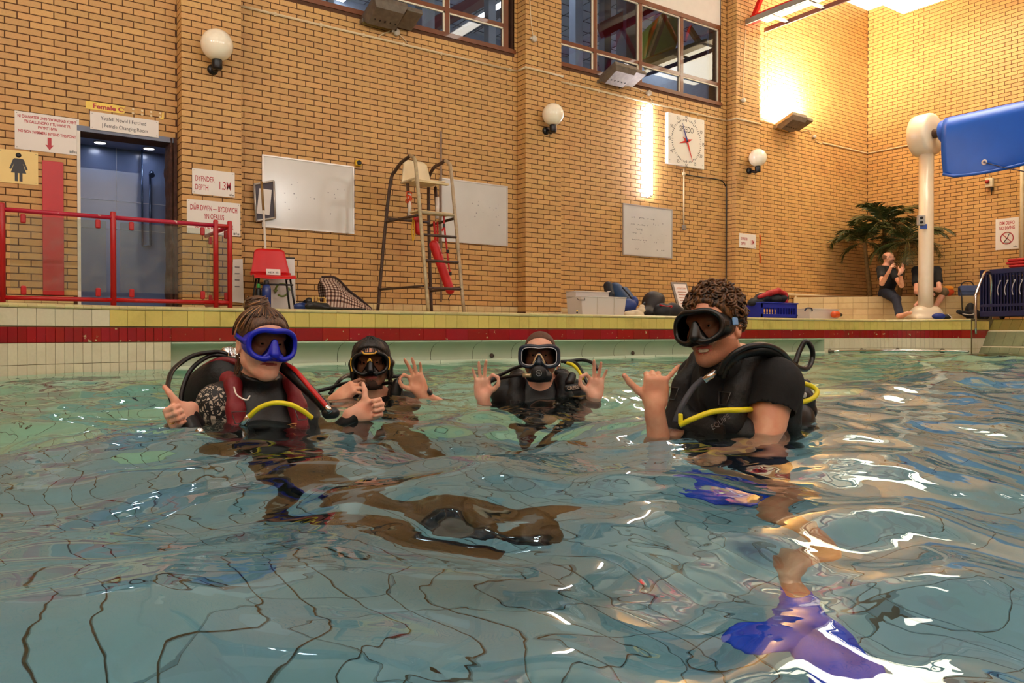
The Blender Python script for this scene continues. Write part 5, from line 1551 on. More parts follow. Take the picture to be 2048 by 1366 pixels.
def clips(mk, zz, up):
 MB().box((mk[0], mk[1], zz + (0.05 if up else -0.05)), (0.045, 0.03, 0.085), None, M_REDB, 0.012).build('clip', None, t)
g0, g1 = zb + 0.075, zt - 0.04
for a, b in ((posts[0], posts[1]), (posts[1], posts[2])):
 MB().box2((a + 0.06, YB - 0.005, g0), (b - 0.06, YB + 0.005, g1), M_GLASSB).build('glass_panel', None, t)
 for x in (a + 0.16, b - 0.13): clips((x, YB), zt - 0.02, False); clips((x, YB), zb + 0.02, True)
MB().box2((posts[3] - 0.005, YB + 0.06, g0), (posts[3] + 0.005, WY - 0.55, g1), M_GLASSB).build('glass_panel', None, t)
for y in (YB + 0.14, WY - 0.7): clips((posts[3], y), zt - 0.02, False); clips((posts[3], y), zb + 0.02, True)
# ---- red plastic chair
YCH = 8.95
o = dk(546, YCH); f = facing_cam(o, 8)
M_CHRED = mat('red_moulded_plastic', (206, 12, 16), rough=0.3, var=0.03)
t = thing('plastic_chair', 'red moulded plastic chair with black tube legs', 'chair', None, o)
zs = 0.40
def shell_back(u, v):
 x = (u - 0.5) * (0.44 - 0.10 * v) ; c = 1 - (2 * u - 1) ** 2
 return f(x, -0.20 - 0.08 * v + 0.035 * (1 - c) - 0.02, zs + 0.05 + 0.30 * v - 0.03 * (abs(2 * u - 1) ** 6) * v)
def shell_seat(u, v):
 x = (u - 0.5) * 0.46
 return f(x, -0.20 + 0.42 * v, zs + 0.012 * (2 * u - 1) ** 2 + 0.05 * max(0, 0.16 - v) / 0.16 - 0.04 * max(0, v - 0.85) / 0.15)
def solid_sheet(fn, nu, nv, m, name, parent, th=0.008):
 o_ = MB().grid(fn, nu, nv, m).build(name, None, parent)
 md = o_.modifiers.new('thickness', 'SOLIDIFY'); md.thickness = th; md.offset = 0
 return o_
solid_sheet(shell_back, 15, 10, M_CHRED, 'backrest', t)
solid_sheet(shell_seat, 15, 10, M_CHRED, 'seat', t)
for sx in (-1, 1):
 for sy in (-1, 1):
  MB().tube([f(sx * 0.17, sy * 0.14, zs - 0.02), f(sx * 0.22, sy * 0.19, 0.0)], 0.012, 8).build('leg', M_BLKPL, t)
 MB().tube([f(sx * 0.17, -0.14, zs - 0.02), f(sx * 0.17, 0.14, zs - 0.02)], 0.011, 8).build('side_rail', M_BLKPL, t)
MB().tube([f(-0.2, 0.17, zs - 0.10), f(0.2, 0.17, zs - 0.10)], 0.010, 8).build('stretcher', M_BLKPL, t)
# name card lying on the seat
p = f(-0.02, -0.10, zs + 0.03)
c = Fr(p, f.x, None, (f.z - f.y * 0.35))
card = thing('card', 'small white card with grey lettering propped on the red chair', 'card', None, p)
MB().box(c(0, 0, 0.035), (0.16, 0.004, 0.075), c.M(), MATS['white_paper'], 0.001).build('sheet', None, card)
for k in range(6): MB().box(c(0.05 - 0.017 * k - (0.014 if k > 3 else 0), 0.003, 0.028), (0.011, 0.002, 0.018 + 0.004 * (k % 3)), c.M(), M_INKGRY).build('print_mark', None, card)
# recycling box behind the chair
o = dk(560, YCH + 0.45); f2 = facing_cam(o, 14)
t = thing('recycling_bin', 'white recycling bin with green arrows behind the red chair', 'bin', None, o)
M_BINW = mat('white_corrugated_plastic', (226, 220, 212), 0.45, var=0.03)
MB().add([f2(-0.17, 0.1, 0), f2(0.17, 0.1, 0), f2(0.15, 0.1, 0.66), f2(-0.15, 0.1, 0.66), f2(-0.17, -0.16, 0), f2(0.17, -0.16, 0), f2(0.15, -0.16, 0.66), f2(-0.15, -0.16, 0.66)], [(3, 2, 1, 0), (4, 5, 6, 7), (0, 1, 5, 4), (1, 2, 6, 5), (3, 0, 4, 7)], M_BINW).build('body', None, t)
MB().box(f2(0, -0.03, 0.66), (0.31, 0.27, 0.02), f2.M(), mat('black_lid', (30, 30, 32), 0.5), 0.006).build('rim', None, t)
M_RECG = mat('recycling_green', (122, 140, 60), 0.5, var=0.02)
for k in range(2):
 a0 = math.radians(-10 + 180 * k)
 arc = [f2(0.0 + 0.075 * math.cos(a0 + q), 0.106, 0.27 + 0.075 * math.sin(a0 + q)) for q in np.linspace(0.2, 2.5, 14)]
 MB().tube(arc, 0.011, 6, M_RECG, True, False, 1.0).build('arrow', None, t)
 e = arc[0]; tt = (arc[0] - arc[1]).normalized(); nn = (e - f2(0, 0.106, 0.27)).normalized()
 MB().add([e + nn * 0.026, e - nn * 0.026, e + tt * 0.045, e + nn * 0.026 + f2.y * 0.008, e - nn * 0.026 + f2.y * 0.008, e + tt * 0.045 + f2.y * 0.008], [(0, 1, 2), (5, 4, 3), (0, 3, 4, 1), (1, 4, 5, 2), (2, 5, 3, 0)], M_RECG).build('arrow_head', None, t)
# blue bottle and green bottle by the chair
def bottle(label, o, h, r, m, mc, name='water_bottle'):
 t = thing(name, label, 'bottle', None, o)
 MB().lathe([(r * 0.9, 0), (r, 0.01), (r, h * 0.70), (r * 0.85, h * 0.80), (r * 0.5, h * 0.86), (0, h * 0.86)], o, (0, 0, 1), 16, m).build('body', None, t)
 MB().lathe([(r * 0.55, h * 0.84), (r * 0.6, h * 0.86), (r * 0.6, h * 0.97), (r * 0.4, h), (0, h)], o, (0, 0, 1), 14, mc).build('cap', None, t)
bottle('tall dark blue drinks bottle under the red chair', dk(533, 8.68), 0.34, 0.05, mat('blue_clear_plastic', (30, 54, 120), 0.2, var=0.05), M_BLKPL)
bottle('short bottle with a green top under the red chair', dk(517, 8.76), 0.30, 0.035, M_BLKPL, mat('green_plastic', (50, 140, 50), 0.4))
# long pole behind the chair, half bare
a, b = onY(523, 363, 9.35), onY(529.5, 420, 9.35)
t = thing('net_pole', 'long pole, brown above and white below, leaning behind the red chair', 'pole', None, dk(536, 9.3))
MB().tube([onY(523, 363, 9.45), onY(527, 421, 9.42)], 0.016, 8).build('upper_tube', mat('tan_tube', (140, 104, 52), 0.5), t)
e = dk(537, 9.3)
MB().tube([onY(527, 421, 9.42), e], 0.014, 8).build('lower_tube', mat('white_tube', (214, 200, 184), 0.4), t)
# ---- checked cloth bag
def plaid_mat():
 m, nt, b = nodes_of('checked_cloth'); N, L = nt.nodes, nt.links
 uv = N.new('ShaderNodeAttribute'); uv.attribute_name = 'weave'
 sx = N.new('ShaderNodeSeparateXYZ'); L.new(uv.outputs['Vector'], sx.inputs[0])
 outs = []
 for k, fq in ((0, 26.0), (1, 26.0)):
  mu = N.new('ShaderNodeMath'); mu.operation = 'MULTIPLY'; mu.inputs[1].default_value = fq; L.new(sx.outputs[k], mu.inputs[0])
  fr = N.new('ShaderNodeMath'); fr.operation = 'FRACT'; L.new(mu.outputs[0], fr.inputs[0])
  lt = N.new('ShaderNodeMath'); lt.operation = 'LESS_THAN'; lt.inputs[1].default_value = 0.42; L.new(fr.outputs[0], lt.inputs[0])
  outs.append(lt)
 ad = N.new('ShaderNodeMath'); ad.operation = 'ADD'; L.new(outs[0].outputs[0], ad.inputs[0]); L.new(outs[1].outputs[0], ad.inputs[1])
 cr = N.new('ShaderNodeValToRGB'); cr.color_ramp.interpolation = 'CONSTANT'
 cr.color_ramp.elements[0].position = 0; cr.color_ramp.elements[0].color = rgb((206, 182, 160))
 cr.color_ramp.elements[1].position = 0.4; cr.color_ramp.elements[1].color = rgb((122, 84, 66))
 e = cr.color_ramp.elements.new(0.9); e.color = rgb((44, 28, 26))
 dv = N.new('ShaderNodeMath'); dv.operation = 'MULTIPLY'; dv.inputs[1].default_value = 0.5; L.new(ad.outputs[0], dv.inputs[0])
 L.new(dv.outputs[0], cr.inputs[0]); L.new(cr.outputs[0], b.inputs['Base Color']); b.inputs['Roughness'].default_value = 0.9
 return m
M_PLAID = plaid_mat()
YPL = 8.80
P0, P1, P2 = onY(638, 555, YPL), onY(668, 553, YPL), onY(745, 617, YPL - 0.05)
def plaid(u, v):
 # a soft bag standing up on the left, collapsing to the right
 x = P0.x + 0.02 + u * (P2.x - P0.x)
 top = (P0.z - ZD) * (1.0 if u < 0.25 else max(0.05, 1 - (u - 0.25) / 0.78)) * (0.98 + 0.03 * math.sin(9 * u))
 a = v * PI
 wob = 0.018 * math.sin(14 * u + 5 * v) + 0.012 * math.sin(31 * u - 9 * v)
 dep = (0.10 + 0.08 * (1 - abs(2 * u - 1))) * (0.35 + 0.65 * abs(math.cos(a)))
 return Vector((x + 0.02 * math.sin(7 * v * 2), YPL - math.cos(a) * dep + wob, ZD + top * math.sin(a) ** 0.55 + wob * 0.5 * math.sin(a)))
mb = MB(); mb.grid(plaid, 40, 34, M_PLAID)
bag = thing('cloth_bag', 'brown and white checked cloth bag slumped beside the lifeguard chair', 'bag', None, dk(690, YPL))
ob = mb.build('cloth', None, bag)
at_ = ob.data.attributes.new('weave', 'FLOAT_VECTOR', 'POINT')
w_ = []
for j in range(34):
 for i in range(40): w_ += [i / 39 * 0.75, j / 33 * 1.1, 0]
at_.data.foreach_set('vector', w_)
MB().tube(catmull([plaid(u, 0.5) + Vector((0, -0.02, 0.005)) for u in (0.0, 0.25, 0.5, 0.75, 0.95)], 6), 0.014, 6).build('zip_edge', mat('dark_brown_strap', (50, 34, 30), 0.8), bag)
# ---- flippers and yellow mask on the deck
M_RUB = mat('black_rubber', (18, 18, 20), rough=0.35, var=0.15)
M_BLUERUB = mat('dark_blue_rubber', (40, 62, 120), rough=0.3, var=0.08)
def fin_solid(f, L_=0.34, W_=0.11, foot=0.26):
 s = Solid()
 s.cone(f(0, 0, 0.045), f(0, foot * 0.75, 0.035), 0.048, 0.05, 0.02)
 s.ball(f(0, 0.0, 0.05), (0.05, 0.06, 0.05), 0.02, 'u', f.R())
 s.ball(f(0, -0.02, 0.085), (0.032, 0.05, 0.04), 0.01, 's', f.R())
 s.block(f(0, foot + L_ / 2, 0.022), (W_, L_ / 2 + 0.06, 0.010), 0.008, 0.03, 'u', f.R())
 for sx in (-1, 1): s.cone(f(sx * 0.045, foot * 0.6, 0.03), f(sx * W_, foot + L_, 0.022), 0.014, 0.010, 0.012)
 return s
o = dk(620, 8.22); f3 = Fr(o, (0.2, -1, 0), (1, 0.2, 0))
t = thing('flipper', 'black flipper with a blue sheen lying flat by the checked bag', 'flipper', None, o)
fin_solid(f3, 0.36, 0.10).build('foot_and_blade', 0.008, M_RUB, t)
o = dk(598, 8.46); f3 = Fr(o, (0.1, -1, 0), (1, 0.05, 0))
t = thing('flipper', 'dark blue flipper lying flat under the yellow mask', 'flipper', None, o)
fin_solid(f3, 0.40, 0.09).build('foot_and_blade', 0.008, M_BLUERUB, t)
o = onY(637, 602, 8.36)
t = thing('diving_mask', 'yellow and black diving mask lying on the flippers', 'mask', None, o)
f4 = facing_cam(o, 20)
s = Solid(); s.block(f4(0, 0, 0.0), (0.085, 0.03, 0.045), 0.025, 0.01, 'u', f4.R()); s.block(f4(0.035, 0.01, 0.012), (0.03, 0.06, 0.026), 0.015, 0.01, 's', f4.R()); s.block(f4(-0.035, 0.01, 0.012), (0.03, 0.06, 0.026), 0.015, 0.01, 's', f4.R()); s.ball(f4(0, 0.015, -0.03), (0.02, 0.03, 0.03), 0.01, 'u', f4.R())
s.build('frame', 0.005, mat('mustard_plastic', (206, 166, 82), 0.4), t)
MB().tube(catmull([f4(0.085, 0, 0), f4(0.12, -0.05, 0.01), f4(0.13, -0.1, -0.01), f4(0.10, -0.12, -0.03)], 6), 0.02, 8, None, True, False, 0.3).build('strap', M_RUB, t)
s = Solid(); s.ball(f4(0.10, -0.02, -0.005), (0.045, 0.04, 0.045), 0.01, 'u', f4.R()); s.build('skirt', 0.006, M_RUB, t)
# ---- lifeguard chair
M_RUST = piece_mat('rusted_steel_tube', (70, 46, 30), rough=0.6, vlo=0.9, vhi=1.1, grain=0.3, gscale=30, bump=0.3, stain=(40, 26, 18), stain_scale=6, chip=(150, 120, 92))
M_STAIN = piece_mat('worn_bright_tube', (170, 146, 110), rough=0.35, vlo=0.95, vhi=1.05, grain=0.18, gscale=24, bump=0.15, stain=(96, 70, 46), stain_scale=5)
YR, YFt = 9.30, 8.22
rl, rr_, flx, frx = wx(755, YR), wx(867, 8.95) , wx(857, YFt), wx(928, YFt)
rr_ = rl + 0.80
t = thing('lifeguard_chair', 'tall rusty tubular lifeguard chair with ladder rungs and cream plastic seat', 'lifeguard chair', None, ((rl + frx) / 2, 8.7, ZD))
ztop = onY(832, 316, 8.6).z
def arch(xr, xf, lean):
 top = ztop
 rear = [Vector((xr, YR, ZD)), Vector((xr + 0.07 * lean, YR - 0.06, ZD + 1.0)), Vector((xr + 0.12 * lean, YR - 0.14, top - 0.22)), Vector((xr + 0.15 * lean, YR - 0.22, top - 0.08)), Vector((xr + 0.16 * lean, YR - 0.36, top))]
 front = [Vector((xf - 0.02, YFt + 0.42, top + 0.03)), Vector((xf - 0.015, YFt + 0.34, top - 0.02)), Vector((xf - 0.012, YFt + 0.29, top - 0.14)), Vector((xf - 0.008, YFt + 0.16, ZD + 1.0)), Vector((xf, YFt, ZD))]
 MB().tube(catmull(rear, 6), 0.022, 10).build('rear_leg', M_RUST, t)
 MB().tube([rear[-1], front[0]], 0.022, 10).build('arm_rest', M_RUST, t)
 MB().tube(catmull(front, 6), 0.022, 10).build('front_leg', M_STAIN, t)
 return rear, front
ra, fa = arch(rl, flx, 1.0)
rb, fb = arch(rr_, frx, -1.0)
def along(pts, z):
 for p, q in zip(pts[:-1], pts[1:]):
  lo, hi = min(p.z, q.z), max(p.z, q.z)
  if lo <= z <= hi: return p + (q - p) * ((z - p.z) / (q.z - p.z + 1e-9))
 return pts[0]
for py in (470, 522, 577):
 z = onY(885, py, YFt + 0.05).z
 MB().tube([along(fa, z), along(fb, z)], 0.017, 8).build('rung', M_RUST, t)
zf = onY(880, 428, YFt + 0.2).z
a, b = along(fa, zf), along(fb, zf)
MB().tube([a, b], 0.018, 8).build('rung', M_STAIN, t)
M_CREAMW = mat('cream_painted_plank', (222, 194, 140), 0.5, var=0.12, scale=10)
for k in range(2): MB().box2((a.x - 0.01, a.y + 0.05 + 0.11 * k, zf + 0.015), (b.x + 0.01, a.y + 0.14 + 0.11 * k, zf + 0.035), M_CREAMW, 0.004).build('foot_board', None, t)
for (rA, fA) in ((ra, fa), (rb, fb)):
 for py, w in ((576, 0.016), (437, 0.018)):
  z = onY(810, py, 8.8).z
  MB().tube([along(rA, z), along(fA, z)], w, 8).build('side_bar', M_RUST, t)
z = onY(810, 440, 9.2).z; MB().tube([along(ra, z), along(rb, z)], 0.018, 8).build('back_bar', M_RUST, t)
# seat posts, seat, backrest
zse = onY(850, 365, 8.75).z
cxs = (flx + frx) / 2
for sx in (-0.2, 0.2):
 MB().tube([(cxs + sx, 8.80, zf + 0.02), (cxs + sx, 8.85, zse - 0.02)], 0.022, 8).build('seat_post', M_RUST, t)
 MB().tube([(cxs + sx, 8.80, zf), (cxs + sx, 8.80, zf + 0.28)], 0.026, 8).build('post_sleeve', MATS['white_tube'], t)
M_SEATC = mat('cream_plastic_seat', (226, 204, 160), 0.4, var=0.06)
def lseat(u, v): return Vector((cxs + (u - 0.5) * 0.44, 8.62 + 0.40 * v, zse + 0.015 * (2 * u - 1) ** 2))
def lback(u, v): return Vector((cxs + (u - 0.5) * (0.44 - 0.10 * v), 9.02 + 0.05 * v - 0.05 * (2 * u - 1) ** 2, zse + 0.0 + 0.33 * v - 0.05 * abs(2 * u - 1) ** 5 * v))
solid_sheet(lseat, 11, 8, M_SEATC, 'seat', t, 0.02); solid_sheet(lback, 13, 9, M_SEATC, 'backrest', t, 0.02)
MB().box2((cxs - 0.24, 8.6, zse - 0.03), (cxs + 0.26, 8.66, zse - 0.01), M_CREAMW).build('seat_slat', None, t)
# rescue tube, throw bag, net and cords hanging on the chair
M_TUBE = mat('red_foam', (196, 20, 20), 0.5, var=0.06)
a, b = onY(868, 490, YFt + 0.42), onY(900, 580, YFt + 0.36)
t = thing('rescue_tube', 'long red foam rescue tube hanging under the lifeguard chair', 'rescue tube', 'rescue gear on the lifeguard chair', b)
s = Solid(); s.cone(a, b, 0.062, 0.058, 0.01); s.build('foam', 0.012, M_TUBE, t)
h = onY(868, 443, YFt + 0.42)
M_STRAP = mat('red_webbing', (190, 26, 24), 0.7)
MB().tube([h, a + Vector((0.02, 0, 0.02))], 0.016, 6, None, True, False, 0.25).build('strap', M_STRAP, t)
MB().tube([h + Vector((0.05, 0, 0)), a + Vector((0.05, 0, 0.0))], 0.014, 6, None, True, False, 0.25).build('strap', M_STRAP, t)
MB().tube(catmull([b, b + Vector((0.01, 0, -0.05)), b + Vector((-0.02, 0, -0.11)), b + Vector((-0.01, 0, -0.14))], 5), 0.006, 5).build('cord', mat('dark_cord', (60, 40, 34), 0.8), t)
a = onY(889, 440, YFt + 0.35)
t = thing('rescue_strap', 'red webbing strap with black clips hanging beside the rescue tube', 'strap', 'rescue gear on the lifeguard chair', a)
MB().tube(catmull([onY(888, 432, YFt + 0.3), onY(888, 452, YFt + 0.3), onY(884, 462, YFt + 0.3)], 5), 0.012, 6, None, True, False, 0.4).build('webbing', M_STRAP, t)
MB().tube(catmull([onY(889, 455, YFt + 0.3), onY(891, 475, YFt + 0.3), onY(894, 500, YFt + 0.3), onY(898, 535, YFt + 0.3), onY(901, 548, YFt + 0.3)], 5), 0.013, 6, None, True, False, 0.3).build('webbing', M_STRAP, t)
MB().tube(catmull([onY(895, 504, YFt + 0.3), onY(884, 506, YFt + 0.35), onY(876, 496, YFt + 0.4)], 5), 0.012, 6, None, True, False, 0.3).build('webbing', M_STRAP, t)
for (px, py) in ((888, 451), (895, 503), (901, 547)): MB().box(onY(px, py, YFt + 0.29), (0.03, 0.02, 0.045), None, M_BLKPL, 0.006).build('clip', None, t)
a = onY(834, 451, YFt + 0.55)
t = thing('throw_bag', 'red throw bag with yellow rope hanging from the lifeguard chair', 'bag', 'rescue gear on the lifeguard chair', a)
s = Solid(); s.cone(onY(833, 439, YFt + 0.55), onY(838, 461, YFt + 0.55), 0.05, 0.06, 0.02); s.build('pouch', 0.009, M_TUBE, t)
M_YROPE = mat('yellow_rope', (214, 158, 20), 0.7)
MB().tube(catmull([onY(826, 436, YFt + 0.5), onY(824, 460, YFt + 0.5), onY(826, 482, YFt + 0.5), onY(829, 466, YFt + 0.5), onY(828, 440, YFt + 0.5)], 5), 0.008, 6).build('rope_loop', M_YROPE, t)
MB().tube(catmull([onY(846, 478, YFt + 0.3), onY(845, 495, YFt + 0.3), onY(846, 503, YFt + 0.3), onY(848, 490, YFt + 0.3)], 5), 0.007, 6).build('rope_end', M_YROPE, t)
a = onY(820, 393, 8.78)
t = thing('orange_net', 'small bundle of orange netting tied to the chair post', 'net', 'rescue gear on the lifeguard chair', a)
for k in range(6):
 rr = random.Random(k)
 pts = [a + Vector((rr.uniform(-0.05, 0.04), rr.uniform(-0.03, 0.03), rr.uniform(-0.11, 0.06))) for _ in range(5)]
 MB().tube(catmull(pts, 5, True), 0.006, 5, None, False, True).build('net_loop', mat('orange_netting', (206, 70, 24), 0.8), t)
# ---- clear storage boxes
def clear_mat():
 m, nt, b = nodes_of('frosted_clear_plastic'); N, L = nt.nodes, nt.links
 b.inputs['Base Color'].default_value = rgb((224, 214, 204)); b.inputs['Roughness'].default_value = 0.4
 b.inputs['Alpha'].default_value = 0.72
 return m
M_CLEAR = clear_mat()
def storage_box(label, o, f, w, d, h, lid=True, m=None, name='storage_box'):
 m = m or M_CLEAR
 t = thing(name, label, 'box', None, o)
 k = 0.92
 vs = [f(-w / 2 * k, -d / 2 * k, 0), f(w / 2 * k, -d / 2 * k, 0), f(w / 2 * k, d / 2 * k, 0), f(-w / 2 * k, d / 2 * k, 0), f(-w / 2, -d / 2, h), f(w / 2, -d / 2, h), f(w / 2, d / 2, h), f(-w / 2, d / 2, h)]
 o_ = MB().add(vs, [(0, 3, 2, 1), (0, 1, 5, 4), (1, 2, 6, 5), (2, 3, 7, 6), (3, 0, 4, 7)], m).build('tub', None, t)
 md = o_.modifiers.new('thickness', 'SOLIDIFY'); md.thickness = 0.004
 rim = [f(-w / 2, -d / 2, h), f(w / 2, -d / 2, h), f(w / 2, d / 2, h), f(-w / 2, d / 2, h)]
 MB().tube(rim, 0.010, 6, None, False, True).build('rim', m, t)
 return t
fbx = Fr(dk(1190, 8.55), (1, -0.15, 0), (0.15, 1, 0))
o = dk(1193, 8.35); fb1 = Fr(o, (1, 0, 0), (0, 1, 0))
w1 = wx(1243, 8.2) - wx(1152, 8.2); h1 = onY(1150, 592, 8.15).z - ZD
t1 = storage_box('large frosted storage box standing on its side by the blue backpack', Vector((wx(1197, 8.30), 8.33, ZD)), Fr(Vector((wx(1197, 8.30), 8.33, ZD)), (1, 0, 0), (0, 1, 0)), w1, 0.30, h1)
for k in range(2):
 x = wx(1196, 8.17) if k == 0 else wx(1230, 8.17)
 MB().box2((x - 0.006, 8.165, ZD + 0.01), (x + 0.006, 8.175, ZD + h1), M_CLEAR).build('rib', None, t1)
hx = wx(1163, 8.16); hz = onY(1163, 600, 8.16).z
MB().tube([(hx - 0.07, 8.165, hz + 0.02), (hx - 0.06, 8.15, hz), (hx + 0.05, 8.15, hz), (hx + 0.06, 8.165, hz + 0.03)], 0.007, 6).build('handle', mat('grey_handle', (96, 84, 82), 0.5), t1)
for (px, py, m) in ((1155, 621, M_SIGNY2), (1155, 625, M_BLKPL)): MB().lathe([(0.014, 0), (0.014, 0.002), (0, 0.002)], (wx(px, 8.16), 8.17, onY(px, py, 8.16).z), (0, -1, 0), 12, m).build('sticker', None, t1)
wv = wx(1210, 8.7) - wx(1144, 8.7); hv = onY(1150, 583, 8.65).z - ZD
storage_box('second frosted storage box standing behind the large one', Vector((wx(1177, 8.70), 8.72, ZD)), Fr(Vector((wx(1177, 8.70), 8.72, ZD)), (1, 0, 0), (0, 1, 0)), wv, 0.22, hv)
# ---- blue backpack
M_BPB = mat('navy_teal_nylon', (22, 56, 92), 0.6, var=0.12, bump=0.2, bscale=30); M_BPK = mat('black_nylon', (20, 22, 30), 0.65, var=0.15, bump=0.2, bscale=30)
M_BPU = mat('royal_blue_nylon', (24, 52, 120), 0.55, var=0.12, bump=0.25, bscale=24)
o = dk(1246, 8.80)
t = thing('backpack', 'blue and black backpack leaning on the brick wall', 'backpack', None, o)
A, Bp = onY(1252, 622, 8.75), onY(1226, 578, 9.0)
s = Solid(); s.cone(onY(1250, 612, 8.72), onY(1230, 582, 8.9), 0.16, 0.13, 0.05); s.cone(onY(1262, 606, 8.72), onY(1248, 585, 8.85), 0.10, 0.09, 0.04); s.build('main_pack', 0.014, M_BPB, t, None, 1)
s = Solid(); s.cone(onY(1220, 590, 8.72), onY(1216, 572, 8.80), 0.07, 0.07, 0.03); s.ball(onY(1219, 597, 8.70), (0.09, 0.05, 0.05)); s.build('top_pocket', 0.012, M_BPK, t)
s = Solid(); s.ball(onY(1258, 612, 8.56), (0.13, 0.09, 0.11), 0.03); s.ball(onY(1268, 604, 8.6), (0.07, 0.07, 0.09), 0.03); s.build('front_pocket', 0.012, M_BPU, t)
MB().tube(catmull([onY(1245, 575, 8.7), onY(1258, 590, 8.6), onY(1264, 600, 8.58), onY(1262, 606, 8.58)], 5), 0.012, 6).build('strap', M_BPK, t)
MB().box(onY(1218, 583, 8.68), (0.06, 0.004, 0.012), None, MATS['white_paper']).build('label_patch', None, t)
# ---- dark heap, towel and gear in front of the board
M_DARKN = mat('dark_brown_neoprene', (40, 32, 30), 0.55, var=0.2, bump=0.25, bscale=14)
o = dk(1306, 8.5)
t = thing('holdall', 'dark neoprene holdall slumped between the backpack and folding board', 'bag', None, o)
s = Solid(); s.ball(onY(1306, 608, 8.68), (0.19, 0.16, 0.20), 0.05); s.ball(onY(1314, 597, 8.68), (0.12, 0.12, 0.09), 0.05); s.cone(onY(1296, 618, 8.62), onY(1281, 628, 8.55), 0.07, 0.04, 0.05); s.ball(onY(1298, 628, 8.62), (0.13, 0.13, 0.09), 0.05)
s.build('fabric', 0.013, M_DARKN, t)
MB().tube(catmull([onY(1290, 605, 8.38), onY(1280, 616, 8.36), onY(1274, 630, 8.36)], 5), 0.016, 6).build('strap', M_BPK, t)
o = dk(1268, 8.25)
t = thing('towel', 'cream crumpled towel lying beside the dark holdall', 'towel', None, o)
s = Solid()
for (px, py, r) in ((1258, 628, 0.06), (1270, 626, 0.06), (1282, 620, 0.05), (1284, 612, 0.03), (1276, 631, 0.07)): s.ball(onY(px, py, 8.25), (r * 1.6, r, r * 0.8), 0.03)
s.build('cloth', 0.010, mat('cream_towel', (214, 196, 166), 0.95, var=0.08, bump=0.3, bscale=40), t)
o = dk(1340, 8.28)
t = thing('kit_bag', 'low black kit bag with red trim under the folding board', 'bag', None, o)
s = Solid()
for (px, py, r) in ((1325, 622, 0.12), (1345, 621, 0.12), (1358, 626, 0.09), (1370, 627, 0.08)): s.ball(onY(px, py, 8.28), (r * 1.3, r, r), 0.05)
s.build('fabric', 0.013, M_BPK, t)
MB().tube(catmull([onY(1320, 610, 8.22), onY(1333, 613, 8.20), onY(1343, 612, 8.20), (onY(1338, 618, 8.20))], 5), 0.022, 8, None, True, False, 0.5).build('trim', mat('red_nylon', (180, 26, 36), 0.6), t)
# folding A-board
o = dk(1362, 8.85)
t = thing('folding_board', 'folding board with a printed sheet leaning behind the divers', 'sign', None, o)
Ya = 8.85
c = [onY(1342, 564, Ya + 0.2), onY(1373, 565, Ya + 0.2), onY(1392, 632, Ya - 0.15), onY(1360, 632, Ya - 0.15)]
quad_board(c, 0.02, mat('grey_frame_plastic', (96, 82, 74), 0.5), 'frame', t)
i_ = [c[0] + (c[1] - c[0]) * 0.12 + (c[3] - c[0]) * 0.06, c[0] + (c[1] - c[0]) * 0.9 + (c[2] - c[1]) * 0.06, c[3] + (c[2] - c[3]) * 0.9, c[3] + (c[2] - c[3]) * 0.12]
i_ = [p + Vector((0, -0.004, 0)) for p in i_]
quad_board(i_, 0.003, mat('printed_sheet', (214, 200, 192), 0.5, var=0.03), 'sheet', t)
text_mesh('ATTENTION', 0.055, mat('orange_ink', (196, 110, 60), 0.5, var=0), (i_[0] + i_[1]) / 2 + (i_[3] - i_[0]) * 0.17 + Vector((0, -0.005, 0)), (i_[1] - i_[0]), (i_[0] - i_[3]), t, 'lettering', 'CENTER', 0.75, 0.004)
for k in range(6):
 a = i_[0] + (i_[3] - i_[0]) * (0.25 + 0.09 * k) + (i_[1] - i_[0]) * 0.15; b = a + (i_[1] - i_[0]) * (0.7 - 0.1 * (k % 3))
 MB().tube([a + Vector((0, -0.006, 0)), b + Vector((0, -0.006, 0))], 0.004, 4).build('text_line', MATS['orange_ink'], t)
# ---- blue crate with a diving vest, clear box with kit, red bottle
M_CRATE = mat('blue_crate_plastic', (14, 36, 150), 0.4, var=0.05)
Yq = 8.35
o = dk(1540, Yq); x0, x1 = wx(1504, Yq), wx(1574, Yq); h = onY(1540, 607, Yq).z - ZD
t = thing('plastic_crate', 'royal blue slatted plastic crate holding diving gear', 'crate', None, o)
for (ya, yb) in ((Yq - 0.2, Yq - 0.185), (Yq + 0.185, Yq + 0.2)):
 for k in range(13):
  x = x0 + (k + 0.5) * (x1 - x0) / 13
  MB().box2((x - 0.008, ya, ZD + 0.07), (x + 0.008, yb, ZD + h - 0.08), M_CRATE).build('slat', None, t)
 MB().box2((x0, ya, ZD), (x1, yb, ZD + 0.07), M_CRATE).build('lower_band', None, t)
 MB().box2((x0, ya, ZD + h - 0.08), (x1, yb, ZD + h), M_CRATE).build('upper_band', None, t)
for x in (x0, x1 - 0.02): MB().box2((x, Yq - 0.2, ZD), (x + 0.02, Yq + 0.2, ZD + h), M_CRATE).build('end_panel', None, t)
MB().box2((x0, Yq - 0.2, ZD), (x1, Yq + 0.2, ZD + 0.015), M_CRATE).build('base', None, t)
MB().tube([(x0 - 0.01, Yq - 0.21, ZD + h), (x1 + 0.01, Yq - 0.21, ZD + h), (x1 + 0.01, Yq + 0.21, ZD + h), (x0 - 0.01, Yq + 0.21, ZD + h)], 0.012, 6, None, False, True).build('rim', M_CRATE, t)
M_REDN = mat('red_cordura', (176, 24, 28), 0.6, var=0.1, bump=0.2, bscale=30)
t = thing('diving_vest', 'black and red diving vest piled on the blue crate', 'diving vest', None, (o.x, o.y, ZD + h))
s = Solid()
for (px, py, r) in ((1512, 604, 0.10), (1525, 596, 0.11), (1545, 598, 0.12), (1560, 597, 0.12), (1504, 606, 0.06)): s.ball(onY(px, py, Yq), (r * 1.3, r * 1.2, r * 0.8), 0.05)
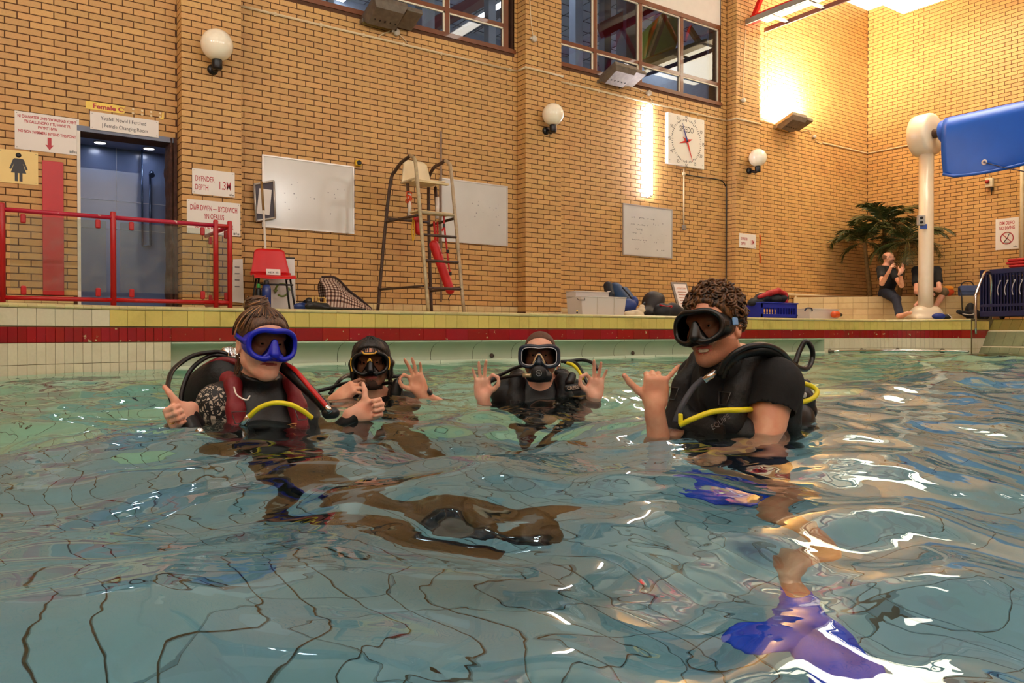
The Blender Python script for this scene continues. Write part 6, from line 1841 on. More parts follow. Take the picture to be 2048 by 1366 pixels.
for (px, py, r) in ((1558, 585, 0.07), (1545, 588, 0.06), (1569, 594, 0.06)): s.ball(onY(px, py, Yq), (r * 1.3, r * 1.2, r * 0.8), 0.05)
s.build('folds', 0.013, M_BPK, t)
s = Solid(); s.chain([onY(1518, 594, Yq - 0.08), onY(1538, 587, Yq - 0.10), onY(1556, 582, Yq - 0.10), onY(1570, 588, Yq - 0.08)], [0.03, 0.05, 0.05, 0.04], 0.03); s.cone(onY(1571, 588, Yq - 0.1), onY(1573, 605, Yq - 0.12), 0.035, 0.03); s.build('red_panel', 0.010, M_REDN, t)
t = thing('regulator', 'small black regulator dropped beside the blue crate', 'regulator', None, dk(1582, 8.25))
s = Solid(); s.ball(onY(1584, 627, 8.25), 0.05); s.ball(onY(1590, 631, 8.25), (0.06, 0.04, 0.03)); s.build('body', 0.008, M_RUB, t)
Yz = 8.4
o = Vector((wx(1631, Yz), Yz, ZD)); w = wx(1662, Yz) - wx(1603, Yz); h = onY(1631, 619, Yz).z - ZD
t = storage_box('low frosted box of clothes near the tiled ledge', o, Fr(o, (1, 0, 0), (0, 1, 0)), w, 0.36, h)
hp = onY(1617, 620, Yz - 0.19)
MB().tube(catmull([hp + Vector((-0.11, 0, -0.02)), hp + Vector((-0.07, -0.01, 0.03)), hp + Vector((0.07, -0.01, 0.03)), hp + Vector((0.11, 0, -0.02))], 5), 0.012, 6).build('handle', mat('navy_handle', (30, 34, 70), 0.5), t)
t = thing('folded_clothes', 'white and red folded clothes in the low frosted box', 'clothes', None, o)
s = Solid(); s.ball(o + Vector((-0.03, -0.05, 0.08)), (0.12, 0.1, 0.06), 0.03); s.ball(o + Vector((-0.12, 0.02, 0.05)), (0.08, 0.1, 0.05), 0.03); s.build('white_cloth', 0.012, MATS['cream_towel'], t)
s = Solid(); s.ball(o + Vector((0.12, -0.06, 0.06)), (0.10, 0.08, 0.06), 0.03); s.build('red_cloth', 0.012, M_REDN, t)
t = thing('torch', 'orange and black dive torch lying beside the low frosted box', 'torch', None, dk(1670, 8.25))
s = Solid(); s.cone(onY(1668, 629, 8.12), onY(1674, 629, 8.12), 0.06, 0.06); s.build('head', 0.010, mat('orange_plastic', (214, 84, 30), 0.4), t)
s = Solid(); s.cone(onY(1676, 629, 8.12), onY(1682, 630, 8.12), 0.045, 0.03); s.build('grip', 0.010, M_RUB, t)
# ================================================================== the far corner
# tiles on the flank of the stair recess
nfl = 4; wfl = 0.62 / nfl
for k in range(nfl):
 p = (14.3 + k * wfl, 6.5, 0.0, -1.0); q = (14.3 + (k + 1) * wfl, 6.5, 0.0, -1.0)
 tile_on(None, p, q, Z_Y0, Z_Y1, M_YEL, 'yellow_tile', pool_wall, 0.004); tile_on(None, p, q, Z_R0, Z_R1, M_RED, 'red_tile', pool_wall, 0.004)
 tile_on(None, p, q, 0.075, Z_W1, M_WHT, 'white_tile', pool_wall, 0.004); tile_on(None, p, q, -0.115, 0.071, M_WHT, 'white_tile', pool_wall, 0.004)
# tiled ledge cutting the corner
LA = Vector((13.86, 9.76, 0)); LB = Vector((16.35, 7.05, 0)); LC = Vector((16.58, 7.05, 0)); LD = Vector((16.58, 9.78, 0))
ZL = onY(1640, 594, 9.3).z
dl = (LB - LA); Ll = dl.length; dl.normalize(); nl = Vector((dl.y, -dl.x, 0))
if nl.dot(EYE - LA) < 0: nl = -nl
mb = MB()
poly = [LA, LB, LC, LD]
vs = [Vector((p.x, p.y, ZD - 0.01)) for p in poly] + [Vector((p.x, p.y, ZL)) for p in poly]
mb.add(vs, [(0, 1, 5, 4), (1, 2, 6, 5), (2, 3, 7, 6), (3, 0, 4, 7), (4, 5, 6, 7)], mat('ledge_grout', (150, 110, 66), 0.9))
ledge = struct(mb.build('trim_ledge'), 'cream tiled ledge across the room corner in front of the palms')
n = round(Ll / 0.28); w = Ll / n; rws = 4; hh = (ZL - ZD) / rws
rects = [(i * w + 0.002, (i + 1) * w - 0.002, ZD + r * hh + 0.002, ZD + (r + 1) * hh - 0.002) for i in range(n) for r in range(rws)]
lay(rects, LA + nl * 0.005, dl, -nl, M_CREAM_TILE, ledge, 'tile', thick=0.012)
for i in range(n):
 a = LA + dl * (i * w + 0.002) + nl * 0.004; b = LA + dl * ((i + 1) * w - 0.002) + nl * 0.004
 MB().add([(a.x, a.y, ZL + 0.004), (b.x, b.y, ZL + 0.004), (b.x - nl.x * 0.2, b.y - nl.y * 0.2, ZL + 0.004), (a.x - nl.x * 0.2, a.y - nl.y * 0.2, ZL + 0.004), (a.x, a.y, ZL - 0.002), (b.x, b.y, ZL - 0.002)], [(0, 1, 2, 3), (4, 5, 1, 0)], M_CREAM_TILE).build('tile', None, ledge)
# white pipe along the wall at ledge height
a = onY(1519, 586, WY - 0.04);
t = thing('heating_pipe', 'cream pipe at ledge height beside the corner pilaster', 'pipe', None, a)
z = ZL + 0.06
MB().tube([(PILAS[2][1] + 0.02, WY - 0.04, z), (WX - 0.05, WY - 0.04, z)], 0.022, 8).build('pipe_run', M_CABLE, t)
x = wx(1591, WY - 0.04); MB().tube([(x, WY - 0.04, z), (x, WY - 0.04, ZD)], 0.018, 8).build('drop', M_CABLE, t)
# palms
M_TRUNK = mat('green_brown_trunk', (112, 84, 40), 0.8, var=0.3, scale=20, bump=0.4, bscale=40)
M_FROND = piece_mat('palm_frond', (58, 70, 28), rough=0.45, vlo=0.6, vhi=1.25, hue=0.02, grain=0.1, bump=0)
M_RACHIS = mat('palm_rachis', (96, 88, 36), 0.6)
def palm(label, base, crown, n, seed, L_):
 t = thing('potted_palm', label, 'palm', 'palms behind the ledge', base)
 rr = random.Random(seed)
 mid = (base + crown) / 2 + Vector((0.03, 0.02, 0))
 MB().tube(catmull([base, mid, crown], 8), [0.05] * 9 + [0.04] * 8, 10).build('trunk', M_TRUNK, t)
 for k in range(n):
  az = 2 * PI * k / n + rr.uniform(-0.25, 0.25); el = rr.uniform(-0.25, 1.25)
  L2 = L_ * rr.uniform(0.75, 1.1)
  d = Vector((math.cos(az), math.sin(az), 0))
  pts = []
  for q in range(9):
   s_ = q / 8
   ang = el - 1.5 * s_ * s_
   pts.append((pts[-1] + (d * math.cos(ang) + Vector((0, 0, math.sin(ang)))) * L2 / 8) if pts else crown + Vector((0, 0, 0.02)))
  # keep the frond off the walls
  for p in pts:
   p.x = min(p.x, WX - 0.03); p.y = min(p.y, WY - 0.03)
  fr = MB().tube(pts, [0.011 - 0.001 * q for q in range(9)], 5).build('frond', M_RACHIS, t)
  mb = MB()
  side = d.cross(Vector((0, 0, 1)))
  for q in range(1, 34):
   s_ = 0.12 + 0.88 * q / 34
   i = min(7, int(s_ * 8)); p = pts[i] + (pts[i + 1] - pts[i]) * (s_ * 8 - i)
   tn = (pts[i + 1] - pts[i])
   if tn.length < 1e-5: continue
   tn.normalize()
   ll = L2 * 0.30 * math.sin(PI * min(1, s_ * 0.92 + 0.06)) ** 0.7 + 0.03
   for sg in (-1, 1):
    e = p + (side * sg * 0.85 + tn * 0.75 + Vector((0, 0, rr.uniform(-0.45, -0.05)))).normalized() * ll * rr.uniform(0.85, 1.1)
    e.x = min(e.x, WX - 0.02); e.y = min(e.y, WY - 0.02)
    w_ = tn * 0.010 + Vector((0, 0, 0.004))
    m_ = (p + e) / 2 + Vector((0, 0, 0.015))
    mb.add([p - w_ * 0.6, p + w_ * 0.6, m_ + w_, e, m_ - w_], [(0, 1, 2, 4), (4, 2, 3)], M_FROND)
  lf = mb.build('leaflets', None, fr); lf['kind'] = 'stuff'
 return t
palm('palm with arching fronds standing left of the seated pair', at(1741, 598, 16.3), at(1729, 486, 16.4), 18, 1, 0.80)
palm('tallest palm in the room corner behind the bald seated man', at(1768, 598, 16.2), at(1769, 452, 16.5), 20, 2, 0.90)
palm('palm behind the white reel column', at(1797, 598, 16.0), at(1815, 486, 15.9), 20, 3, 0.90)
# reel column with its drum and rolled blue cover
M_WHITEG = mat('white_gelcoat', (226, 208, 180), 0.28, var=0.03, coat=0.3)
dC = 14.75
cb = at(1851, 640, dC); cb.z = ZD
t = thing('reel_column', 'white pedestal column with a round drum head beside the ledge', 'column', None, cb)
ztopc = at(1850, 312, dC).z
MB().lathe([(0.135, 0.18), (0.13, 0.5), (0.128, ztopc - ZD + 0.1), (0, ztopc - ZD + 0.1)], cb, (0, 0, 1), 28, M_WHITEG).build('column', None, t)
s = Solid(); fC = Fr(cb, _rgt, Vector((_fwd.x, _fwd.y, 0)))
s.cone(fC(-0.10, 0, 0.08), fC(0.12, 0, 0.08), 0.20, 0.20, 0.05); s.block(fC(0.0, 0, 0.02), (0.30, 0.24, 0.05), 0.04, 0.08, 'u', fC.R())
s.half(fC(0, 0, 0.0), (0, 0, -1)); s.build('base', 0.016, M_WHITEG, t)
dc = at(1851, 271, dC); rd = 0.40
MB().lathe([(0, -0.19), (rd * 0.86, -0.19), (rd * 0.97, -0.16), (rd, -0.08), (rd, 0.10), (rd * 0.96, 0.15), (rd * 0.85, 0.17), (rd * 0.5, 0.15), (0, 0.15)], dc, (0, -1, 0), 40, M_WHITEG).build('drum_head', None, t)
MB().lathe([(0.075, 0), (0.085, 0.02), (0.085, 0.16), (0.07, 0.18)], (dc.x, dc.y - 0.14, dc.z), (0, -1, 0), 20, mat('brown_hub', (70, 44, 30), 0.5)).build('hub', None, t)
bx_ = at(1842, 441, dC - 0.16)
MB().box(bx_, (0.13, 0.09, 0.19), fC.M(), mat('grey_control_box', (170, 164, 156), 0.4), 0.015).build('control_box', None, t)
for dz in (0.04, -0.04): MB().lathe([(0.026, 0), (0.026, 0.03), (0, 0.03)], bx_ + fC.x * -0.02 - fC.y * 0.04 + Vector((0, 0, dz)), -fC.y, 12, M_BLKPL).build('knob', None, t)
b2_ = at(1847, 453, dC - 0.14)
MB().box(b2_, (0.13, 0.01, 0.09), fC.M(), mat('blue_sticker', (24, 70, 160), 0.4)).build('sticker', None, t)
text_mesh('POOL', 0.04, MATS['white_paper'], b2_ - fC.y * 0.006 + Vector((0, 0, -0.012)), fC.x, (0, 0, 1), t, 'lettering', 'CENTER', 0.9, 0.001) if False else None
M_TARP = mat('blue_tarpaulin', (0, 80, 184), 0.35, var=0.06, scale=3, bump=0.15, bscale=5)
ry0, ry1 = dc.y - 0.30, 1.5
t = thing('pool_cover_reel', 'bright blue pool cover rolled on a reel with a hanging flap', 'pool cover', None, (dc.x, ry0, dc.z))
rr0 = 0.21
MB().lathe([(0.0, 0), (rr0 * 0.9, 0), (rr0, 0.03), (rr0, 0.10), (rr0 * 1.05, 0.5), (rr0 * 1.05, ry0 - ry1), (0, ry0 - ry1)], (dc.x, ry0, dc.z), (0, -1, 0), 30, M_TARP).build('roll', None, t)
def flap(u, v):
 y = ry0 - 0.10 - 0.02 * math.sin(6 * v) - u * (ry0 - ry1 - 0.1)
 drop = 0.86 + 0.05 * math.sin(3.1 * u * 4) - (0.05 if u < 0.03 else 0)
 a = -0.2 + v * 1.77
 if v < 0.35:
  q = v / 0.35 * PI / 2
  return Vector((dc.x - (rr0 + 0.025) * math.sin(q), y, dc.z + (rr0 + 0.025) * math.cos(q)))
 q = (v - 0.35) / 0.65
 return Vector((dc.x - rr0 - 0.025 + 0.05 * math.sin(3 * q + u * 9) * q + 0.10 * q * q, y + 0.08 * q * (1 if u < 0.03 else 0) * 0, dc.z - drop * q))
solid_sheet(flap, 60, 34, M_TARP, 'flap', t, 0.012)
MB().tube([flap(u, 1.0) for u in np.linspace(0, 1, 30)], 0.03, 8).build('hem', M_TARP, t)
e = onX(1970, 325, dc.x - rr0 - 0.02)
MB().lathe([(0.022, 0.0), (0.045, 0.0), (0.05, 0.008), (0.045, 0.014), (0.022, 0.012)], (e.x - 0.02, e.y, e.z), (-1, 0, 0), 16, MATS['aluminium_trim'], True, False).build('eyelet', None, t)
MB().tube(catmull([(e.x - 0.03, e.y, e.z), (e.x - 0.05, e.y - 0.35, e.z - 0.16), (e.x - 0.05, e.y - 1.0, e.z - 0.42), (e.x - 0.05, e.y - 2.0, e.z - 0.9)], 6), 0.010, 6).build('cord', mat('navy_cord', (24, 28, 60), 0.7), t)
# far column carrying the other end of the reel, outside the picture
t = thing('reel_column', 'white pedestal column at the outer end of the blue cover reel', 'column', None, (dc.x, 1.2, ZD))
MB().lathe([(0.30, 0), (0.28, 0.12), (0.135, 0.2), (0.128, dc.z - ZD), (0, dc.z - ZD)], (dc.x, 1.25, ZD), (0, 0, 1), 24, M_WHITEG).build('column', None, t)
MB().lathe([(0, -0.15), (rd, -0.12), (rd, 0.15), (0, 0.19)], (dc.x, 1.25, dc.z), (0, 1, 0), 32, M_WHITEG).build('drum_head', None, t)
# chrome handrail at the steps
p0, p1 = at(1951, 660, 13.6), at(1953, 594, 13.6)
t = thing('pool_handrail', 'chrome tubular handrail at the pool steps', 'handrail', None, p0)
pts = [at(1951, 668, 13.55), at(1951, 600, 13.55), at(1953, 586, 13.6), at(1967, 550, 13.8), at(1974, 543, 13.9), at(1981, 549, 14.0), at(1983, 575, 14.1), at(1981, 640, 14.2)]
MB().tube(catmull(pts, 6), 0.024, 12).build('rail', M_CHROME, t)
# rail along the pool wall
ep = [p for p in EDGE if p[0] > 12.30 and p[1] > 6.4]
t = thing('wall_grab_rail', 'long steel grab rail along the pool wall at the deep end', 'handrail', None, (ep[0][0], ep[0][1], 0.05))
zr = onY(1800, 701.5, 7.8).z + 0.012
MB().tube([(p[0] + p[2] * 0.075, p[1] + p[3] * 0.075, zr) for p in ep[::2]], 0.019, 10).build('rail', M_CHROME, t)
for k in (0, 7, 17, 27):
 if k < len(ep):
  p = ep[k]; MB().lathe([(0.045, 0), (0.045, 0.012), (0.022, 0.02), (0.022, 0.09), (0, 0.09)], (p[0], p[1], zr), (p[2], p[3], 0), 12, mat('tarnished_bracket', (100, 90, 74), 0.5, metal=0.6)).build('bracket', None, t)
# dark blue cage trolley with red mats
M_CAGE = mat('dark_navy_plastic', (16, 22, 70), 0.5, var=0.1)
dG = 14.3
g0, g1 = at(1961, 630, dG), at(2100, 630, 13.2)
g0.z = g1.z = ZD
fG = Fr(g0, (g1 - g0))
Lg = (g1 - g0).length; hg = at(1961, 541, dG).z - ZD
t = thing('cage_trolley', 'dark navy slatted storage trolley at the end wall', 'trolley', None, g0)
for (yy) in (0.0, 0.55):
 MB().box(fG(Lg / 2, yy, 0.10), (Lg, 0.04, 0.10), fG.M(), M_CAGE, 0.01).build('bottom_rail', None, t); MB().box(fG(Lg / 2, yy, hg - 0.04), (Lg, 0.05, 0.09), fG.M(), M_CAGE, 0.01).build('top_rail', None, t)
 MB().box(fG(Lg / 2, yy, hg * 0.28), (Lg, 0.03, 0.05), fG.M(), M_CAGE, 0.005).build('mid_rail', None, t)
 nb_ = 22
 for k in range(nb_ + 1):
  MB().box(fG(k * Lg / nb_, yy, hg / 2 + 0.05), (0.022, 0.022, hg - 0.15), fG.M(), M_CAGE).build('slat', None, t)
for xx in (0.0, Lg): MB().box(fG(xx, 0.275, hg / 2 + 0.05), (0.03, 0.55, hg - 0.1), fG.M(), M_CAGE).build('end_panel', None, t)
MB().box(fG(Lg / 2, 0.275, 0.1), (Lg, 0.55, 0.03), fG.M(), M_CAGE).build('base', None, t)
MB().box(fG(Lg / 2, 0.53, hg / 2), (Lg, 0.01, hg - 0.2), fG.M(), M_BLKPL).build('back_sheet', None, t)
for xx in (0.08, Lg - 0.08):
 for yy in (0.05, 0.5): MB().lathe([(0.045, -0.015), (0.05, 0), (0.045, 0.015)], fG(xx, yy, 0.05), fG.y, 14, M_BLKPL).build('wheel', None, t)
M_REDM = mat('red_foam_mat', (186, 22, 28), 0.5, var=0.06)
for k in range(3):
 s = Solid(); off = (0.05, 0.0, 0.03)[k]
 s.block(fG(Lg / 2 + 0.42 + off, 0.275, hg + 0.035 + 0.055 * k), (Lg / 2 - 0.02, 0.27, 0.026), 0.022, 0.01, 'u', fG.R())
 o = s.build('foam_mat', 0.016, M_REDM); tag(o, ['lowest red foam mat on the navy trolley', 'middle red foam mat on the navy trolley', 'topmost red foam mat on the navy trolley'][k], 'mat', 'red mats on the trolley')
# hangers hooked on the trolley
for k in range(4):
 p = fG(0.36 + 0.13 * k, -0.03, hg * 0.62)
 pts = [p + fG.x * 0.0 + Vector((0, 0, 0.12)), p + fG.x * 0.03 + Vector((0, 0, 0.13)), p - fG.x * 0.01 + Vector((0, 0, 0.05)), p - fG.x * 0.03 + Vector((0, 0, -0.05)), p - fG.x * 0.01 + Vector((0, 0, -0.13))]
 o = MB().tube(catmull(pts, 5), 0.008, 6).build('hook', mat('white_hook', (190, 186, 190), 0.4)); tag(o, 'white curved hook on the navy trolley, ' + ['nearest the chrome handrail', 'second from the chrome handrail', 'third from the chrome handrail', 'farthest from the chrome handrail'][k], 'hook', 'hooks on the trolley')
# things left on and by the ledge
def on_ledge(px, dd=15.0):
 r = ray(px, 590); r.z = 0
 # meet the ledge's front line, then 0.15 m in
 den = r.x * nl.x + r.y * nl.y
 s_ = ((LA.x - nl.x * 0.16) * nl.x + (LA.y - nl.y * 0.16) * nl.y) / den
 return Vector((r.x * s_, r.y * s_, ZL + 0.004))
o = on_ledge(1935)
t = thing('shoulder_bag', 'blue grey shoulder bag with a looped handle on the ledge', 'bag', None, o)
fL = Fr(o, dl)
MB().box(fL(0, 0, 0.10), (0.32, 0.14, 0.20), fL.M(), mat('blue_grey_canvas', (70, 86, 128), 0.7, var=0.08), 0.03).build('body', None, t)
MB().box(fL(0, -0.072, 0.15), (0.30, 0.012, 0.11), fL.M(), mat('blue_grey_flap', (84, 100, 142), 0.7), 0.005).build('flap', None, t)
MB().tube(catmull([fL(-0.12, 0, 0.19), fL(-0.08, 0, 0.27), fL(0.06, 0, 0.28), fL(0.12, 0, 0.19)], 6), 0.010, 6).build('handle', M_BPK, t)
MB().tube(catmull([fL(-0.16, -0.05, 0.15), fL(-0.18, -0.24, 0.0), fL(-0.17, -0.24, -0.25), fL(-0.13, -0.22, -0.38)], 6), 0.010, 6).build('strap', M_BPK, t)
o = on_ledge(1893)
t = thing('swim_bag', 'orange and yellow bag on the ledge beside the second seated person', 'bag', None, o)
fL = Fr(o, dl)
s = Solid(); s.ball(fL(0, 0, 0.09), (0.14, 0.1, 0.09), 0.03, 'u', fL.R()); s.build('lower_fabric', 0.012, mat('orange_fabric', (204, 72, 24), 0.7), t)
s = Solid(); s.ball(fL(0.02, -0.01, 0.155), (0.11, 0.09, 0.055), 0.03, 'u', fL.R()); s.build('upper_fabric', 0.012, mat('yellow_fabric', (222, 140, 30), 0.7), t)
o = at(1945, 632, 14.9); o.z = ZD
t = thing('wetsuit_heap', 'black wetsuit with pale stripes heaped at the foot of the ledge', 'wetsuit', None, o)
fH = Fr(o, _rgt, Vector((_fwd.x, _fwd.y, 0)))
s = Solid(); s.ball(fH(0.02, 0.1, 0.16), (0.10, 0.1, 0.18), 0.06); s.ball(fH(0.08, 0.05, 0.10), (0.13, 0.12, 0.10), 0.05); s.chain([fH(0.02, 0, 0.10), fH(-0.16, -0.05, 0.12), fH(-0.30, -0.05, 0.16)], [0.08, 0.05, 0.04], 0.04); s.ball(fH(0.0, 0.0, 0.06), (0.14, 0.1, 0.06), 0.05); s.cone(fH(0.05, 0, 0.06), fH(0.2, -0.05, 0.04), 0.06, 0.04, 0.04)
s.build('fabric', 0.012, M_BPK, t)
MB().tube(catmull([fH(-0.25, -0.10, 0.12), fH(-0.12, -0.13, 0.10), fH(0.0, -0.12, 0.13)], 5), 0.008, 5).build('stripe', MATS['white_paper'], t)
o = at(1884, 636, 14.25); o.z = ZD
t = thing('fin_pocket', 'blue mesh pouch with a white cord on the pool edge', 'bag', None, o)
fP = Fr(o, _rgt, Vector((_fwd.x, _fwd.y, 0)))
s = Solid(); s.ball(fP(-0.06, 0, 0.06), (0.12, 0.09, 0.06), 0.03, 'u', fP.R()); s.build('pouch', 0.010, mat('blue_mesh_fabric', (20, 46, 130), 0.6), t)
s = Solid(); s.ball(fP(0.08, 0, 0.05), (0.08, 0.08, 0.05), 0.03, 'u', fP.R()); s.build('mouth', 0.010, M_BPK, t)
MB().tube(catmull([fP(0.06, -0.08, 0.10), fP(0.12, -0.10, 0.03), fP(0.08, -0.13, -0.03), fP(0.12, -0.13, -0.08)], 5), 0.007, 5).build('cord', MATS['white_paper'], t)
# ================================================================== people
CR = Vector(_rgt); CA = Vector((_fwd.x, _fwd.y, 0)).normalized(); CU = Vector((0, 0, 1))    # picture right, away, up
def cam_vec(r, a, u): return (CR * r + CA * a + CU * u)
def skin_mat(name, color, blush):
 m, nt, b = nodes_of(name); N, L = nt.nodes, nt.links
 ge = N.new('ShaderNodeNewGeometry')
 n1 = N.new('ShaderNodeTexNoise'); n1.inputs['Scale'].default_value = 22; n1.inputs['Detail'].default_value = 4
 L.new(ge.outputs['Position'], n1.inputs['Vector'])
 mr = N.new('ShaderNodeMapRange'); mr.inputs[1].default_value = 0.35; mr.inputs[2].default_value = 0.7; L.new(n1.outputs['Fac'], mr.inputs[0])
 mx = N.new('ShaderNodeMixRGB'); mx.inputs[1].default_value = rgb(color); mx.inputs[2].default_value = rgb(blush); L.new(mr.outputs[0], mx.inputs[0])
 L.new(mx.outputs[0], b.inputs['Base Color'])
 n2 = N.new('ShaderNodeTexNoise'); n2.inputs['Scale'].default_value = 260; L.new(ge.outputs['Position'], n2.inputs['Vector'])
 bp = N.new('ShaderNodeBump'); bp.inputs['Strength'].default_value = 0.12; bp.inputs['Distance'].default_value = 0.003
 L.new(n2.outputs['Fac'], bp.inputs['Height']); L.new(bp.outputs[0], b.inputs['Normal'])
 b.inputs['Roughness'].default_value = 0.42
 b.inputs['Subsurface Weight'].default_value = 0.12; b.inputs['Subsurface Radius'].default_value = (0.01, 0.004, 0.002); b.inputs['Subsurface Scale'].default_value = 0.5
 MATS[name] = m
 return m
M_SKIN = skin_mat('fair_skin', (236, 184, 156), (228, 160, 132))
M_SKIN2 = skin_mat('tanned_skin', (228, 170, 136), (218, 146, 114))
M_LIP = mat('lip_skin', (186, 84, 78), 0.35, var=0.05)
M_STUB = mat('stubble_skin', (132, 88, 64), 0.6, var=0.25, scale=200)
M_BEARD = mat('dark_beard', (58, 36, 26), 0.7, var=0.4, scale=160)
M_SOCKET = mat('brow_hair', (60, 40, 28), 0.7, var=0.2)
M_TEETH = mat('tooth_white', (238, 226, 208), 0.25, var=0.02)
M_EYEW = mat('eye_white', (226, 218, 210), 0.15, var=0); M_IRIS = mat('dark_iris', (40, 28, 20), 0.1, var=0)
M_NAIL = mat('finger_nail', (224, 168, 146), 0.3, var=0.03)
M_NEO = mat('black_neoprene', (8, 8, 9), 0.5, var=0.2, scale=10, bump=0.12, bscale=120)
M_NYL = mat('black_ballistic_nylon', (9, 9, 11), 0.6, var=0.25, scale=18, bump=0.3, bscale=70)
M_HOSE = mat('black_hose_rubber', (8, 8, 9), 0.35, var=0.1)
M_YHOSE = mat('yellow_hose', (226, 208, 20), 0.35, var=0.04)
M_DRED = mat('dark_red_nylon', (120, 14, 24), 0.55, var=0.12, bump=0.2, bscale=60)
M_LENS = pane_mat('mask_lens', (168, 164, 160), 0.5)
def hair_mat(name, dark, light, scale=60, bump=0.7):
 m, nt, b = nodes_of(name); N, L = nt.nodes, nt.links
 tc = N.new('ShaderNodeTexCoord'); mp = N.new('ShaderNodeMapping'); mp.inputs['Scale'].default_value = (1, 1, 0.22)
 L.new(tc.outputs['Object'], mp.inputs[0])
 n1 = N.new('ShaderNodeTexNoise'); n1.inputs['Scale'].default_value = scale * 2.2; n1.inputs['Detail'].default_value = 5; n1.inputs['Distortion'].default_value = 0.4
 L.new(mp.outputs[0], n1.inputs['Vector'])
 cr = N.new('ShaderNodeValToRGB'); cr.color_ramp.elements[0].position = 0.38; cr.color_ramp.elements[1].position = 0.66
 cr.color_ramp.elements[0].color = rgb(dark); cr.color_ramp.elements[1].color = rgb(light)
 L.new(n1.outputs['Fac'], cr.inputs[0]); L.new(cr.outputs[0], b.inputs['Base Color'])
 bp = N.new('ShaderNodeBump'); bp.inputs['Strength'].default_value = bump; bp.inputs['Distance'].default_value = 0.006
 L.new(n1.outputs['Fac'], bp.inputs['Height']); L.new(bp.outputs[0], b.inputs['Normal'])
 b.inputs['Roughness'].default_value = 0.45
 MATS[name] = m
 return m
def head_prims(S, f, s=1.0, female=False, smile=False):
 p = lambda x, y, z: f(x * s, y * s, z * s)
 R = f.R()
 S.ball(p(0, -0.012, 0.032), (0.075 * s, 0.094 * s, 0.086 * s), 0.02, 'u', R)
 S.ball(p(0, 0.026, -0.035), (0.062 * s, 0.064 * s, 0.075 * s), 0.04, 'u', R)
 j = 0.92 if female else 1.0
 S.ball(p(0, 0.070, -0.098), (0.024 * s * j, 0.020 * s, 0.022 * s), 0.03)
 for q in (-1, 1):
  S.cone(p(q * 0.054 * j, 0.0, -0.058), p(q * 0.018, 0.064, -0.098), 0.020 * s, 0.019 * s, 0.03)
  S.ball(p(q * 0.040, 0.062, -0.026), (0.026 * s, 0.024 * s, 0.026 * s), 0.03)
  S.ball(p(q * 0.030, 0.082, 0.030), (0.026 * s, 0.014 * s, 0.010 * s), 0.02, 'u', R)
  S.ball(p(q * 0.031, 0.101, 0.008), (0.018 * s, 0.014 * s, 0.012 * s), 0.014, 's', R)
  S.ball(p(q * 0.031, 0.081, 0.008), (0.0155 * s, 0.0145 * s, 0.0135 * s), 0.004, 'u', R)
  S.ball(p(q * 0.031, 0.099, 0.007), (0.0130 * s, 0.012 * s, 0.0042 * s), 0.002, 's', R)
  # ear
  e = Fr(p(q * 0.074, -0.012, -0.006), f.x, f.y * 1.0 + f.x * (0.35 * q))
  S.ball(e(q * 0.004 * s, 0, 0), (0.008 * s, 0.019 * s, 0.031 * s), 0.008, 'u', e.R())
  S.ball(e(q * 0.012 * s, 0.004 * s, 0.002), (0.006 * s, 0.009 * s, 0.017 * s), 0.006, 's', e.R())
  S.ball(p(q * 0.011, 0.103, -0.034), 0.0085 * s, 0.008)
 S.ball(p(0, 0.05, 0.06), (0.055 * s, 0.042 * s, 0.045 * s), 0.04, 'u', R)
 S.cone(p(0, 0.092, 0.018), p(0, 0.112, -0.026), 0.0085 * s, 0.0125 * s, 0.016)
 # mouth
 if smile:
  S.ball(p(0, 0.093, -0.074), (0.029 * s, 0.020 * s, 0.0125 * s), 0.006, 's', R)
  arc = [(-0.034, 0.074, -0.060), (-0.019, 0.088, -0.0615), (0, 0.093, -0.0625), (0.019, 0.088, -0.0615), (0.034, 0.074, -0.060)]
  arc2 = [(-0.034, 0.074, -0.061), (-0.020, 0.085, -0.081), (0, 0.089, -0.087), (0.020, 0.085, -0.081), (0.034, 0.074, -0.061)]
 else:
  arc = [(-0.025, 0.079, -0.0645), (-0.011, 0.0895, -0.0640), (0, 0.0915, -0.0655), (0.011, 0.0895, -0.0640), (0.025, 0.079, -0.0645)]
  arc2 = [(-0.023, 0.079, -0.067), (-0.010, 0.0875, -0.0740), (0, 0.0895, -0.0750), (0.010, 0.0875, -0.0740), (0.023, 0.079, -0.067)]
 for A, r in ((arc, 0.0048), (arc2, 0.0058)):
  for a, b in zip(A[:-1], A[1:]): S.cone(p(*a), p(*b), r * s, r * s, 0.005)
 # neck
 nr = 0.047 if female else 0.056
 S.cone(p(0, -0.022, -0.06), p(0, -0.040, -0.175), nr * s, (nr + 0.006) * s, 0.03)
 lips = [p(*a) for a in arc + arc2]
 return lips
def to_local(f, V): return (V - np.array(f.o)) @ f.R().T
def hand_points(wrist, F, N, right, s=1.0):
 F = Vector(F).normalized(); N = Vector(N); N = (N - F * N.dot(F)).normalized()
 T = F.cross(N) if right else -(F.cross(N))
 w = Vector(wrist)
 return (lambda t, q, n: w + (T * t + F * q + N * n) * s), T, F, N
FING = [(0.030, 0.094, (0.042, 0.026, 0.021), 0.0088), (0.010, 0.099, (0.046, 0.029, 0.022), 0.0090), (-0.010, 0.095, (0.043, 0.027, 0.022), 0.0086), (-0.029, 0.084, (0.033, 0.020, 0.019), 0.0076)]
CURL = {'fist': [(82, 98, 55)] * 4, 'open': [(10, 8, 6), (4, 6, 5), (4, 6, 5), (6, 8, 6)], 'relax': [(30, 35, 20), (38, 40, 24), (44, 44, 26), (50, 46, 28)]}
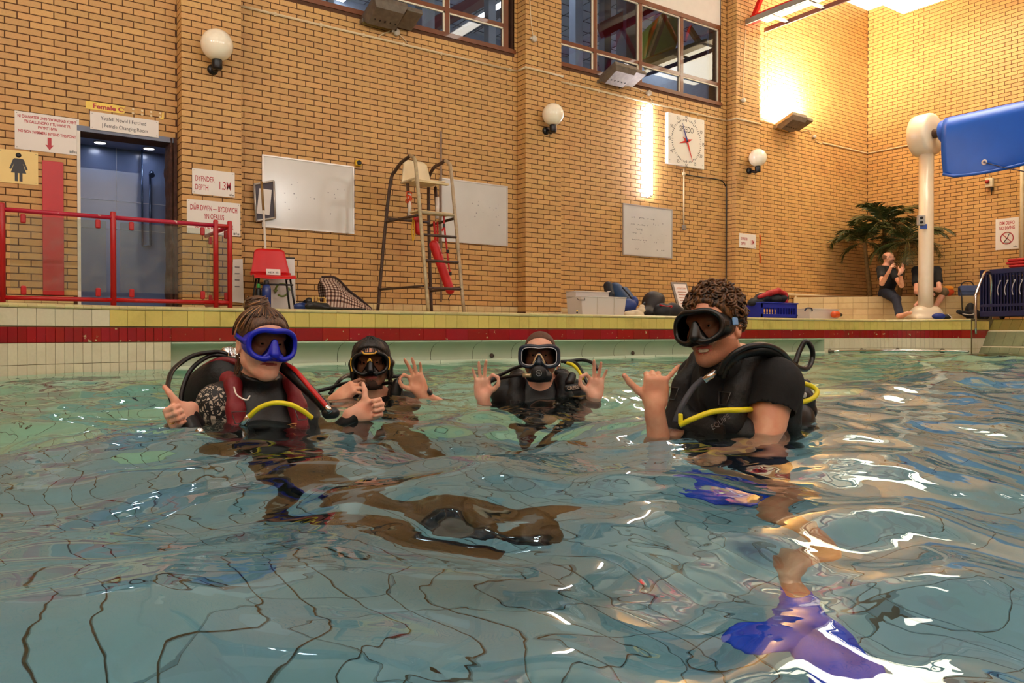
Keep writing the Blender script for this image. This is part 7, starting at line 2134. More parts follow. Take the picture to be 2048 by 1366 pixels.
def hand_prims(S, wrist, F, N, right, pose, s=1.0, nails=None):
 P, T, F, N = hand_points(wrist, F, N, right, s)
 R = np.array([list(T), list(F), list(N)])
 S.block(P(0, 0.055, -0.001), (0.041 * s, 0.048 * s, 0.0145 * s), 0.013 * s, 0.014, 'u', R)
 S.cone(P(0.0, -0.03, 0), P(0.0, 0.02, 0), 0.027 * s, 0.026 * s, 0.02)
 S.cone(P(0.016, 0.012, 0.008), P(0.034, 0.050, 0.008), 0.0165 * s, 0.013 * s, 0.016)
 S.cone(P(-0.024, 0.012, 0.006), P(-0.030, 0.060, 0.005), 0.014 * s, 0.011 * s, 0.016)
 fing = {}
 if pose == 'ok':
  fing[0] = [(0.030, 0.094, 0), (0.050, 0.118, 0.022), (0.074, 0.106, 0.034), (0.078, 0.086, 0.034)]
  curls = {1: (8, 12, 8, 6), 2: (4, 10, 8, -4), 3: (2, 14, 10, -16)}
  thumb = [(0.030, 0.028, 0.006), (0.056, 0.046, 0.018), (0.074, 0.066, 0.030), (0.077, 0.088, 0.036)]
 elif pose == 'thumb_up':
  curls = {i: (78, 100, 62, 0) for i in range(4)}
  thumb = [(0.026, 0.026, 0.006), (0.052, 0.046, 0.012), (0.084, 0.052, 0.008), (0.110, 0.050, -0.002)]
 elif pose == 'shaka':
  curls = {0: (80, 100, 60, 0), 1: (82, 100, 60, 0), 2: (78, 98, 60, 0), 3: (4, 6, 4, -38)}
  thumb = [(0.028, 0.028, 0.004), (0.058, 0.050, 0.006), (0.086, 0.074, 0.004), (0.106, 0.098, 0.000)]
 elif pose == 'hold':
  curls = {0: (28, 45, 30, 6), 1: (36, 50, 34, 2), 2: (44, 55, 36, -2), 3: (50, 58, 38, -6)}
  thumb = [(0.028, 0.028, 0.006), (0.046, 0.052, 0.022), (0.044, 0.078, 0.036), (0.036, 0.098, 0.042)]
 elif pose == 'gesture':
  curls = {0: (12, 25, 15, 12), 1: (25, 35, 20, 4), 2: (40, 45, 25, -4), 3: (45, 50, 30, -14)}
  thumb = [(0.028, 0.028, 0.004), (0.056, 0.050, 0.010), (0.076, 0.074, 0.012), (0.088, 0.096, 0.012)]
 else:
  curls = {i: (20, 25, 15, 4 - 4 * i) for i in range(4)}
  thumb = [(0.028, 0.028, 0.004), (0.050, 0.050, 0.014), (0.058, 0.076, 0.018), (0.060, 0.098, 0.018)]
 for i, (a, b, c, sp) in curls.items():
  t0, f0, L3, r = FING[i]
  pts = [(t0, f0, 0.0)]; cum = 0
  sn, cs = math.sin(math.radians(sp)), math.cos(math.radians(sp))
  for L_, an in zip(L3, (a, b, c)):
   cum += math.radians(an)
   d = math.cos(cum) * L_
   pts.append((pts[-1][0] + d * sn, pts[-1][1] + d * cs, pts[-1][2] + math.sin(cum) * L_))
  fing[i] = pts
 tips = []
 for i, pts in fing.items():
  r = FING[i][3]
  rr = [r * 1.10, r * 1.02, r * 0.95, r * 0.82]
  for k in range(3):
   S.cone(P(*pts[k]), P(*pts[k + 1]), rr[k] * s, rr[k + 1] * s, 0.0035)
   S.ball(P(*pts[k]), rr[k] * s * 1.07, 0.003)
  tips.append((P(*pts[2]), P(*pts[3]), r * 0.82 * s))
 rr = [0.015, 0.0125, 0.0105, 0.0088]
 for k in range(3): S.cone(P(*thumb[k]), P(*thumb[k + 1]), rr[k] * s, rr[k + 1] * s, 0.006)
 tips.append((P(*thumb[2]), P(*thumb[3]), 0.0088 * s))
 return P, T, F, N, tips
def nails_for(tips, up_hint, parent, s=1.0):
 """thin nail plates on the back of each fingertip"""
 for a, b, r in tips:
  d = (b - a).normalized(); n = Vector(up_hint); n = (n - d * n.dot(d))
  if n.length < 1e-4: continue
  n.normalize(); x = d.cross(n)
  o = b - d * 0.002 + n * (r * 0.72)
  M = Matrix((x, d, n)).transposed()
  mb = MB(); mb.sphere(o, (r * 0.62, r * 0.85, r * 0.30), 10, 6, M_NAIL, M); mb.build('nail', None, parent)
def torso_prims(S, f, female=False, s=1.0, grow=0.0):
 """f: origin at the base of the neck, x to the person's right, y forward"""
 p = lambda x, y, z: f(x * s, y * s, z * s)
 R = f.R(); g = grow
 S.ball(p(0, 0.0, -0.14), ((0.150 if female else 0.168) * s + g, 0.105 * s + g, 0.165 * s + g), 0.03, 'u', R)
 S.ball(p(0, 0.0, -0.33), ((0.125 if female else 0.145) * s + g, 0.095 * s + g, 0.16 * s + g), 0.06, 'u', R)
 S.ball(p(0, -0.005, -0.50), ((0.165 if female else 0.16) * s + g, 0.115 * s + g, 0.115 * s + g), 0.06, 'u', R)
 S.cone(p(0, -0.02, -0.06), p(0, -0.015, 0.02), 0.07 * s + g, 0.052 * s + g, 0.04)
 w = 0.155 if female else 0.175
 for q in (-1, 1):
  S.ball(p(q * w, -0.005, -0.06), (0.056 if female else 0.066) * s + g, 0.05)
  S.cone(p(q * 0.03, -0.025, 0.015), p(q * w * 0.92, -0.01, -0.04), 0.036 * s + g, 0.048 * s + g, 0.04)
  if female: S.ball(p(q * 0.068, 0.078, -0.175), (0.064 * s + g, 0.058 * s + g, 0.062 * s + g), 0.045, 'u', R)
  else: S.ball(p(q * 0.075, 0.062, -0.13), (0.075 * s + g, 0.045 * s + g, 0.06 * s + g), 0.05, 'u', R)
 return [p(q * w, -0.005, -0.06) for q in (1, -1)]
def arm_prims(S, sh, el, wr, s=1.0, grow=0.0, female=False, upto=1.0, k=0.035):
 a = 0.88 if female else 1.0
 S.cone(sh, el, 0.054 * s * a + grow, 0.042 * s * a + grow, k)
 m = Vector(el).lerp(Vector(wr), 0.3)
 S.cone(el, m, 0.042 * s * a + grow, 0.041 * s * a + grow, 0.02)
 S.cone(m, Vector(el).lerp(Vector(wr), upto), 0.041 * s * a + grow, (0.041 + (0.028 - 0.041) * upto) * s * a + grow, 0.02)
def leg_prims(S, hip, kn, an, toe, s=1.0, grow=0.0):
 S.cone(hip, kn, 0.085 * s + grow, 0.055 * s + grow, 0.05)
 m = Vector(kn).lerp(Vector(an), 0.35)
 S.cone(kn, m, 0.054 * s + grow, 0.056 * s + grow, 0.03); S.cone(m, an, 0.056 * s + grow, 0.036 * s + grow, 0.03)
 S.cone(an, toe, 0.038 * s + grow, 0.028 * s + grow, 0.03)
def eyes(f, s, parent, look=(0, 1, 0)):
 for q in (-1, 1):
  c = f(q * 0.031 * s, 0.081 * s, 0.008 * s)
  o = MB().sphere(c, 0.0122 * s, 14, 10, M_EYEW).build('eye', None, parent)
  d = (f.x * look[0] + f.y * look[1] + f.z * look[2]).normalized()
  MB().lathe([(0.0, 0.0127 * s), (0.003 * s, 0.0124 * s), (0.0058 * s, 0.0111 * s)], c, d, 12, M_IRIS, True, False).build('iris', None, o)
  mb = MB(); pts = [f(q * (0.014 + 0.034 * u) * s, (0.094 - 0.010 * u * u) * s, (0.028 + 0.006 * math.sin(PI * u * 0.8)) * s) for u in np.linspace(0, 1, 7)]
  mb.tube(pts, [0.003 * s, 0.0042 * s, 0.0045 * s, 0.0042 * s, 0.0036 * s, 0.003 * s, 0.0015 * s], 6, M_SOCKET); mb.build('eyebrow', None, parent)
def mask_outline(w, h, notch, n=64, sq=3.0):
 """2-D rounded outline with a nose notch at the bottom"""
 out = []
 for i in range(n):
  a = 2 * PI * i / n
  c, s_ = math.cos(a), math.sin(a)
  x = w * math.copysign(abs(c) ** (2 / sq), c); z = h * math.copysign(abs(s_) ** (2 / sq), s_)
  if z < 0: z += notch * math.exp(-(x / (0.22 * w + 1e-6)) ** 2) * h * 2 * (abs(s_) ** 0.5)
  else: z -= 0.10 * h * math.exp(-(x / (0.3 * w)) ** 2)
  out.append((x, z))
 return out
def dive_mask(label, f, s, m_frame, m_skirt, w=0.084, h=0.050, notch=0.30, y0=0.128, zc=0.010, group=None, rim=0.0085, m_nose=None, lens2=False, sq=3.0, curve=0.9):
 """f: head frame"""
 t = thing('diving_mask', label, 'mask', 'masks worn by the divers', f(0, y0 * s, zc * s))
 P = lambda x, y, z: f(x * s, y * s, z * s)
 out = mask_outline(w, h, notch, 72, sq)
 bend = lambda x: -curve * x * x / (2 * 0.20) * 1.6
 ring = [P(x, y0 + bend(x), zc + z) for x, z in out]
 MB().tube(ring, rim * s, 8, m_frame, False, True).build('frame', None, t)
 # skirt back to the face
 mb = MB()
 k = len(out)
 rings = []
 for (sc, dy, cv) in ((1.0, 0.0, 1.0), (1.04, -0.018, 1.3), (1.03, -0.036, 1.9), (0.94, -0.052, 2.6), (0.86, -0.048, 2.8), (0.60, -0.058, 2.2)):
  rings.append([P(x * sc, y0 + dy + bend(x) * cv, zc + z * (sc if z > 0 else sc * 0.99)) for x, z in out])
 vs = [v for r in rings for v in r]
 fs = [(i * k + j, i * k + (j + 1) % k, (i + 1) * k + (j + 1) % k, (i + 1) * k + j) for i in range(len(rings) - 1) for j in range(k)]
 mb.add(vs, fs, m_skirt, True); mb.build('skirt', None, t)
 # lens
 mb = MB(); cv = [P(0, y0 + 0.001, zc + 0.02 * h)]
 for sc in (0.35, 0.7, 1.0): cv += [P(x * sc, y0 + bend(x * sc) + 0.001, zc + z * sc + 0.02 * h * (1 - sc)) for x, z in out]
 fs = [(0, 1 + j, 1 + (j + 1) % k) for j in range(k)]
 for i in range(2): fs += [(1 + i * k + j, 1 + (i + 1) * k + j, 1 + (i + 1) * k + (j + 1) % k, 1 + i * k + (j + 1) % k) for j in range(k)]
 mb.add(cv, fs, M_LENS, True); mb.build('lens', None, t)
 # nose pocket
 S = Solid(); mn = m_nose or m_skirt
 S.cone(P(0, y0 - 0.004, zc + 0.012), P(0, y0 + 0.006, zc - h * 0.62), 0.009 * s, 0.017 * s, 0.01)
 for q in (-1, 1):
  S.cone(P(q * 0.004, y0 - 0.006, zc + 0.005), P(q * 0.030, y0 - 0.014, zc - h * 0.92), 0.007 * s, 0.012 * s, 0.012)
 S.cone(P(-0.028, y0 - 0.012, zc - h * 0.90), P(0.028, y0 - 0.012, zc - h * 0.90), 0.011 * s, 0.011 * s, 0.012)
 S.build('nose_pocket', 0.0032, mn, t)
 # strap round the head with side buckles
 for q in (-1, 1):
  bx = P(q * w * 1.02, y0 - 0.022 + bend(w), zc + 0.004)
  MB().box(bx, (0.012 * s, 0.030 * s, 0.020 * s), f.M(), m_frame, 0.004).build('buckle', None, t)
  pts = [P(q * w * 1.02, y0 - 0.03 + bend(w), zc + 0.004), P(q * 0.086, 0.03, zc + 0.012), P(q * 0.086, -0.03, zc + 0.026), P(q * 0.066, -0.085, zc + 0.036), P(q * 0.02, -0.115, zc + 0.040), P(0, -0.117, zc + 0.040)]
  pts = catmull(pts, 6)
  mb = MB(); vs = []
  for p in pts: vs += [p + f.z * 0.010 * s, p - f.z * 0.010 * s]
  fs = [(2 * i, 2 * i + 1, 2 * i + 3, 2 * i + 2) for i in range(len(pts) - 1)]
  o = MB().add(vs, fs, m_skirt, True).build('strap', None, t)
  md = o.modifiers.new('thickness', 'SOLIDIFY'); md.thickness = 0.003; md.offset = 0
 return t
def hose(pts, r, m, parent, name='hose', n=10):
 return MB().tube(catmull(pts, 8), r, n).build(name, m, parent)
def corrugated(pts, r, m, parent, name='inflator_hose', pitch=0.010):
 c = catmull(pts, 10)
 # resample evenly
 L_ = [0]
 for a, b in zip(c[:-1], c[1:]): L_.append(L_[-1] + (b - a).length)
 n = max(4, int(L_[-1] / (pitch / 2)))
 out, rs = [], []
 for i in range(n + 1):
  d = L_[-1] * i / n
  j = min(len(c) - 2, int(np.searchsorted(L_, d, 'right')) - 1); j = max(j, 0)
  u = (d - L_[j]) / max(1e-9, L_[j + 1] - L_[j])
  out.append(c[j].lerp(c[j + 1], min(1, u))); rs.append(r * (1.0 if i % 2 else 0.76))
 return MB().tube(out, rs, 12).build(name, m, parent)
def tank(parent, base, axis, m, L_=0.62, r=0.085, valve=True):
 ax = Vector(axis).normalized()
 o = MB().lathe([(0, 0), (r * 0.9, 0.0), (r, 0.03), (r, L_ - 0.10), (r * 0.92, L_ - 0.05), (r * 0.6, L_ - 0.01), (0.022, L_), (0.018, L_ + 0.03), (0, L_ + 0.03)], base, ax, 24, m).build('cylinder', None, parent)
 if valve:
  v = Vector(base) + ax * (L_ + 0.045)
  x = frame_from(ax).col[0]
  MB().tube([v - x * 0.045, v + x * 0.045], 0.016, 10).build('valve', M_CHROME, parent)
  MB().lathe([(0.018, 0), (0.024, 0.01), (0.024, 0.03), (0, 0.03)], v + x * 0.045, x, 10, M_BLKPL).build('valve_knob', None, parent)
  MB().lathe([(0.022, -0.03), (0.026, -0.02), (0.026, 0.03), (0.018, 0.035), (0, 0.035)], v + ax * 0.01, ax, 14, M_CHROME).build('first_stage', None, parent)
 return o
def vest(parent, f, s, m, m2, female=False, res=0.0075):
 """jacket-style buoyancy vest over a torso frame (neck base)"""
 p = lambda x, y, z: f(x * s, y * s, z * s)
 w = 0.105 if female else 0.115
 for q in (-1, 1):
  S = Solid()
  S.chain([p(q * 0.085, -0.125, -0.16), p(q * 0.090, -0.085, -0.02), p(q * w, -0.03, 0.028), p(q * w, 0.045, 0.012), p(q * (w + 0.005), 0.108, -0.07), p(q * (w + 0.01), 0.135, -0.17)], [(0.72 if female else 1.0) * r_ * s for r_ in (0.040, 0.042, 0.036, 0.036, 0.040, 0.046)], 0.03)
  S.build('shoulder_strap', res, m2, parent)
  S = Solid()
  S.ball(p(q * 0.135, 0.105, -0.25), (0.070 * s, 0.050 * s, 0.105 * s), 0.04, 'u', f.R())
  S.ball(p(q * 0.165, 0.04, -0.32), (0.060 * s, 0.090 * s, 0.11 * s), 0.05, 'u', f.R())
  S.ball(p(q * 0.12, 0.115, -0.36), (0.075 * s, 0.045 * s, 0.07 * s), 0.04, 'u', f.R())
  S.build('front_lobe', res, m, parent)
  MB().tube([p(q * (w - 0.02), 0.158, -0.075), p(q * (w + 0.03), 0.158, -0.075), p(q * (w + 0.02), 0.168, -0.115), p(q * (w - 0.01), 0.168, -0.115)], 0.0022, 6, None, False, True).build('d_ring', mat('dull_steel', (92, 90, 88), 0.4, metal=0.8), parent)
  MB().box(p(q * (w + 0.005), 0.178, -0.19), (0.045 * s, 0.012, 0.035 * s), f.M(), M_BLKPL, 0.004).build('buckle', None, parent)
 S = Solid()
 S.block(p(0, -0.135, -0.24), (0.145 * s, 0.035 * s, 0.20 * s), 0.03 * s, 0.03, 'u', f.R())
 S.ball(p(0, -0.130, -0.09), (0.13 * s, 0.045 * s, 0.10 * s), 0.05, 'u', f.R())
 S.build('back_panel', res * 1.3, m, parent)
def regulator(parent, c, fwd, up, s=1.0, logo=False):
 x = Vector(fwd).cross(Vector(up)).normalized(); f = Fr(c, x, fwd)
 S = Solid(); S.ball(f(0, 0, 0), (0.036 * s, 0.026 * s, 0.034 * s), 0.01, 'u', f.R()); S.cone(f(-0.03 * s, 0.0, -0.012 * s), f(0.03 * s, 0.0, -0.012 * s), 0.022 * s, 0.022 * s, 0.015); S.cone(f(0, -0.03 * s, 0.012 * s), f(0, 0, 0.008 * s), 0.02 * s, 0.026 * s, 0.012)
 S.build('second_stage', 0.004, M_RUB, parent)
 MB().lathe([(0.030 * s, 0.0), (0.030 * s, 0.008 * s), (0.024 * s, 0.012 * s), (0, 0.013 * s)], f(0, 0.018 * s, 0.002), fwd, 24, M_BLKPL).build('purge_cover', None, parent)
 if logo:
  ring = [f(0.011 * s * math.cos(a), 0.0325 * s, 0.002 + 0.011 * s * math.sin(a)) for a in np.linspace(0, 2 * PI, 20)[:-1]]
  MB().tube(ring, 0.0010, 5, None, False, True).build('emblem', mat('pale_grey_emblem', (170, 170, 168), 0.5, var=0), parent)
  MB().tube([f(0.007 * s, 0.0325 * s, 0.007), f(-0.004 * s, 0.0325 * s, 0.006), f(0.005 * s, 0.0325 * s, 0.001), f(-0.006 * s, 0.0325 * s, -0.003)], 0.0010, 5).build('emblem', MATS['pale_grey_emblem'], parent)
 return f
def head_frame(o, turn, pitch=0.0, roll=0.0):
 f = facing_cam(o, turn)
 Q = Matrix.Rotation(math.radians(pitch), 3, f.x) ; y = Q @ f.y; z = Q @ f.z
 Q2 = Matrix.Rotation(math.radians(roll), 3, y); x = Q2 @ f.x
 return Fr(o, x, y)
def lips_pick(lips, f, s, base=None, beard=None, r=0.0062, chin=None):
 L_ = np.array([list(p) for p in lips])
 seg = []
 for k in (0, 5):
  for i in range(4): seg.append((L_[k + i], L_[k + i + 1]))
 def pick(C):
  out = np.zeros(len(C), int)
  loc = to_local(f, C) / s
  if beard is not None: out[beard(loc)] = 2
  if chin is not None: out[chin(loc)] = 3
  for a, b in seg:
   ba = b - a; h = np.clip((C - a) @ ba / (ba @ ba), 0, 1)
   d = np.linalg.norm(C - a - h[:, None] * ba, axis=1)
   out[d < r * s] = 1
  return out
 return pick
def cap_hair(S, f, s, g=0.012, front=0.055, side=-0.02, back=-0.075):
 """hair cap over the skull, cut by a hairline plane"""
 R = f.R(); p = lambda x, y, z: f(x * s, y * s, z * s)
 S.ball(p(0, -0.012, 0.034), ((0.075 + g) * s, (0.094 + g) * s, (0.086 + g) * s), 0.02, 'u', R)
 S.ball(p(0, 0.05, 0.06), ((0.055 + g) * s, (0.042 + g * 0.8) * s, (0.045 + g) * s), 0.04, 'u', R)
# ------------------------------------------------------------------ woman with the blue mask
def woman():
 root = thing('person', 'diver in black wetsuit with flowered sleeve and hair in a bun', 'person', 'divers in the pool', at(521, 860, 2.85))
 fh = head_frame(at(523, 690, 2.80), 20, -2, -3)
 s = 1.0
 ft = facing_cam(at(519, 690, 2.85) + Vector((0, 0, -0.152)), 14)
 B = Solid(); lips = head_prims(B, fh, s, True)
 sh = torso_prims(B, ft, True, 0.98)
 fl = edge_z_bottom(ft.o.x)
 elR, wrR = at(428, 918, 2.74), at(372, 822, 2.60)
 arm_prims(B, sh[0], elR, wrR, 1.0, 0, True)
 TR = cam_vec(-0.35, -0.1, 0.93); NR = cam_vec(0.85, -0.25, 0.3)
 tR = hand_prims(B, wrR, NR.cross(TR), NR, True, 'thumb_up', 0.92)
 elL, wrL = at(640, 905, 2.86), at(714, 826, 2.86)
 arm_prims(B, sh[1], elL, wrL, 1.0, 0, True)
 tL = hand_prims(B, wrL, cam_vec(0.92, 0.15, 0.22), cam_vec(0.1, -1, 0.1), False, 'thumb_up', 0.90)
 legs = []; fdir = cam_vec(0.94, -0.30, -0.02).normalized()
 for q in (1, -1):
  hip = ft(q * 0.085, 0, -0.52); an = EYE + CA * (2.38 + 0.06 * q) + CR * (-0.52 + 0.10 * q); an.z = -0.74 + 0.04 * q; kn = (hip + an) / 2 + cam_vec(0.05, -0.12, 0.06); toe = an + fdir * 0.15
  leg_prims(B, hip, kn, an, toe, 0.95); legs.append((hip, kn, an, toe))
 body = B.build('body', 0.0038, [M_SKIN, M_LIP, M_STUB], root, lips_pick(lips, fh, s))
 nails_for(tR[4][4:], -tR[3], body); nails_for(tL[4][4:], -tL[3] , body)
 ring = [tR[0](-0.010 + 0.0095 * math.cos(a), 0.118 * 0.9, 0.012) for a in (0,)]
 # wetsuit
 W = Solid(); torso_prims(W, ft, True, 0.98, 0.006)
 W.cone(fh(0, -0.004, -0.095), ft(0, 0.0, -0.01), 0.061, 0.070, 0.02)
 arm_prims(W, sh[0], elR, wrR, 1.0, 0.006, True, 0.93); arm_prims(W, sh[1], elL, wrL, 1.0, 0.006, True, 0.93)
 for lg in legs: leg_prims(W, *lg, 0.95, 0.006)
 W.half(fh(0, 0.0, -0.112), fh.z * 1.0 + fh.y * 0.28)
 a0, b0 = np.array(sh[0]), np.array(elR)
 def pick(C):
  ba = b0 - a0; h = np.clip((C - a0) @ ba / (ba @ ba), 0, 1)
  d = np.linalg.norm(C - a0 - h[:, None] * ba, axis=1)
  l = to_local(ft, C)
  return np.where((d < 0.075) & (l[:, 0] > 0.125), 1, 0)
 def floral():
  m, nt, b = nodes_of('flowered_neoprene'); N, L = nt.nodes, nt.links
  ge = N.new('ShaderNodeNewGeometry')
  v = N.new('ShaderNodeTexVoronoi'); v.inputs['Scale'].default_value = 34; L.new(ge.outputs['Position'], v.inputs['Vector'])
  n1 = N.new('ShaderNodeTexNoise'); n1.inputs['Scale'].default_value = 46; n1.inputs['Detail'].default_value = 2; n1.inputs['Distortion'].default_value = 1.6; L.new(ge.outputs['Position'], n1.inputs['Vector'])
  v2 = N.new('ShaderNodeTexVoronoi'); v2.feature = 'DISTANCE_TO_EDGE'; v2.inputs['Scale'].default_value = 46; L.new(ge.outputs['Position'], v2.inputs['Vector'])
  a = N.new('ShaderNodeMath'); a.operation = 'GREATER_THAN'; a.inputs[1].default_value = 0.09; L.new(v2.outputs['Distance'], a.inputs[0])
  g = N.new('ShaderNodeMath'); g.operation = 'GREATER_THAN'; g.inputs[1].default_value = 0.49; L.new(n1.outputs['Fac'], g.inputs[0])
  mu = N.new('ShaderNodeMath'); mu.operation = 'MULTIPLY'; L.new(a.outputs[0], mu.inputs[0]); L.new(g.outputs[0], mu.inputs[1])
  mx = N.new('ShaderNodeMixRGB'); mx.inputs[1].default_value = rgb((16, 15, 16)); mx.inputs[2].default_value = rgb((196, 178, 158)); L.new(mu.outputs[0], mx.inputs[0])
  L.new(mx.outputs[0], b.inputs['Base Color']); b.inputs['Roughness'].default_value = 0.6
  return m
 suit = W.build('wetsuit', 0.0055, [M_NEO, floral()], root, pick)
 # maker's mark on the chest
 o = ft(-0.085, 0.142, -0.135)
 pts = [o + ft.x * (0.028 * math.cos(a)) + ft.z * (0.008 * math.sin(a)) + ft.y * (0.004) for a in np.linspace(0.4, 5.2, 16)]
 MB().tube(pts, 0.0016, 5).build('logo', mat('orange_print', (210, 150, 90), 0.5, var=0), suit)
 MB().tube([o - ft.x * (0.0 + 0.01 * k) + ft.z * (0.003 * (-1) ** k) + ft.y * 0.006 for k in range(6)], 0.0016, 5).build('logo', MATS['orange_print'], suit)
 # hair: cap, bun, loose strands
 MH = hair_mat('brown_blond_hair', (58, 36, 22), (112, 76, 46), 120, 0.3)
 MHS = [mat('dark_brown_strand', (56, 34, 20), 0.4, var=0.1), mat('mid_brown_strand', (104, 68, 40), 0.4, var=0.1), mat('blond_strand', (176, 128, 78), 0.4, var=0.1)]
 H = Solid(); cap_hair(H, fh, s, 0.006)
 H.half(fh(0, 0.086, 0.066), fh.y * 0.72 - fh.z * 0.69, 0.008)
 H.half(fh(0, 0.0, -0.055), -fh.z, 0.02)
 for q in (-1, 1): H.ball(fh(q * 0.085, 0.055, -0.03), (0.05, 0.045, 0.055), 0.01, 's', fh.R())
 hair = H.build('hair', 0.0045, MH, root)
 Bn = Solid(); bc = at(515, 609, 2.86)
 Bn.ball(bc, (0.042, 0.042, 0.034), 0.02)
 for k in range(7):
  a = k * 2 * PI / 7; Bn.cone(bc + cam_vec(0.026 * math.cos(a), 0.026 * math.sin(a), 0.012), bc + cam_vec(0.034 * math.cos(a + 0.9), 0.034 * math.sin(a + 0.9), -0.014), 0.014, 0.014, 0.006)
 Bn.build('bun', 0.0042, MH, hair)
 rr = random.Random(5)
 st = MB()
 for k in range(230):
  # combed strands from the hairline up to the bun, lying on the cap
  a = rr.uniform(-2.7, 2.7); g_ = rr.uniform(1.0, 1.035)
  e0 = rr.uniform(-0.05, 0.75) if abs(a) > 0.9 else rr.uniform(0.62, 0.85)
  cc = fh(0, -0.012, 0.034); path = []
  for w_ in np.linspace(0, 1, 6):
   el_ = e0 + (1.45 - e0) * w_; aa = a * (1 - 0.3 * w_)
   fy_ = 0.121 if abs(aa) < 1.2 else 0.110
   path.append(cc + fh.x * (0.0925 * math.cos(el_) * math.sin(aa) * g_) + fh.y * (fy_ * math.cos(el_) * math.cos(aa) * g_) + fh.z * (0.104 * math.sin(el_) * g_))
  path.append(bc + cam_vec(0, 0, -0.01))
  st.tube(catmull(path, 3), 0.0019, 5, MHS[rr.choice((0, 0, 1, 1, 2))])
 for k in range(60):
  a = rr.uniform(0, 2 * PI); u_ = rr.uniform(-0.9, 0.9); tw = rr.uniform(0.8, 1.8)
  st.tube(catmull([bc + cam_vec(0.044 * math.cos(a + tw * w_) * math.cos(u_), 0.044 * math.sin(a + tw * w_) * math.cos(u_), 0.036 * math.sin(u_ + 0.5 * w_)) for w_ in (-0.5, 0, 0.5)], 5), 0.0019, 5, MHS[rr.choice((0, 0, 1, 1, 2))])
 st.build('hair_strands', None, hair)['kind'] = 'stuff'
 for k in range(8):
  q = rr.uniform(0.9, 1.05); p0 = fh(0.072 * q, rr.uniform(-0.05, -0.02), -0.04)
  MB().tube(catmull([p0, p0 + Vector((0, 0, -0.03)) + fh.x * rr.uniform(-0.01, 0.01), p0 + Vector((0, 0, -0.07)) + fh.x * rr.uniform(-0.015, 0.01)], 5), 0.0018, 4).build('hair_strand', MH, hair)
 eyes(fh, s, root)
 # ring on the hand
 rg = [tR[0](-0.010 + 0.0115 * math.cos(a), 0.100 + 0.004, 0.012 + 0.0115 * math.sin(a)) for a in np.linspace(0, 2 * PI, 16)[:-1]]
 t = tag(MB().tube(rg, 0.0014, 6, None, False, True).build('finger_ring', mat('gold', (214, 170, 80), 0.2, metal=1.0, var=0)), 'thin gold ring on the fist of the diver with the bun', 'ring')
 # mask
 MBL = mat('cobalt_silicone', (10, 26, 176), 0.35, var=0.06)
 dive_mask('cobalt blue diving mask worn by the diver with the bun', fh, 1.0, MBL, MBL, 0.082, 0.052, 0.16, 0.126, 0.006, None, 0.010, None, sq=2.7)
 # scuba set
 t = thing('scuba_set', 'dark red and black scuba vest with yellow hose on the woman diver', 'scuba gear', 'scuba sets worn by the divers', ft(0, -0.15, -0.4))
 vest(t, ft, 0.98, M_NYL, M_DRED, True)
 S = Solid()
 for (px, py, d, r) in ((452, 752, 3.00, 0.078), (418, 772, 3.02, 0.078), (474, 768, 2.98, 0.07), (400, 800, 3.03, 0.07)): S.ball(at(px, py, d), (r, r, r), 0.06)
 S.build('air_cell', 0.006, M_NYL, t)
 rim = catmull([at(374, 815, 3.0), at(383, 770, 3.0), at(410, 735, 2.98), at(445, 720, 2.96), at(478, 726, 2.94)], 8)
 MB().tube(rim, 0.012, 8).build('piping', M_DRED, t)
 tank(t, ft(0.02, -0.24, -0.55), (ft.z + ft.y * -0.02), mat('grey_steel_cylinder', (120, 124, 128), 0.35, metal=0.6), 0.60)
 c = at(458, 714, 3.02)
 MB().lathe([(0.02, -0.03), (0.026, -0.02), (0.026, 0.03), (0.015, 0.04), (0, 0.04)], c, cam_vec(-0.3, 0, 1), 14, M_CHROME).build('first_stage', None, t)
 MB().tube([c, at(478, 722, 3.0)], 0.014, 10).build('yoke', M_CHROME, t)
 hose([at(456, 708, 3.0), at(430, 704, 2.98), at(385, 712, 2.9), at(348, 738, 2.78), at(336, 768, 2.68), at(340, 790, 2.6), at(352, 830, 2.56)], 0.0085, M_HOSE, t)
 hose([at(455, 712, 3.0), at(420, 712, 2.97), at(385, 736, 2.9), at(366, 775, 2.86), at(362, 810, 2.84), at(366, 860, 2.82)], 0.0085, M_HOSE, t)
 hose([at(478, 728, 3.0), at(466, 722, 2.98), at(470, 731, 2.96), at(480, 738, 2.95)], 0.008, M_YHOSE, t)
 corrugated([at(556, 724, 2.84), at(580, 745, 2.78), at(612, 775, 2.74), at(640, 802, 2.72), at(656, 822, 2.71)], 0.0215, M_HOSE, t)
 hose([at(566, 726, 2.82), at(590, 740, 2.76), at(620, 775, 2.71), at(646, 805, 2.69), at(654, 815, 2.69)], 0.0085, mat('red_hose', (190, 24, 22), 0.35, var=0.05), t)
 MB().tube([at(652, 812, 2.69), at(662, 825, 2.69)], 0.010, 10).build('coupling', M_CHROME, t)
 S = Solid(); S.cone(at(656, 826, 2.71), at(668, 826, 2.71), 0.022, 0.02); S.build('inflator_head', 0.004, M_RUB, t)
 hose([at(486, 851, 2.60), at(500, 832, 2.58), at(520, 815, 2.57), at(548, 806, 2.57), at(580, 809, 2.58), at(606, 822, 2.60), at(624, 836, 2.62)], 0.0085, M_YHOSE, t)
 MB().tube([at(483, 852, 2.60), at(499, 832, 2.58)], 0.0105, 10).build('coupling', M_CHROME, t)
 MB().tube(catmull([at(468, 774, 2.70), at(474, 790, 2.66), at(492, 800, 2.64), at(500, 792, 2.66)], 6), 0.003, 6).build('toggle_cord', M_SIGNW, t)
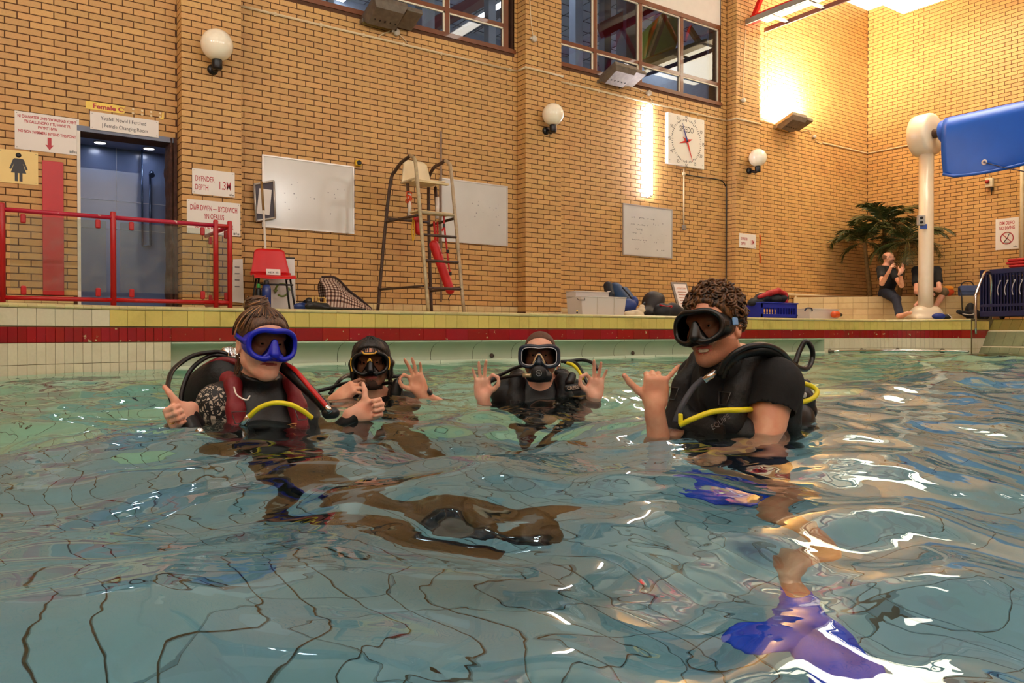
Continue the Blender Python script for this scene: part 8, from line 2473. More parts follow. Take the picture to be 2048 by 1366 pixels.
 S = Solid(); S.ball(at(348, 862, 2.58), (0.032, 0.032, 0.03), 0.02); S.cone(at(384, 866, 2.56), at(374, 842, 2.60), 0.036, 0.034, 0.02); S.build('inflator_unit', 0.005, M_RUB, t)
 MB().lathe([(0.012, 0), (0.014, 0.006), (0.010, 0.012), (0, 0.013)], at(400, 864, 2.44), cam_vec(0, -1, 0.4), 14, M_CHROME).build('button', None, t)
 # fins on the feet
 for k, lg in enumerate(legs):
  f = Fr(lg[2] + Vector((0, 0, -0.06)) - fdir * 0.02, fdir.cross(CU), fdir)
  o = thing('flipper', ['black flipper under water on the right foot of the diver with the bun', 'black flipper under water on the left foot of the diver with the bun'][k], 'flipper', 'flippers worn by the divers', f.o)
  fin_solid(f, 0.34, 0.10).build('foot_and_blade', 0.009, M_RUB, o)
woman()
# ------------------------------------------------------------------ curly haired man
def curly():
 root = thing('person', 'smiling curly haired diver in black T-shirt making a shaka sign', 'person', 'divers in the pool', at(1480, 880, 2.65))
 fh = head_frame(at(1430, 660, 2.62), -30, 2, 7)
 s = 1.0
 ft = facing_cam(at(1470, 731, 2.74), -46)
 B = Solid(); lips = head_prims(B, fh, s, False, True)
 B.cone(fh(0, -0.03, -0.08), ft(0, -0.005, 0.0), 0.058, 0.062, 0.03)
 sh = torso_prims(B, ft, False, 1.04)
 fl = edge_z_bottom(ft.o.x)
 elR, wrR = at(1326, 950, 2.62), at(1309, 812, 2.56)
 arm_prims(B, sh[0], elR, wrR, 1.06)
 tR = hand_prims(B, wrR, cam_vec(0.04, -0.1, 1), cam_vec(0.1, 1, 0.1), True, 'shaka', 0.98)
 elL = at(1524, 930, 2.50); wrL = at(1470, 1010, 2.40)
 arm_prims(B, sh[1], elL, wrL, 1.16)
 hand_prims(B, wrL, cam_vec(-0.7, -0.2, -0.6), cam_vec(-0.2, 0.9, -0.3), False, 'relax', 0.98)
 legs = []; fds = []
 for q in (1, -1):
  hip = ft(q * 0.09, 0, -0.54); an = Vector((ft(q * 0.12, 0.0, 0).x, ft(q * 0.12, 0.0, 0).y, fl + 0.09)) - ft.y * 0.22; kn = (hip + an) / 2 + ft.y * 0.08; fd = cam_vec(-0.5, 0.7, -0.1).normalized()
  if q == -1: an = EYE + CA * 1.98 + CR * 0.76; an.z = -0.86; fd = cam_vec(-0.30, -0.90, -0.28).normalized(); kn = (hip + an) / 2 + Vector((0, 0, 0.10))
  toe = an + fd * 0.17 + Vector((0, 0, -0.05))
  leg_prims(B, hip, kn, an, toe, 1.0); legs.append((hip, kn, an, toe)); fds.append(fd)
 beard = lambda l: (l[:, 2] < -0.036 - 0.8 * np.maximum(0, 0.062 - np.abs(l[:, 0]))) & (l[:, 1] > -0.005) & (l[:, 2] > -0.126) & (np.linalg.norm(l, axis=1) < 0.2)
 body = B.build('body', 0.0038, [M_SKIN2, M_LIP, mat('light_stubble_skin', (176, 116, 84), 0.55, var=0.12, scale=200)], root, lips_pick(lips, fh, s, None, beard, 0.0058))
 nails_for([tR[4][3], tR[4][4]], -tR[3], body)
 # teeth
 vs = []
 mb = MB(); A = [(-0.027, 0.077), (-0.018, 0.0845), (-0.009, 0.0885), (0, 0.090), (0.009, 0.0885), (0.018, 0.0845), (0.027, 0.077)]
 for (x0, y0), (x1, y1) in zip(A[:-1], A[1:]):
  g = 0.0004
  MB().add([fh(x0 * s + g, y0 * s, -0.0770 * s), fh(x1 * s - g, y1 * s, -0.0770 * s), fh(x1 * s - g, y1 * s, -0.0640 * s), fh(x0 * s + g, y0 * s, -0.0640 * s), fh(x0 * s, (y0 - 0.006) * s, -0.0770 * s), fh(x1 * s, (y1 - 0.006) * s, -0.0770 * s), fh(x1 * s, (y1 - 0.006) * s, -0.0640 * s), fh(x0 * s, (y0 - 0.006) * s, -0.0640 * s)], [(0, 1, 2, 3), (7, 6, 5, 4), (0, 4, 5, 1), (1, 5, 6, 2), (2, 6, 7, 3), (3, 7, 4, 0)], M_TEETH).build('tooth', None, body)
 # T-shirt
 W = Solid(); torso_prims(W, ft, False, 1.04, 0.020)
 W.ball(at(1434, 788, 2.64), 0.062, 0.05); W.ball(ft(0.02, 0.075, -0.06), (0.10, 0.05, 0.09), 0.05, 'u', ft.R())
 e2 = Vector(sh[1]).lerp(elL, 0.40); W.cone(sh[1], e2, 0.075, 0.076, 0.03)
 e3 = Vector(sh[0]).lerp(elR, 0.75); W.cone(sh[0], e3, 0.072, 0.070, 0.03)
 W.cone(ft(0, -0.02, -0.03), ft(0, -0.01, 0.05), 0.085, 0.074, 0.02); W.cone(ft(0, 0.03, -0.06), fh(0, -0.015, -0.13), 0.085, 0.072, 0.03)
 d1 = (elL - Vector(sh[1])).normalized(); d3 = (elR - Vector(sh[0])).normalized()
 W.cone(e2 + d1 * 0.02, e2 + d1 * 0.12, 0.085, 0.085, 0.004, 's'); W.cone(e3 + d3 * 0.02, e3 + d3 * 0.12, 0.08, 0.08, 0.004, 's')
 W.half(ft(0, 0, -0.60), -ft.z); W.half(ft(0, 0.06, 0.050), ft.z + ft.y * 0.10)
 W.build('t_shirt', 0.006, mat('charcoal_jersey', (13, 11, 12), 0.85, var=0.2, scale=30, bump=0.35, bscale=26), root)
 Sh = Solid()
 for lg in legs: Sh.cone(lg[0], lg[0].lerp(lg[1], 0.7), 0.105, 0.085, 0.04)
 Sh.ball(ft(0, 0, -0.52), (0.18, 0.14, 0.12), 0.05, 'u', ft.R()); Sh.build('shorts', 0.007, mat('navy_shorts', (24, 30, 60), 0.8, var=0.1), root)
 # curls
 MC = hair_mat('curly_brown_hair', (44, 26, 14), (126, 82, 42), 40)
 H = Solid(); cap_hair(H, fh, s, 0.012)
 H.half(fh(0, 0.060, 0.052), fh.y * 0.75 - fh.z * 0.66, 0.01); H.half(fh(0, 0, -0.05), -fh.z, 0.01)
 for q in (-1, 1): H.ball(fh(q * 0.09, 0.05, -0.035), (0.055, 0.05, 0.055), 0.01, 's', fh.R())
 hair = H.build('hair', 0.005, MC, root)
 rr = random.Random(21)
 k = 0
 cu_ = MB(); c0 = Vector(fh(0, -0.012 * s, 0.034 * s))
 while k < 330:
  u = rr.uniform(-1, 1); a = rr.uniform(0, 2 * PI); q = math.sqrt(1 - u * u)
  l = Vector((q * math.cos(a), q * math.sin(a), u))
  if l.z < -0.45: continue
  if l.y > 0.35 and l.z < 0.42: continue
  if l.y > -0.1 and l.z < 0.0: continue
  top = max(0, l.z)
  g = 0.016 + 0.030 * top * rr.uniform(0.5, 1.0) if l.z > 0.05 else 0.012
  c = c0 + fh.x * (l.x * (0.075 + g) * s) + fh.y * (l.y * (0.094 + g) * s) + fh.z * (l.z * (0.086 + g) * s)
  n = (c - c0).normalized(); F_ = frame_from((n + Vector((rr.uniform(-1, 1), rr.uniform(-1, 1), rr.uniform(-1, 1))) * 0.9))
  R_ = rr.uniform(0.008, 0.015) * (1.0 if l.z > 0.1 else 0.7)
  turns = rr.uniform(1.1, 1.9)
  pts = [c + F_ @ Vector((R_ * math.cos(t_ * turns * 2 * PI), R_ * math.sin(t_ * turns * 2 * PI), (t_ - 0.5) * 0.016)) for t_ in np.linspace(0, 1, 15)]
  cu_.tube(pts, [0.0022] + [0.0042] * 13 + [0.0014], 5, MC)
  k += 1
 cu_.build('curls', None, hair)['kind'] = 'stuff'
 eyes(fh, s, root, (0.15, 1, 0))
 MK = mat('black_silicone', (8, 8, 10), 0.3, var=0.1)
 dive_mask('black frameless diving mask worn by the curly haired diver', fh, 1.0, MK, MK, 0.086, 0.054, 0.12, 0.128, 0.004, None, 0.010, None, sq=2.4)
 b = fh(-0.088, 0.028, 0.016)
 # pale blue strap tag beside the ear
 t = thing('strap_tag', 'pale blue buckle on the black mask strap beside the ear', 'buckle', None, b)
 MB().box(b - fh.x * 0.004, (0.008, 0.030, 0.026), fh.M(), mat('pale_blue_plastic', (120, 160, 206), 0.3, var=0.1), 0.006).build('plate', None, t)
 # scuba set
 t = thing('scuba_set', 'black scuba vest with yellow hoses on the curly haired diver', 'scuba gear', 'scuba sets worn by the divers', ft(0, -0.15, -0.4))
 vest(t, ft, 1.06, M_NYL, M_NYL)
 S = Solid(); S.ball(ft(-0.02, 0.15, -0.33), (0.15, 0.05, 0.17), 0.05, 'u', ft.R()); S.ball(ft(0.10, 0.15, -0.24), (0.07, 0.05, 0.12), 0.05, 'u', ft.R()); S.build('chest_panel', 0.006, M_NYL, t)
 tank(t, ft(0.0, -0.25, -0.72), (ft.z - ft.y * 0.06), mat('black_cylinder', (22, 22, 24), 0.35, var=0.1), 0.60)
 corrugated([at(1442, 752, 2.52), at(1450, 732, 2.50), at(1480, 708, 2.48), at(1520, 700, 2.52), at(1552, 710, 2.62), at(1580, 735, 2.74)], 0.0205, M_HOSE, t)
 hose([at(1440, 748, 2.50), at(1452, 722, 2.47), at(1486, 697, 2.45), at(1525, 690, 2.50), at(1560, 702, 2.6), at(1588, 730, 2.72), at(1612, 738, 2.80), at(1624, 720, 2.84), at(1624, 698, 2.84), at(1612, 683, 2.84), at(1600, 700, 2.84), at(1590, 728, 2.82)], 0.0095, M_HOSE, t)
 hose([at(1360, 850, 2.44), at(1385, 838, 2.42), at(1420, 825, 2.42), at(1450, 821, 2.42), at(1485, 820, 2.44), at(1510, 818, 2.60), at(1550, 815, 2.66), at(1590, 808, 2.70), at(1625, 797, 2.72), at(1634, 782, 2.76), at(1618, 770, 2.80), at(1590, 764, 2.80)], 0.0088, M_YHOSE, t)
 MB().box(at(1361, 838, 2.44), (0.014, 0.012, 0.034), Fr(Vector((0, 0, 0)), CR, CA).M(), M_YHOSE, 0.003).build('pull_tab', None, t)
 hose([at(1350, 845, 2.5), at(1362, 815, 2.5), at(1385, 778, 2.52), at(1406, 758, 2.54)], 0.010, mat('grey_webbing', (60, 60, 66), 0.7, var=0.1), t, 'harness_strap')
 MB().tube([at(1408, 762, 2.50), at(1432, 744, 2.50)], 0.012, 8).build('coupling', M_CHROME, t)
 S = Solid(); S.cone(at(1605, 788, 2.86), at(1612, 800, 2.86), 0.032, 0.034, 0.01); S.cone(at(1600, 820, 2.86), at(1618, 822, 2.86), 0.030, 0.030, 0.01); S.cone(at(1590, 800, 2.88), at(1595, 840, 2.9), 0.05, 0.05, 0.03); S.build('octopus_regulator', 0.005, M_RUB, t)
 MB().lathe([(0.012, 0), (0.012, 0.006), (0.006, 0.008), (0, 0.008)], at(1606, 790, 2.82), cam_vec(0, -1, 0), 14, M_SIGNW).build('knob', None, t)
 MB().add([at(1603, 832, 2.84), at(1612, 832, 2.84), at(1628, 858, 2.80), at(1600, 856, 2.80), at(1603, 832, 2.86), at(1612, 832, 2.86), at(1628, 858, 2.82), at(1600, 856, 2.82)], [(0, 1, 2, 3), (7, 6, 5, 4), (0, 4, 5, 1), (1, 5, 6, 2), (2, 6, 7, 3), (3, 7, 4, 0)], mat('yellow_tag_plastic', (232, 200, 10), 0.4, var=0.03)).build('tank_tag', None, t)
 text_mesh('EQUIPE', 0.024, mat('dull_grey_print', (86, 78, 76), 0.6, var=0), at(1443, 848, 2.40), cam_vec(1, 0.25, 0.62), cam_vec(-0.55, 0, 1), t, 'lettering', 'CENTER', 0.9, 0.001)
 # blue fins
 MF = mat('royal_blue_fin', (0, 74, 230), 0.5, var=0.08)
 for k, lg in enumerate(legs):
  f = Fr(lg[2] + Vector((0, 0, -0.075)) - fds[k] * 0.02, fds[k].cross(CU), fds[k])
  o = thing('flipper', ['royal blue flipper under water on the right foot of the curly haired diver', 'royal blue flipper under water on the left foot of the curly haired diver'][k], 'flipper', 'flippers worn by the divers', f.o)
  fin_solid(f, 0.40, 0.115).build('foot_and_blade', 0.009, MF, o)
curly()
# ------------------------------------------------------------------ man with wet black hair
def wet_hair():
 root = thing('person', 'bearded diver with wet black hair giving an OK sign with a watch on', 'person', 'divers in the pool', at(742, 800, 4.05))
 fh = head_frame(at(743, 727, 4.02), -3, 0, 2); s = 1.05
 ft = facing_cam(at(745, 727, 4.08) + Vector((0, 0, -0.172)), 2)
 B = Solid(); lips = head_prims(B, fh, s, False, False)
 sh = torso_prims(B, ft, False, 1.02)
 elL, wrL = at(886, 822, 4.05), at(842, 786, 3.95); elR, wrR = at(632, 850, 3.95), at(676, 795, 3.84)
 arm_prims(B, sh[1], elL, wrL, 1.0); arm_prims(B, sh[0], elR, wrR, 1.0)
 tL = hand_prims(B, wrL, cam_vec(-0.30, -0.1, 0.95), cam_vec(-0.1, -1, 0), False, 'ok', 1.0)
 tR = hand_prims(B, wrR, cam_vec(0.80, -0.1, 0.52), cam_vec(0.35, 0.9, -0.5), True, 'hold', 1.0)
 fl = edge_z_bottom(ft.o.x); legs = []
 for q in (1, -1):
  hip = ft(q * 0.09, 0, -0.54); kn = ft(q * 0.12, 0.32, -0.78); an = Vector((ft(q * 0.11, 0.12, 0).x, ft(q * 0.11, 0.12, 0).y, fl + 0.07)); toe = an + ft.y * 0.15 + Vector((0, 0, -0.03))
  leg_prims(B, hip, kn, an, toe, 0.98); legs.append((hip, kn, an, toe))
 beard = lambda l: (l[:, 2] < -0.040 - 0.3 * np.maximum(0, 0.06 - np.abs(l[:, 0]))) & (l[:, 1] > 0.0) & (l[:, 2] > -0.126) & (np.linalg.norm(l, axis=1) < 0.2)
 chin = lambda l: (l[:, 1] > 0.03) & (np.hypot(l[:, 0] * 0.9, l[:, 2] + 0.102) < 0.027) | ((l[:, 1] > 0.06) & (np.abs(l[:, 2] + 0.0525 + 4 * l[:, 0] ** 2) < 0.005) & (np.abs(l[:, 0]) < 0.03)) | ((l[:, 1] > 0.0) & (np.abs(l[:, 2] + 0.115) < 0.014) & (np.linalg.norm(l, axis=1) < 0.17))
 body = B.build('body', 0.0046, [M_SKIN2, M_LIP, M_STUB, M_BEARD], root, lips_pick(lips, fh, s, None, beard, 0.0062, chin))
 nails_for([tL[4][1], tL[4][2], tL[4][3]], -tL[3], body); nails_for(tR[4][:4], -tR[3], body)
 W = Solid(); torso_prims(W, ft, False, 1.02, 0.007); arm_prims(W, sh[0], elR, wrR, 1.0, 0.006, False, 0.9); arm_prims(W, sh[1], elL, wrL, 1.0, 0.006, False, 0.35)
 for lg in legs: leg_prims(W, *lg, 0.98, 0.006)
 W.half(ft(0, 0.0, 0.022), ft.z + ft.y * 0.25)
 W.build('wetsuit', 0.0075, M_NEO, root)
 MHB = hair_mat('wet_black_hair', (12, 9, 8), (44, 32, 26), 50)
 H = Solid(); cap_hair(H, fh, s, 0.012)
 H.half(fh(0, 0.088, 0.072), fh.y * 0.74 - fh.z * 0.67, 0.008)
 H.half(fh(0, 0, -0.085), -fh.z, 0.02)
 for q in (-1, 1):
  H.ball(fh(q * 0.07, 0.085, -0.05), (0.05, 0.06, 0.08), 0.01, 's', fh.R())
  H.chain([fh(q * 0.07, 0.03, 0.07), fh(q * 0.094, 0.026, 0.0), fh(q * 0.094, 0.016, -0.06), fh(q * 0.086, 0.02, -0.10)], [0.018, 0.020, 0.014, 0.005], 0.015)
 hair = H.build('hair', 0.005, MHB, root)
 rr = random.Random(3)
 for k in range(40):
  a = rr.uniform(-1.45, 1.45)
  p0 = fh(0.01 * rr.uniform(-1, 1), 0.03 + rr.uniform(-0.03, 0.03), 0.132 * s)
  p1 = fh(0.082 * math.sin(a) * s, 0.088 * math.cos(a) * s, 0.085 * s); p2 = fh(0.096 * math.sin(a) * s, (0.098 * math.cos(a)) * s, (0.045 - 0.09 * abs(math.sin(a)) ** 3 - rr.uniform(0, 0.03)) * s)
  pts = [p0, p1, p2]
  if abs(a) > 0.9: pts.append(p2 + Vector((0, 0, -rr.uniform(0.04, 0.10))) + fh.x * rr.uniform(-0.012, 0.012))
  c = catmull(pts, 5); MB().tube(c, [0.0062 - 0.0045 * i / len(c) for i in range(len(c))], 5).build('hair_strand', MHB, hair)
 eyes(fh, s, root)
 t = dive_mask('black diving mask with yellow trim worn by the diver with wet hair', fh, 1.05, MATS['black_silicone'], MATS['black_silicone'], 0.082, 0.052, 0.14, 0.128, 0.004, sq=2.6)
 MYT = mat('yellow_trim', (226, 168, 40), 0.35, var=0.02)
 P = lambda x, y, z: fh(x * 1.05, y * 1.05, z * 1.05)
 MB().tube(catmull([P(-0.032, 0.136, 0.062), P(-0.022, 0.140, 0.052), P(0.022, 0.140, 0.052), P(0.032, 0.136, 0.062)], 6), 0.0038, 6).build('trim', MYT, t)
 for q in (-1, 1): MB().tube(catmull([P(q * 0.088, 0.106, 0.034), P(q * 0.091, 0.102, 0.005), P(q * 0.086, 0.108, -0.030)], 6), 0.0042, 6).build('trim', MYT, t)
 for q in (-1, 1): MB().tube([P(0, 0.142, 0.030), P(q * 0.011, 0.142, 0.012)], 0.0032, 6).build('emblem', MYT, t)
 MB().tube([P(-0.006, 0.142, 0.019), P(0.006, 0.142, 0.019)], 0.0026, 6).build('emblem', MYT, t)
 # watch
 w0, F_ = Vector(wrL), (Vector(wrL) - elL).normalized()
 c = w0 - F_ * 0.022
 t = thing('wrist_watch', 'black wrist watch worn by the diver with wet hair', 'watch', None, c)
 X_ = frame_from(F_)
 ring = [c + X_ @ Vector((0.036 * math.cos(a), 0.031 * math.sin(a), 0)) for a in np.linspace(0, 2 * PI, 24)[:-1]]
 mb = MB(); vs = []
 for p in ring: vs += [p - F_ * 0.011, p + F_ * 0.011]
 k = len(ring)
 ob = mb.add(vs, [(2 * i, 2 * ((i + 1) % k), 2 * ((i + 1) % k) + 1, 2 * i + 1) for i in range(k)], M_RUB, True).build('strap', None, t)
 md = ob.modifiers.new('thickness', 'SOLIDIFY'); md.thickness = 0.005
 wd = cam_vec(0.85, -0.2, 0.45); wd = (wd - F_ * wd.dot(F_)).normalized()
 MB().lathe([(0.019, 0), (0.021, 0.004), (0.020, 0.010), (0.015, 0.013), (0, 0.013)], c + wd * 0.032, wd, 18, M_BLKPL).build('case', None, t)
 # scuba set
 t = thing('scuba_set', 'black scuba vest and hoses on the diver with wet hair', 'scuba gear', 'scuba sets worn by the divers', ft(0, -0.15, -0.4))
 vest(t, ft, 1.02, M_NYL, M_NYL, res=0.009)
 tank(t, ft(0.0, -0.25, -0.62), ft.z, MATS['grey_steel_cylinder'], 0.60)
 hose([at(713, 757, 4.15), at(695, 752, 4.12), at(680, 760, 4.0), at(668, 775, 3.95), at(660, 788, 3.92)], 0.0095, M_HOSE, t)
 hose([at(712, 763, 4.1), at(685, 768, 4.0), at(660, 776, 3.92), at(632, 783, 3.86)], 0.0095, M_HOSE, t)
 hose([at(772, 756, 4.15), at(790, 753, 4.15), at(815, 753, 4.16), at(840, 768, 4.12)], 0.0095, M_HOSE, t)
 hose([at(765, 768, 4.0), at(780, 766, 3.98), at(796, 772, 3.96)], 0.0095, M_HOSE, t)
 S = Solid(); S.cone(at(796, 766, 3.96), at(791, 786, 3.96), 0.026, 0.032, 0.01); S.build('gauge', 0.005, M_RUB, t)
 S = Solid(); S.cone(at(727, 778, 3.86), at(730, 798, 3.86), 0.018, 0.020, 0.01); S.build('inflator_head', 0.005, M_RUB, t)
wet_hair()
# ------------------------------------------------------------------ man with the square mask
def buzz():
 root = thing('person', 'crop haired diver breathing from a regulator with both hands in OK signs', 'person', 'divers in the pool', at(1078, 800, 4.05))
 fh = head_frame(at(1080, 712, 4.02), -2, 0, 0); s = 1.04
 ft = facing_cam(at(1080, 712, 4.08) + Vector((0, 0, -0.140)), 0)
 B = Solid(); lips = head_prims(B, fh, s, False, False)
 sh = torso_prims(B, ft, False, 1.04)
 elL, wrL = at(1168, 868, 4.05), at(1188, 796, 3.90); elR, wrR = at(990, 868, 4.05), at(966, 796, 3.90)
 arm_prims(B, sh[1], elL, wrL, 1.0); arm_prims(B, sh[0], elR, wrR, 1.0)
 tL = hand_prims(B, wrL, cam_vec(0.10, -0.1, 1), cam_vec(-0.15, -1, 0), False, 'ok', 1.0)
 tR = hand_prims(B, wrR, cam_vec(-0.03, -0.1, 1), cam_vec(0.15, -1, 0), True, 'ok', 1.0)
 fl = edge_z_bottom(ft.o.x); legs = []
 for q in (1, -1):
  hip = ft(q * 0.09, 0, -0.54); kn = ft(q * 0.12, 0.30, -0.82); an = Vector((ft(q * 0.11, 0.10, 0).x, ft(q * 0.11, 0.10, 0).y, fl + 0.07)); toe = an + ft.y * 0.15 + Vector((0, 0, -0.03))
  leg_prims(B, hip, kn, an, toe, 0.98); legs.append((hip, kn, an, toe))
 beard = lambda l: (l[:, 2] < -0.046) & (l[:, 1] > -0.005) & (l[:, 2] > -0.128) & (np.linalg.norm(l, axis=1) < 0.2)
 body = B.build('body', 0.0046, [M_SKIN, M_LIP, M_STUB], root, lips_pick(lips, fh, s, None, beard))
 for t_ in (tL, tR): nails_for([t_[4][1], t_[4][2], t_[4][3]], -t_[3], body)
 W = Solid(); torso_prims(W, ft, False, 1.04, 0.007); arm_prims(W, sh[0], elR, wrR, 1.0, 0.006, False, 0.7); arm_prims(W, sh[1], elL, wrL, 1.0, 0.006, False, 0.7)
 for lg in legs: leg_prims(W, *lg, 0.98, 0.006)
 W.half(ft(0, 0.0, 0.030), ft.z + ft.y * 0.2)
 W.build('wetsuit', 0.0075, M_NEO, root)
 H = Solid(); cap_hair(H, fh, s, 0.0035)
 H.half(fh(0, 0.080, 0.080), fh.y * 0.72 - fh.z * 0.69, 0.012); H.half(fh(0, 0, -0.03), -fh.z, 0.01)
 for q in (-1, 1): H.ball(fh(q * 0.085, 0.05, -0.01), (0.05, 0.05, 0.06), 0.01, 's', fh.R())
 H.build('hair', 0.005, mat('cropped_hair', (92, 62, 46), 0.8, var=0.35, scale=220), root)
 eyes(fh, s, root)
 MSL = mat('slate_blue_plastic', (30, 40, 56), 0.35, var=0.05)
 t = dive_mask('square slate blue diving mask with white edging worn by the crop haired diver', fh, 1.04, MSL, MATS['black_silicone'], 0.092, 0.050, 0.42, 0.130, 0.002, None, 0.0105, MSL, sq=4.4, curve=0.6)
 P = lambda x, y, z: fh(x * 1.04, y * 1.04, z * 1.04)
 out = mask_outline(0.084, 0.043, 0.46, 72, 4.4)
 MB().tube([P(x, 0.140 - 0.6 * x * x / 0.4 * 1.6, 0.002 + z) for x, z in out], 0.0022, 6, None, False, True).build('edging', mat('white_edging', (190, 190, 194), 0.4, var=0), t)
 MB().tube(catmull([P(-0.028, 0.146, -0.032), P(-0.012, 0.148, 0.004), P(0, 0.148, 0.012), P(0.012, 0.148, 0.004), P(0.028, 0.146, -0.032)], 6), 0.0042, 6).build('nose_trim', mat('sand_trim', (206, 170, 124), 0.5, var=0), t)
 # scuba set
 t = thing('scuba_set', 'black scuba vest, mouth regulator and yellow hose on the crop haired diver', 'scuba gear', 'scuba sets worn by the divers', ft(0, -0.15, -0.4))
 vest(t, ft, 1.04, M_NYL, M_NYL, res=0.009)
 tank(t, ft(0.0, -0.25, -0.66), ft.z, MATS['grey_steel_cylinder'], 0.60)
 rf = regulator(t, fh(0, 0.128, -0.082), fh.y, fh.z, 1.30, True)
 hose([at(1053, 729, 4.1), at(1030, 736, 4.08), at(1005, 748, 4.02), at(983, 760, 3.96), at(970, 790, 3.98)], 0.0092, M_HOSE, t)
 hose([at(1062, 752, 3.86), at(1045, 751, 3.86), at(1025, 752, 3.90), at(1000, 757, 3.94), at(984, 762, 3.96)], 0.0085, M_HOSE, t)
 MB().tube([at(1046, 751, 3.86), at(1062, 751, 3.85)], 0.011, 10).build('coupling', mat('sand_metal', (190, 168, 130), 0.3, metal=0.7, var=0.05), t)
 hose([at(1122, 723, 4.12), at(1140, 722, 4.12), at(1165, 720, 4.10), at(1185, 726, 4.04), at(1196, 740, 4.02)], 0.0095, M_HOSE, t)
 hose([at(1128, 724, 4.1), at(1150, 726, 4.08), at(1162, 740, 4.02), at(1172, 762, 3.98), at(1182, 775, 3.97)], 0.0092, M_HOSE, t)
 hose([at(1134, 726, 4.08), at(1146, 730, 4.06), at(1158, 742, 4.02), at(1166, 758, 3.98)], 0.0092, M_YHOSE, t)
 MB().tube([at(1117, 722, 4.1), at(1117, 742, 4.08)], 0.012, 10).build('valve_neck', M_CHROME, t)
 S = Solid(); S.cone(at(1114, 745, 4.06), at(1124, 746, 4.06), 0.016, 0.016, 0.006); S.build('valve_knob', 0.004, M_RUB, t)
 S = Solid(); S.cone(at(1144, 752, 3.96), at(1140, 764, 3.95), 0.022, 0.026, 0.01); S.build('inflator_head', 0.005, M_RUB, t)
 c = at(1146, 775, 3.90); fM = Fr(c, cam_vec(-1, 0, -0.12), cam_vec(0, -1, 0))
 S = Solid(); S.block(fM(0, 0, 0), (0.045, 0.014, 0.018), 0.012, 0.01, 'u', fM.R()); S.build('chest_pad', 0.004, M_RUB, t)
 text_mesh('CRESSI', 0.024, mat('pale_print', (196, 172, 150), 0.5, var=0), fM(0, 0.0145, -0.008), -fM.x, fM.z, t, 'lettering', 'CENTER', 0.85, 0.001, 0.0006)
buzz()
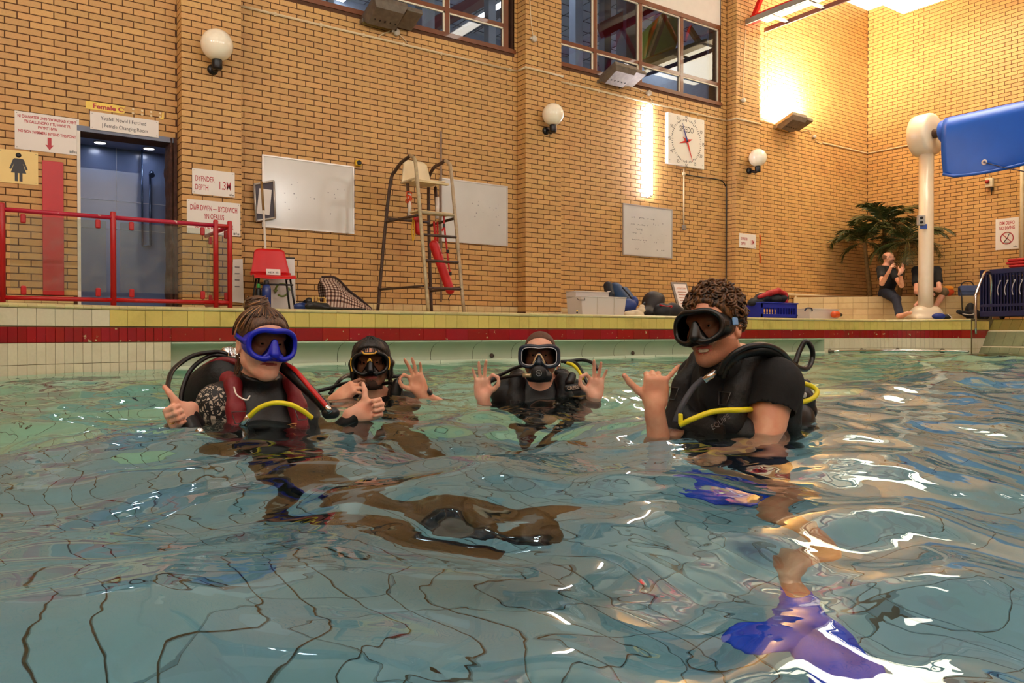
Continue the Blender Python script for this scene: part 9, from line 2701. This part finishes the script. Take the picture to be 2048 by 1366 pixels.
# ------------------------------------------------------------------ the two seated on the ledge
def seated():
 M_TEE = mat('black_tee_cotton', (14, 14, 17), 0.85, var=0.15)
 M_JEAN = mat('dark_blue_denim', (24, 30, 48), 0.85, var=0.25, scale=12)
 # bald man gesturing
 root = thing('person', 'bald man in black T-shirt and jeans sitting on the ledge gesturing with both hands', 'person', 'people sitting on the ledge', on_ledge(1772))
 seat = on_ledge(1772)
 v = cam_vec(0.55, -0.83, 0)
 f = Fr(seat + Vector((0, 0, 0.60)) - CA * 0.02, v.cross(CU), v)
 hf = Fr(seat + Vector((0, 0, 0.775)) + cam_vec(0.03, -0.02, 0), cam_vec(0.9, -0.42, 0.05).cross(CU), cam_vec(0.9, -0.42, 0.05))
 B = Solid(); lips = head_prims(B, hf, 1.04); sh = torso_prims(B, f, False, 1.08)
 elR = at(1764, 567, 15.05); elL = at(1803, 571, 14.9)
 wrR = at(1778, 543, 14.82); wrL = at(1800, 546, 14.75)
 arm_prims(B, sh[0], elR, wrR, 1.05); arm_prims(B, sh[1], elL, wrL, 1.05)
 hand_prims(B, wrR, cam_vec(0.3, -0.3, 0.9), cam_vec(0.8, -0.2, 0.3), True, 'gesture', 1.05); hand_prims(B, wrL, cam_vec(0.45, -0.2, 0.85), cam_vec(-0.6, -0.6, 0.2), False, 'gesture', 1.05)
 legs = []
 for q in (1, -1):
  hip = f(q * 0.09, 0.02, -0.52); an = at(1800 + 3 * q, 629, 14.55); an.z = ZD + 0.07; kn = hip.lerp(an, 0.5) + CU * 0.09 + v * 0.05; toe = an + cam_vec(0.12, -0.10, 0.06)
  leg_prims(B, hip, kn, an, toe, 1.0); legs.append((hip, kn, an, toe))
 stub = lambda l: (l[:, 2] < -0.04) & (l[:, 1] > 0.02) & (np.linalg.norm(l, axis=1) < 0.18)
 B.build('body', 0.0085, [M_SKIN2, M_LIP, mat('grey_stubble_skin', (150, 108, 86), 0.6, var=0.1)], root, lips_pick(lips, hf, 1.04, None, stub))
 W = Solid(); torso_prims(W, f, False, 1.08, 0.014); W.ball(f(0, 0.06, -0.32), (0.16, 0.12, 0.16), 0.06, 'u', f.R())
 W.cone(sh[0], Vector(sh[0]).lerp(elR, 0.55), 0.08, 0.078, 0.03); W.cone(sh[1], Vector(sh[1]).lerp(elL, 0.55), 0.08, 0.078, 0.03)
 W.half(f(0, 0, 0.02), f.z); W.half(f(0, 0, -0.60), -f.z)
 W.build('t_shirt', 0.011, M_TEE, root)
 J = Solid()
 for lg in legs: J.cone(lg[0], lg[1], 0.10, 0.075, 0.05); J.cone(lg[1], lg[1].lerp(lg[2], 0.92), 0.073, 0.055, 0.04)
 J.ball(f(0, 0, -0.54), (0.19, 0.15, 0.10), 0.05, 'u', f.R()); J.half(seat + Vector((0, 0, 0.0)) - nl * 0.02, Vector((0, 0, -1)) - nl * 3.0) if False else None
 J.build('jeans', 0.011, M_JEAN, root)
 Hh = Solid(); cap_hair(Hh, hf, 1.04, 0.004); Hh.half(hf(0, -0.01, 0.035), hf.y * 0.55 + hf.z * 0.8, 0.01); Hh.half(hf(0, 0, -0.04), -hf.z, 0.01)
 Hh.build('hair', 0.008, mat('short_grey_hair', (120, 84, 60), 0.8, var=0.2), root)
 MB().box(f(-0.07, 0.128, -0.16), (0.05, 0.004, 0.02), f.M(), M_SIGNW).build('shirt_logo', None, root)
 c = Vector(wrL) - (Vector(wrL) - elL).normalized() * 0.03
 t = thing('wrist_watch', 'dark wrist watch on the gesturing bald man', 'watch', None, c)
 X_ = frame_from(Vector(wrL) - elL)
 MB().tube([c + X_ @ Vector((0.036 * math.cos(a), 0.036 * math.sin(a), 0)) for a in np.linspace(0, 2 * PI, 16)[:-1]], 0.011, 6, None, False, True).build('strap', M_RUB, t)
 MB().lathe([(0.018, 0), (0.018, 0.012), (0, 0.012)], c + (X_ @ Vector((0, -0.03, 0))), X_ @ Vector((0, -1, 0)), 12, M_BLKPL).build('case', None, t)
 # second person behind the column
 seat = on_ledge(1853)
 root = thing('person', 'person in black T-shirt and khaki shorts sitting behind the white column', 'person', 'people sitting on the ledge', seat)
 v = cam_vec(-0.1, -1, 0)
 f = Fr(seat + Vector((0, 0, 0.585)), v.cross(CU), v); hf = Fr(seat + Vector((0, 0, 0.77)) - CR * 0.0, v.cross(CU), v)
 B = Solid(); lips = head_prims(B, hf, 1.0); sh = torso_prims(B, f, False, 1.12)
 elR = at(1833, 584, 15.0); elL = at(1879, 580, 15.0); wrR = at(1850, 590, 14.75); wrL = at(1864, 578, 14.72)
 arm_prims(B, sh[0], elR, wrR, 1.05); arm_prims(B, sh[1], elL, wrL, 1.05)
 hand_prims(B, wrR, cam_vec(0.8, -0.4, 0.1), cam_vec(0.3, 0.8, -0.5), True, 'relax', 1.0); hand_prims(B, wrL, cam_vec(-0.8, -0.4, 0.1), cam_vec(-0.3, 0.8, -0.5), False, 'relax', 1.0)
 legs = []
 for q in (1, -1):
  hip = f(q * 0.09, 0.02, -0.52); kn = f(q * 0.16, 0.42, -0.52); an = f(q * -0.02, 0.30, -0.90); toe = an + f.x * (-0.12 * -q) + v * 0.08
  if q == 1: an = at(1836, 607, 14.9); toe = an + cam_vec(-0.10, -0.08, -0.04)
  leg_prims(B, hip, kn, an, toe, 1.0); legs.append((hip, kn, an, toe))
 B.build('body', 0.009, [M_SKIN, M_LIP, M_STUB], root, lips_pick(lips, hf, 1.0))
 W = Solid(); torso_prims(W, f, False, 1.12, 0.014)
 W.cone(sh[0], Vector(sh[0]).lerp(elR, 0.6), 0.08, 0.08, 0.03); W.cone(sh[1], Vector(sh[1]).lerp(elL, 0.6), 0.08, 0.08, 0.03); W.half(f(0, 0, 0.02), f.z); W.half(f(0, 0, -0.62), -f.z)
 W.build('t_shirt', 0.011, M_TEE, root)
 J = Solid()
 for lg in legs: J.cone(lg[0], lg[0].lerp(lg[1], 0.95), 0.105, 0.09, 0.05)
 J.ball(f(0, 0, -0.54), (0.19, 0.15, 0.10), 0.05, 'u', f.R())
 J.build('shorts', 0.011, mat('khaki_cotton', (112, 94, 66), 0.9, var=0.15), root)
 Hh = Solid(); cap_hair(Hh, hf, 1.0, 0.012); Hh.half(hf(0, 0.05, 0.05), hf.y * 0.8 - hf.z * 0.6, 0.01); Hh.half(hf(0, 0, -0.05), -hf.z, 0.01); Hh.build('hair', 0.009, mat('dark_short_hair', (30, 22, 18), 0.7), root)
 c = f(-0.075, 0.142, -0.19)
 MB().add([c + f.z * 0.022, c - f.x * 0.022 - f.z * 0.018, c + f.x * 0.022 - f.z * 0.018, c + f.z * 0.022 + v * 0.004, c - f.x * 0.022 - f.z * 0.018 + v * 0.004, c + f.x * 0.022 - f.z * 0.018 + v * 0.004], [(0, 1, 2), (5, 4, 3), (0, 3, 4, 1), (1, 4, 5, 2), (2, 5, 3, 0)], mat('yellow_print', (200, 160, 60), 0.6, var=0)).build('shirt_logo', None, root)
seated()
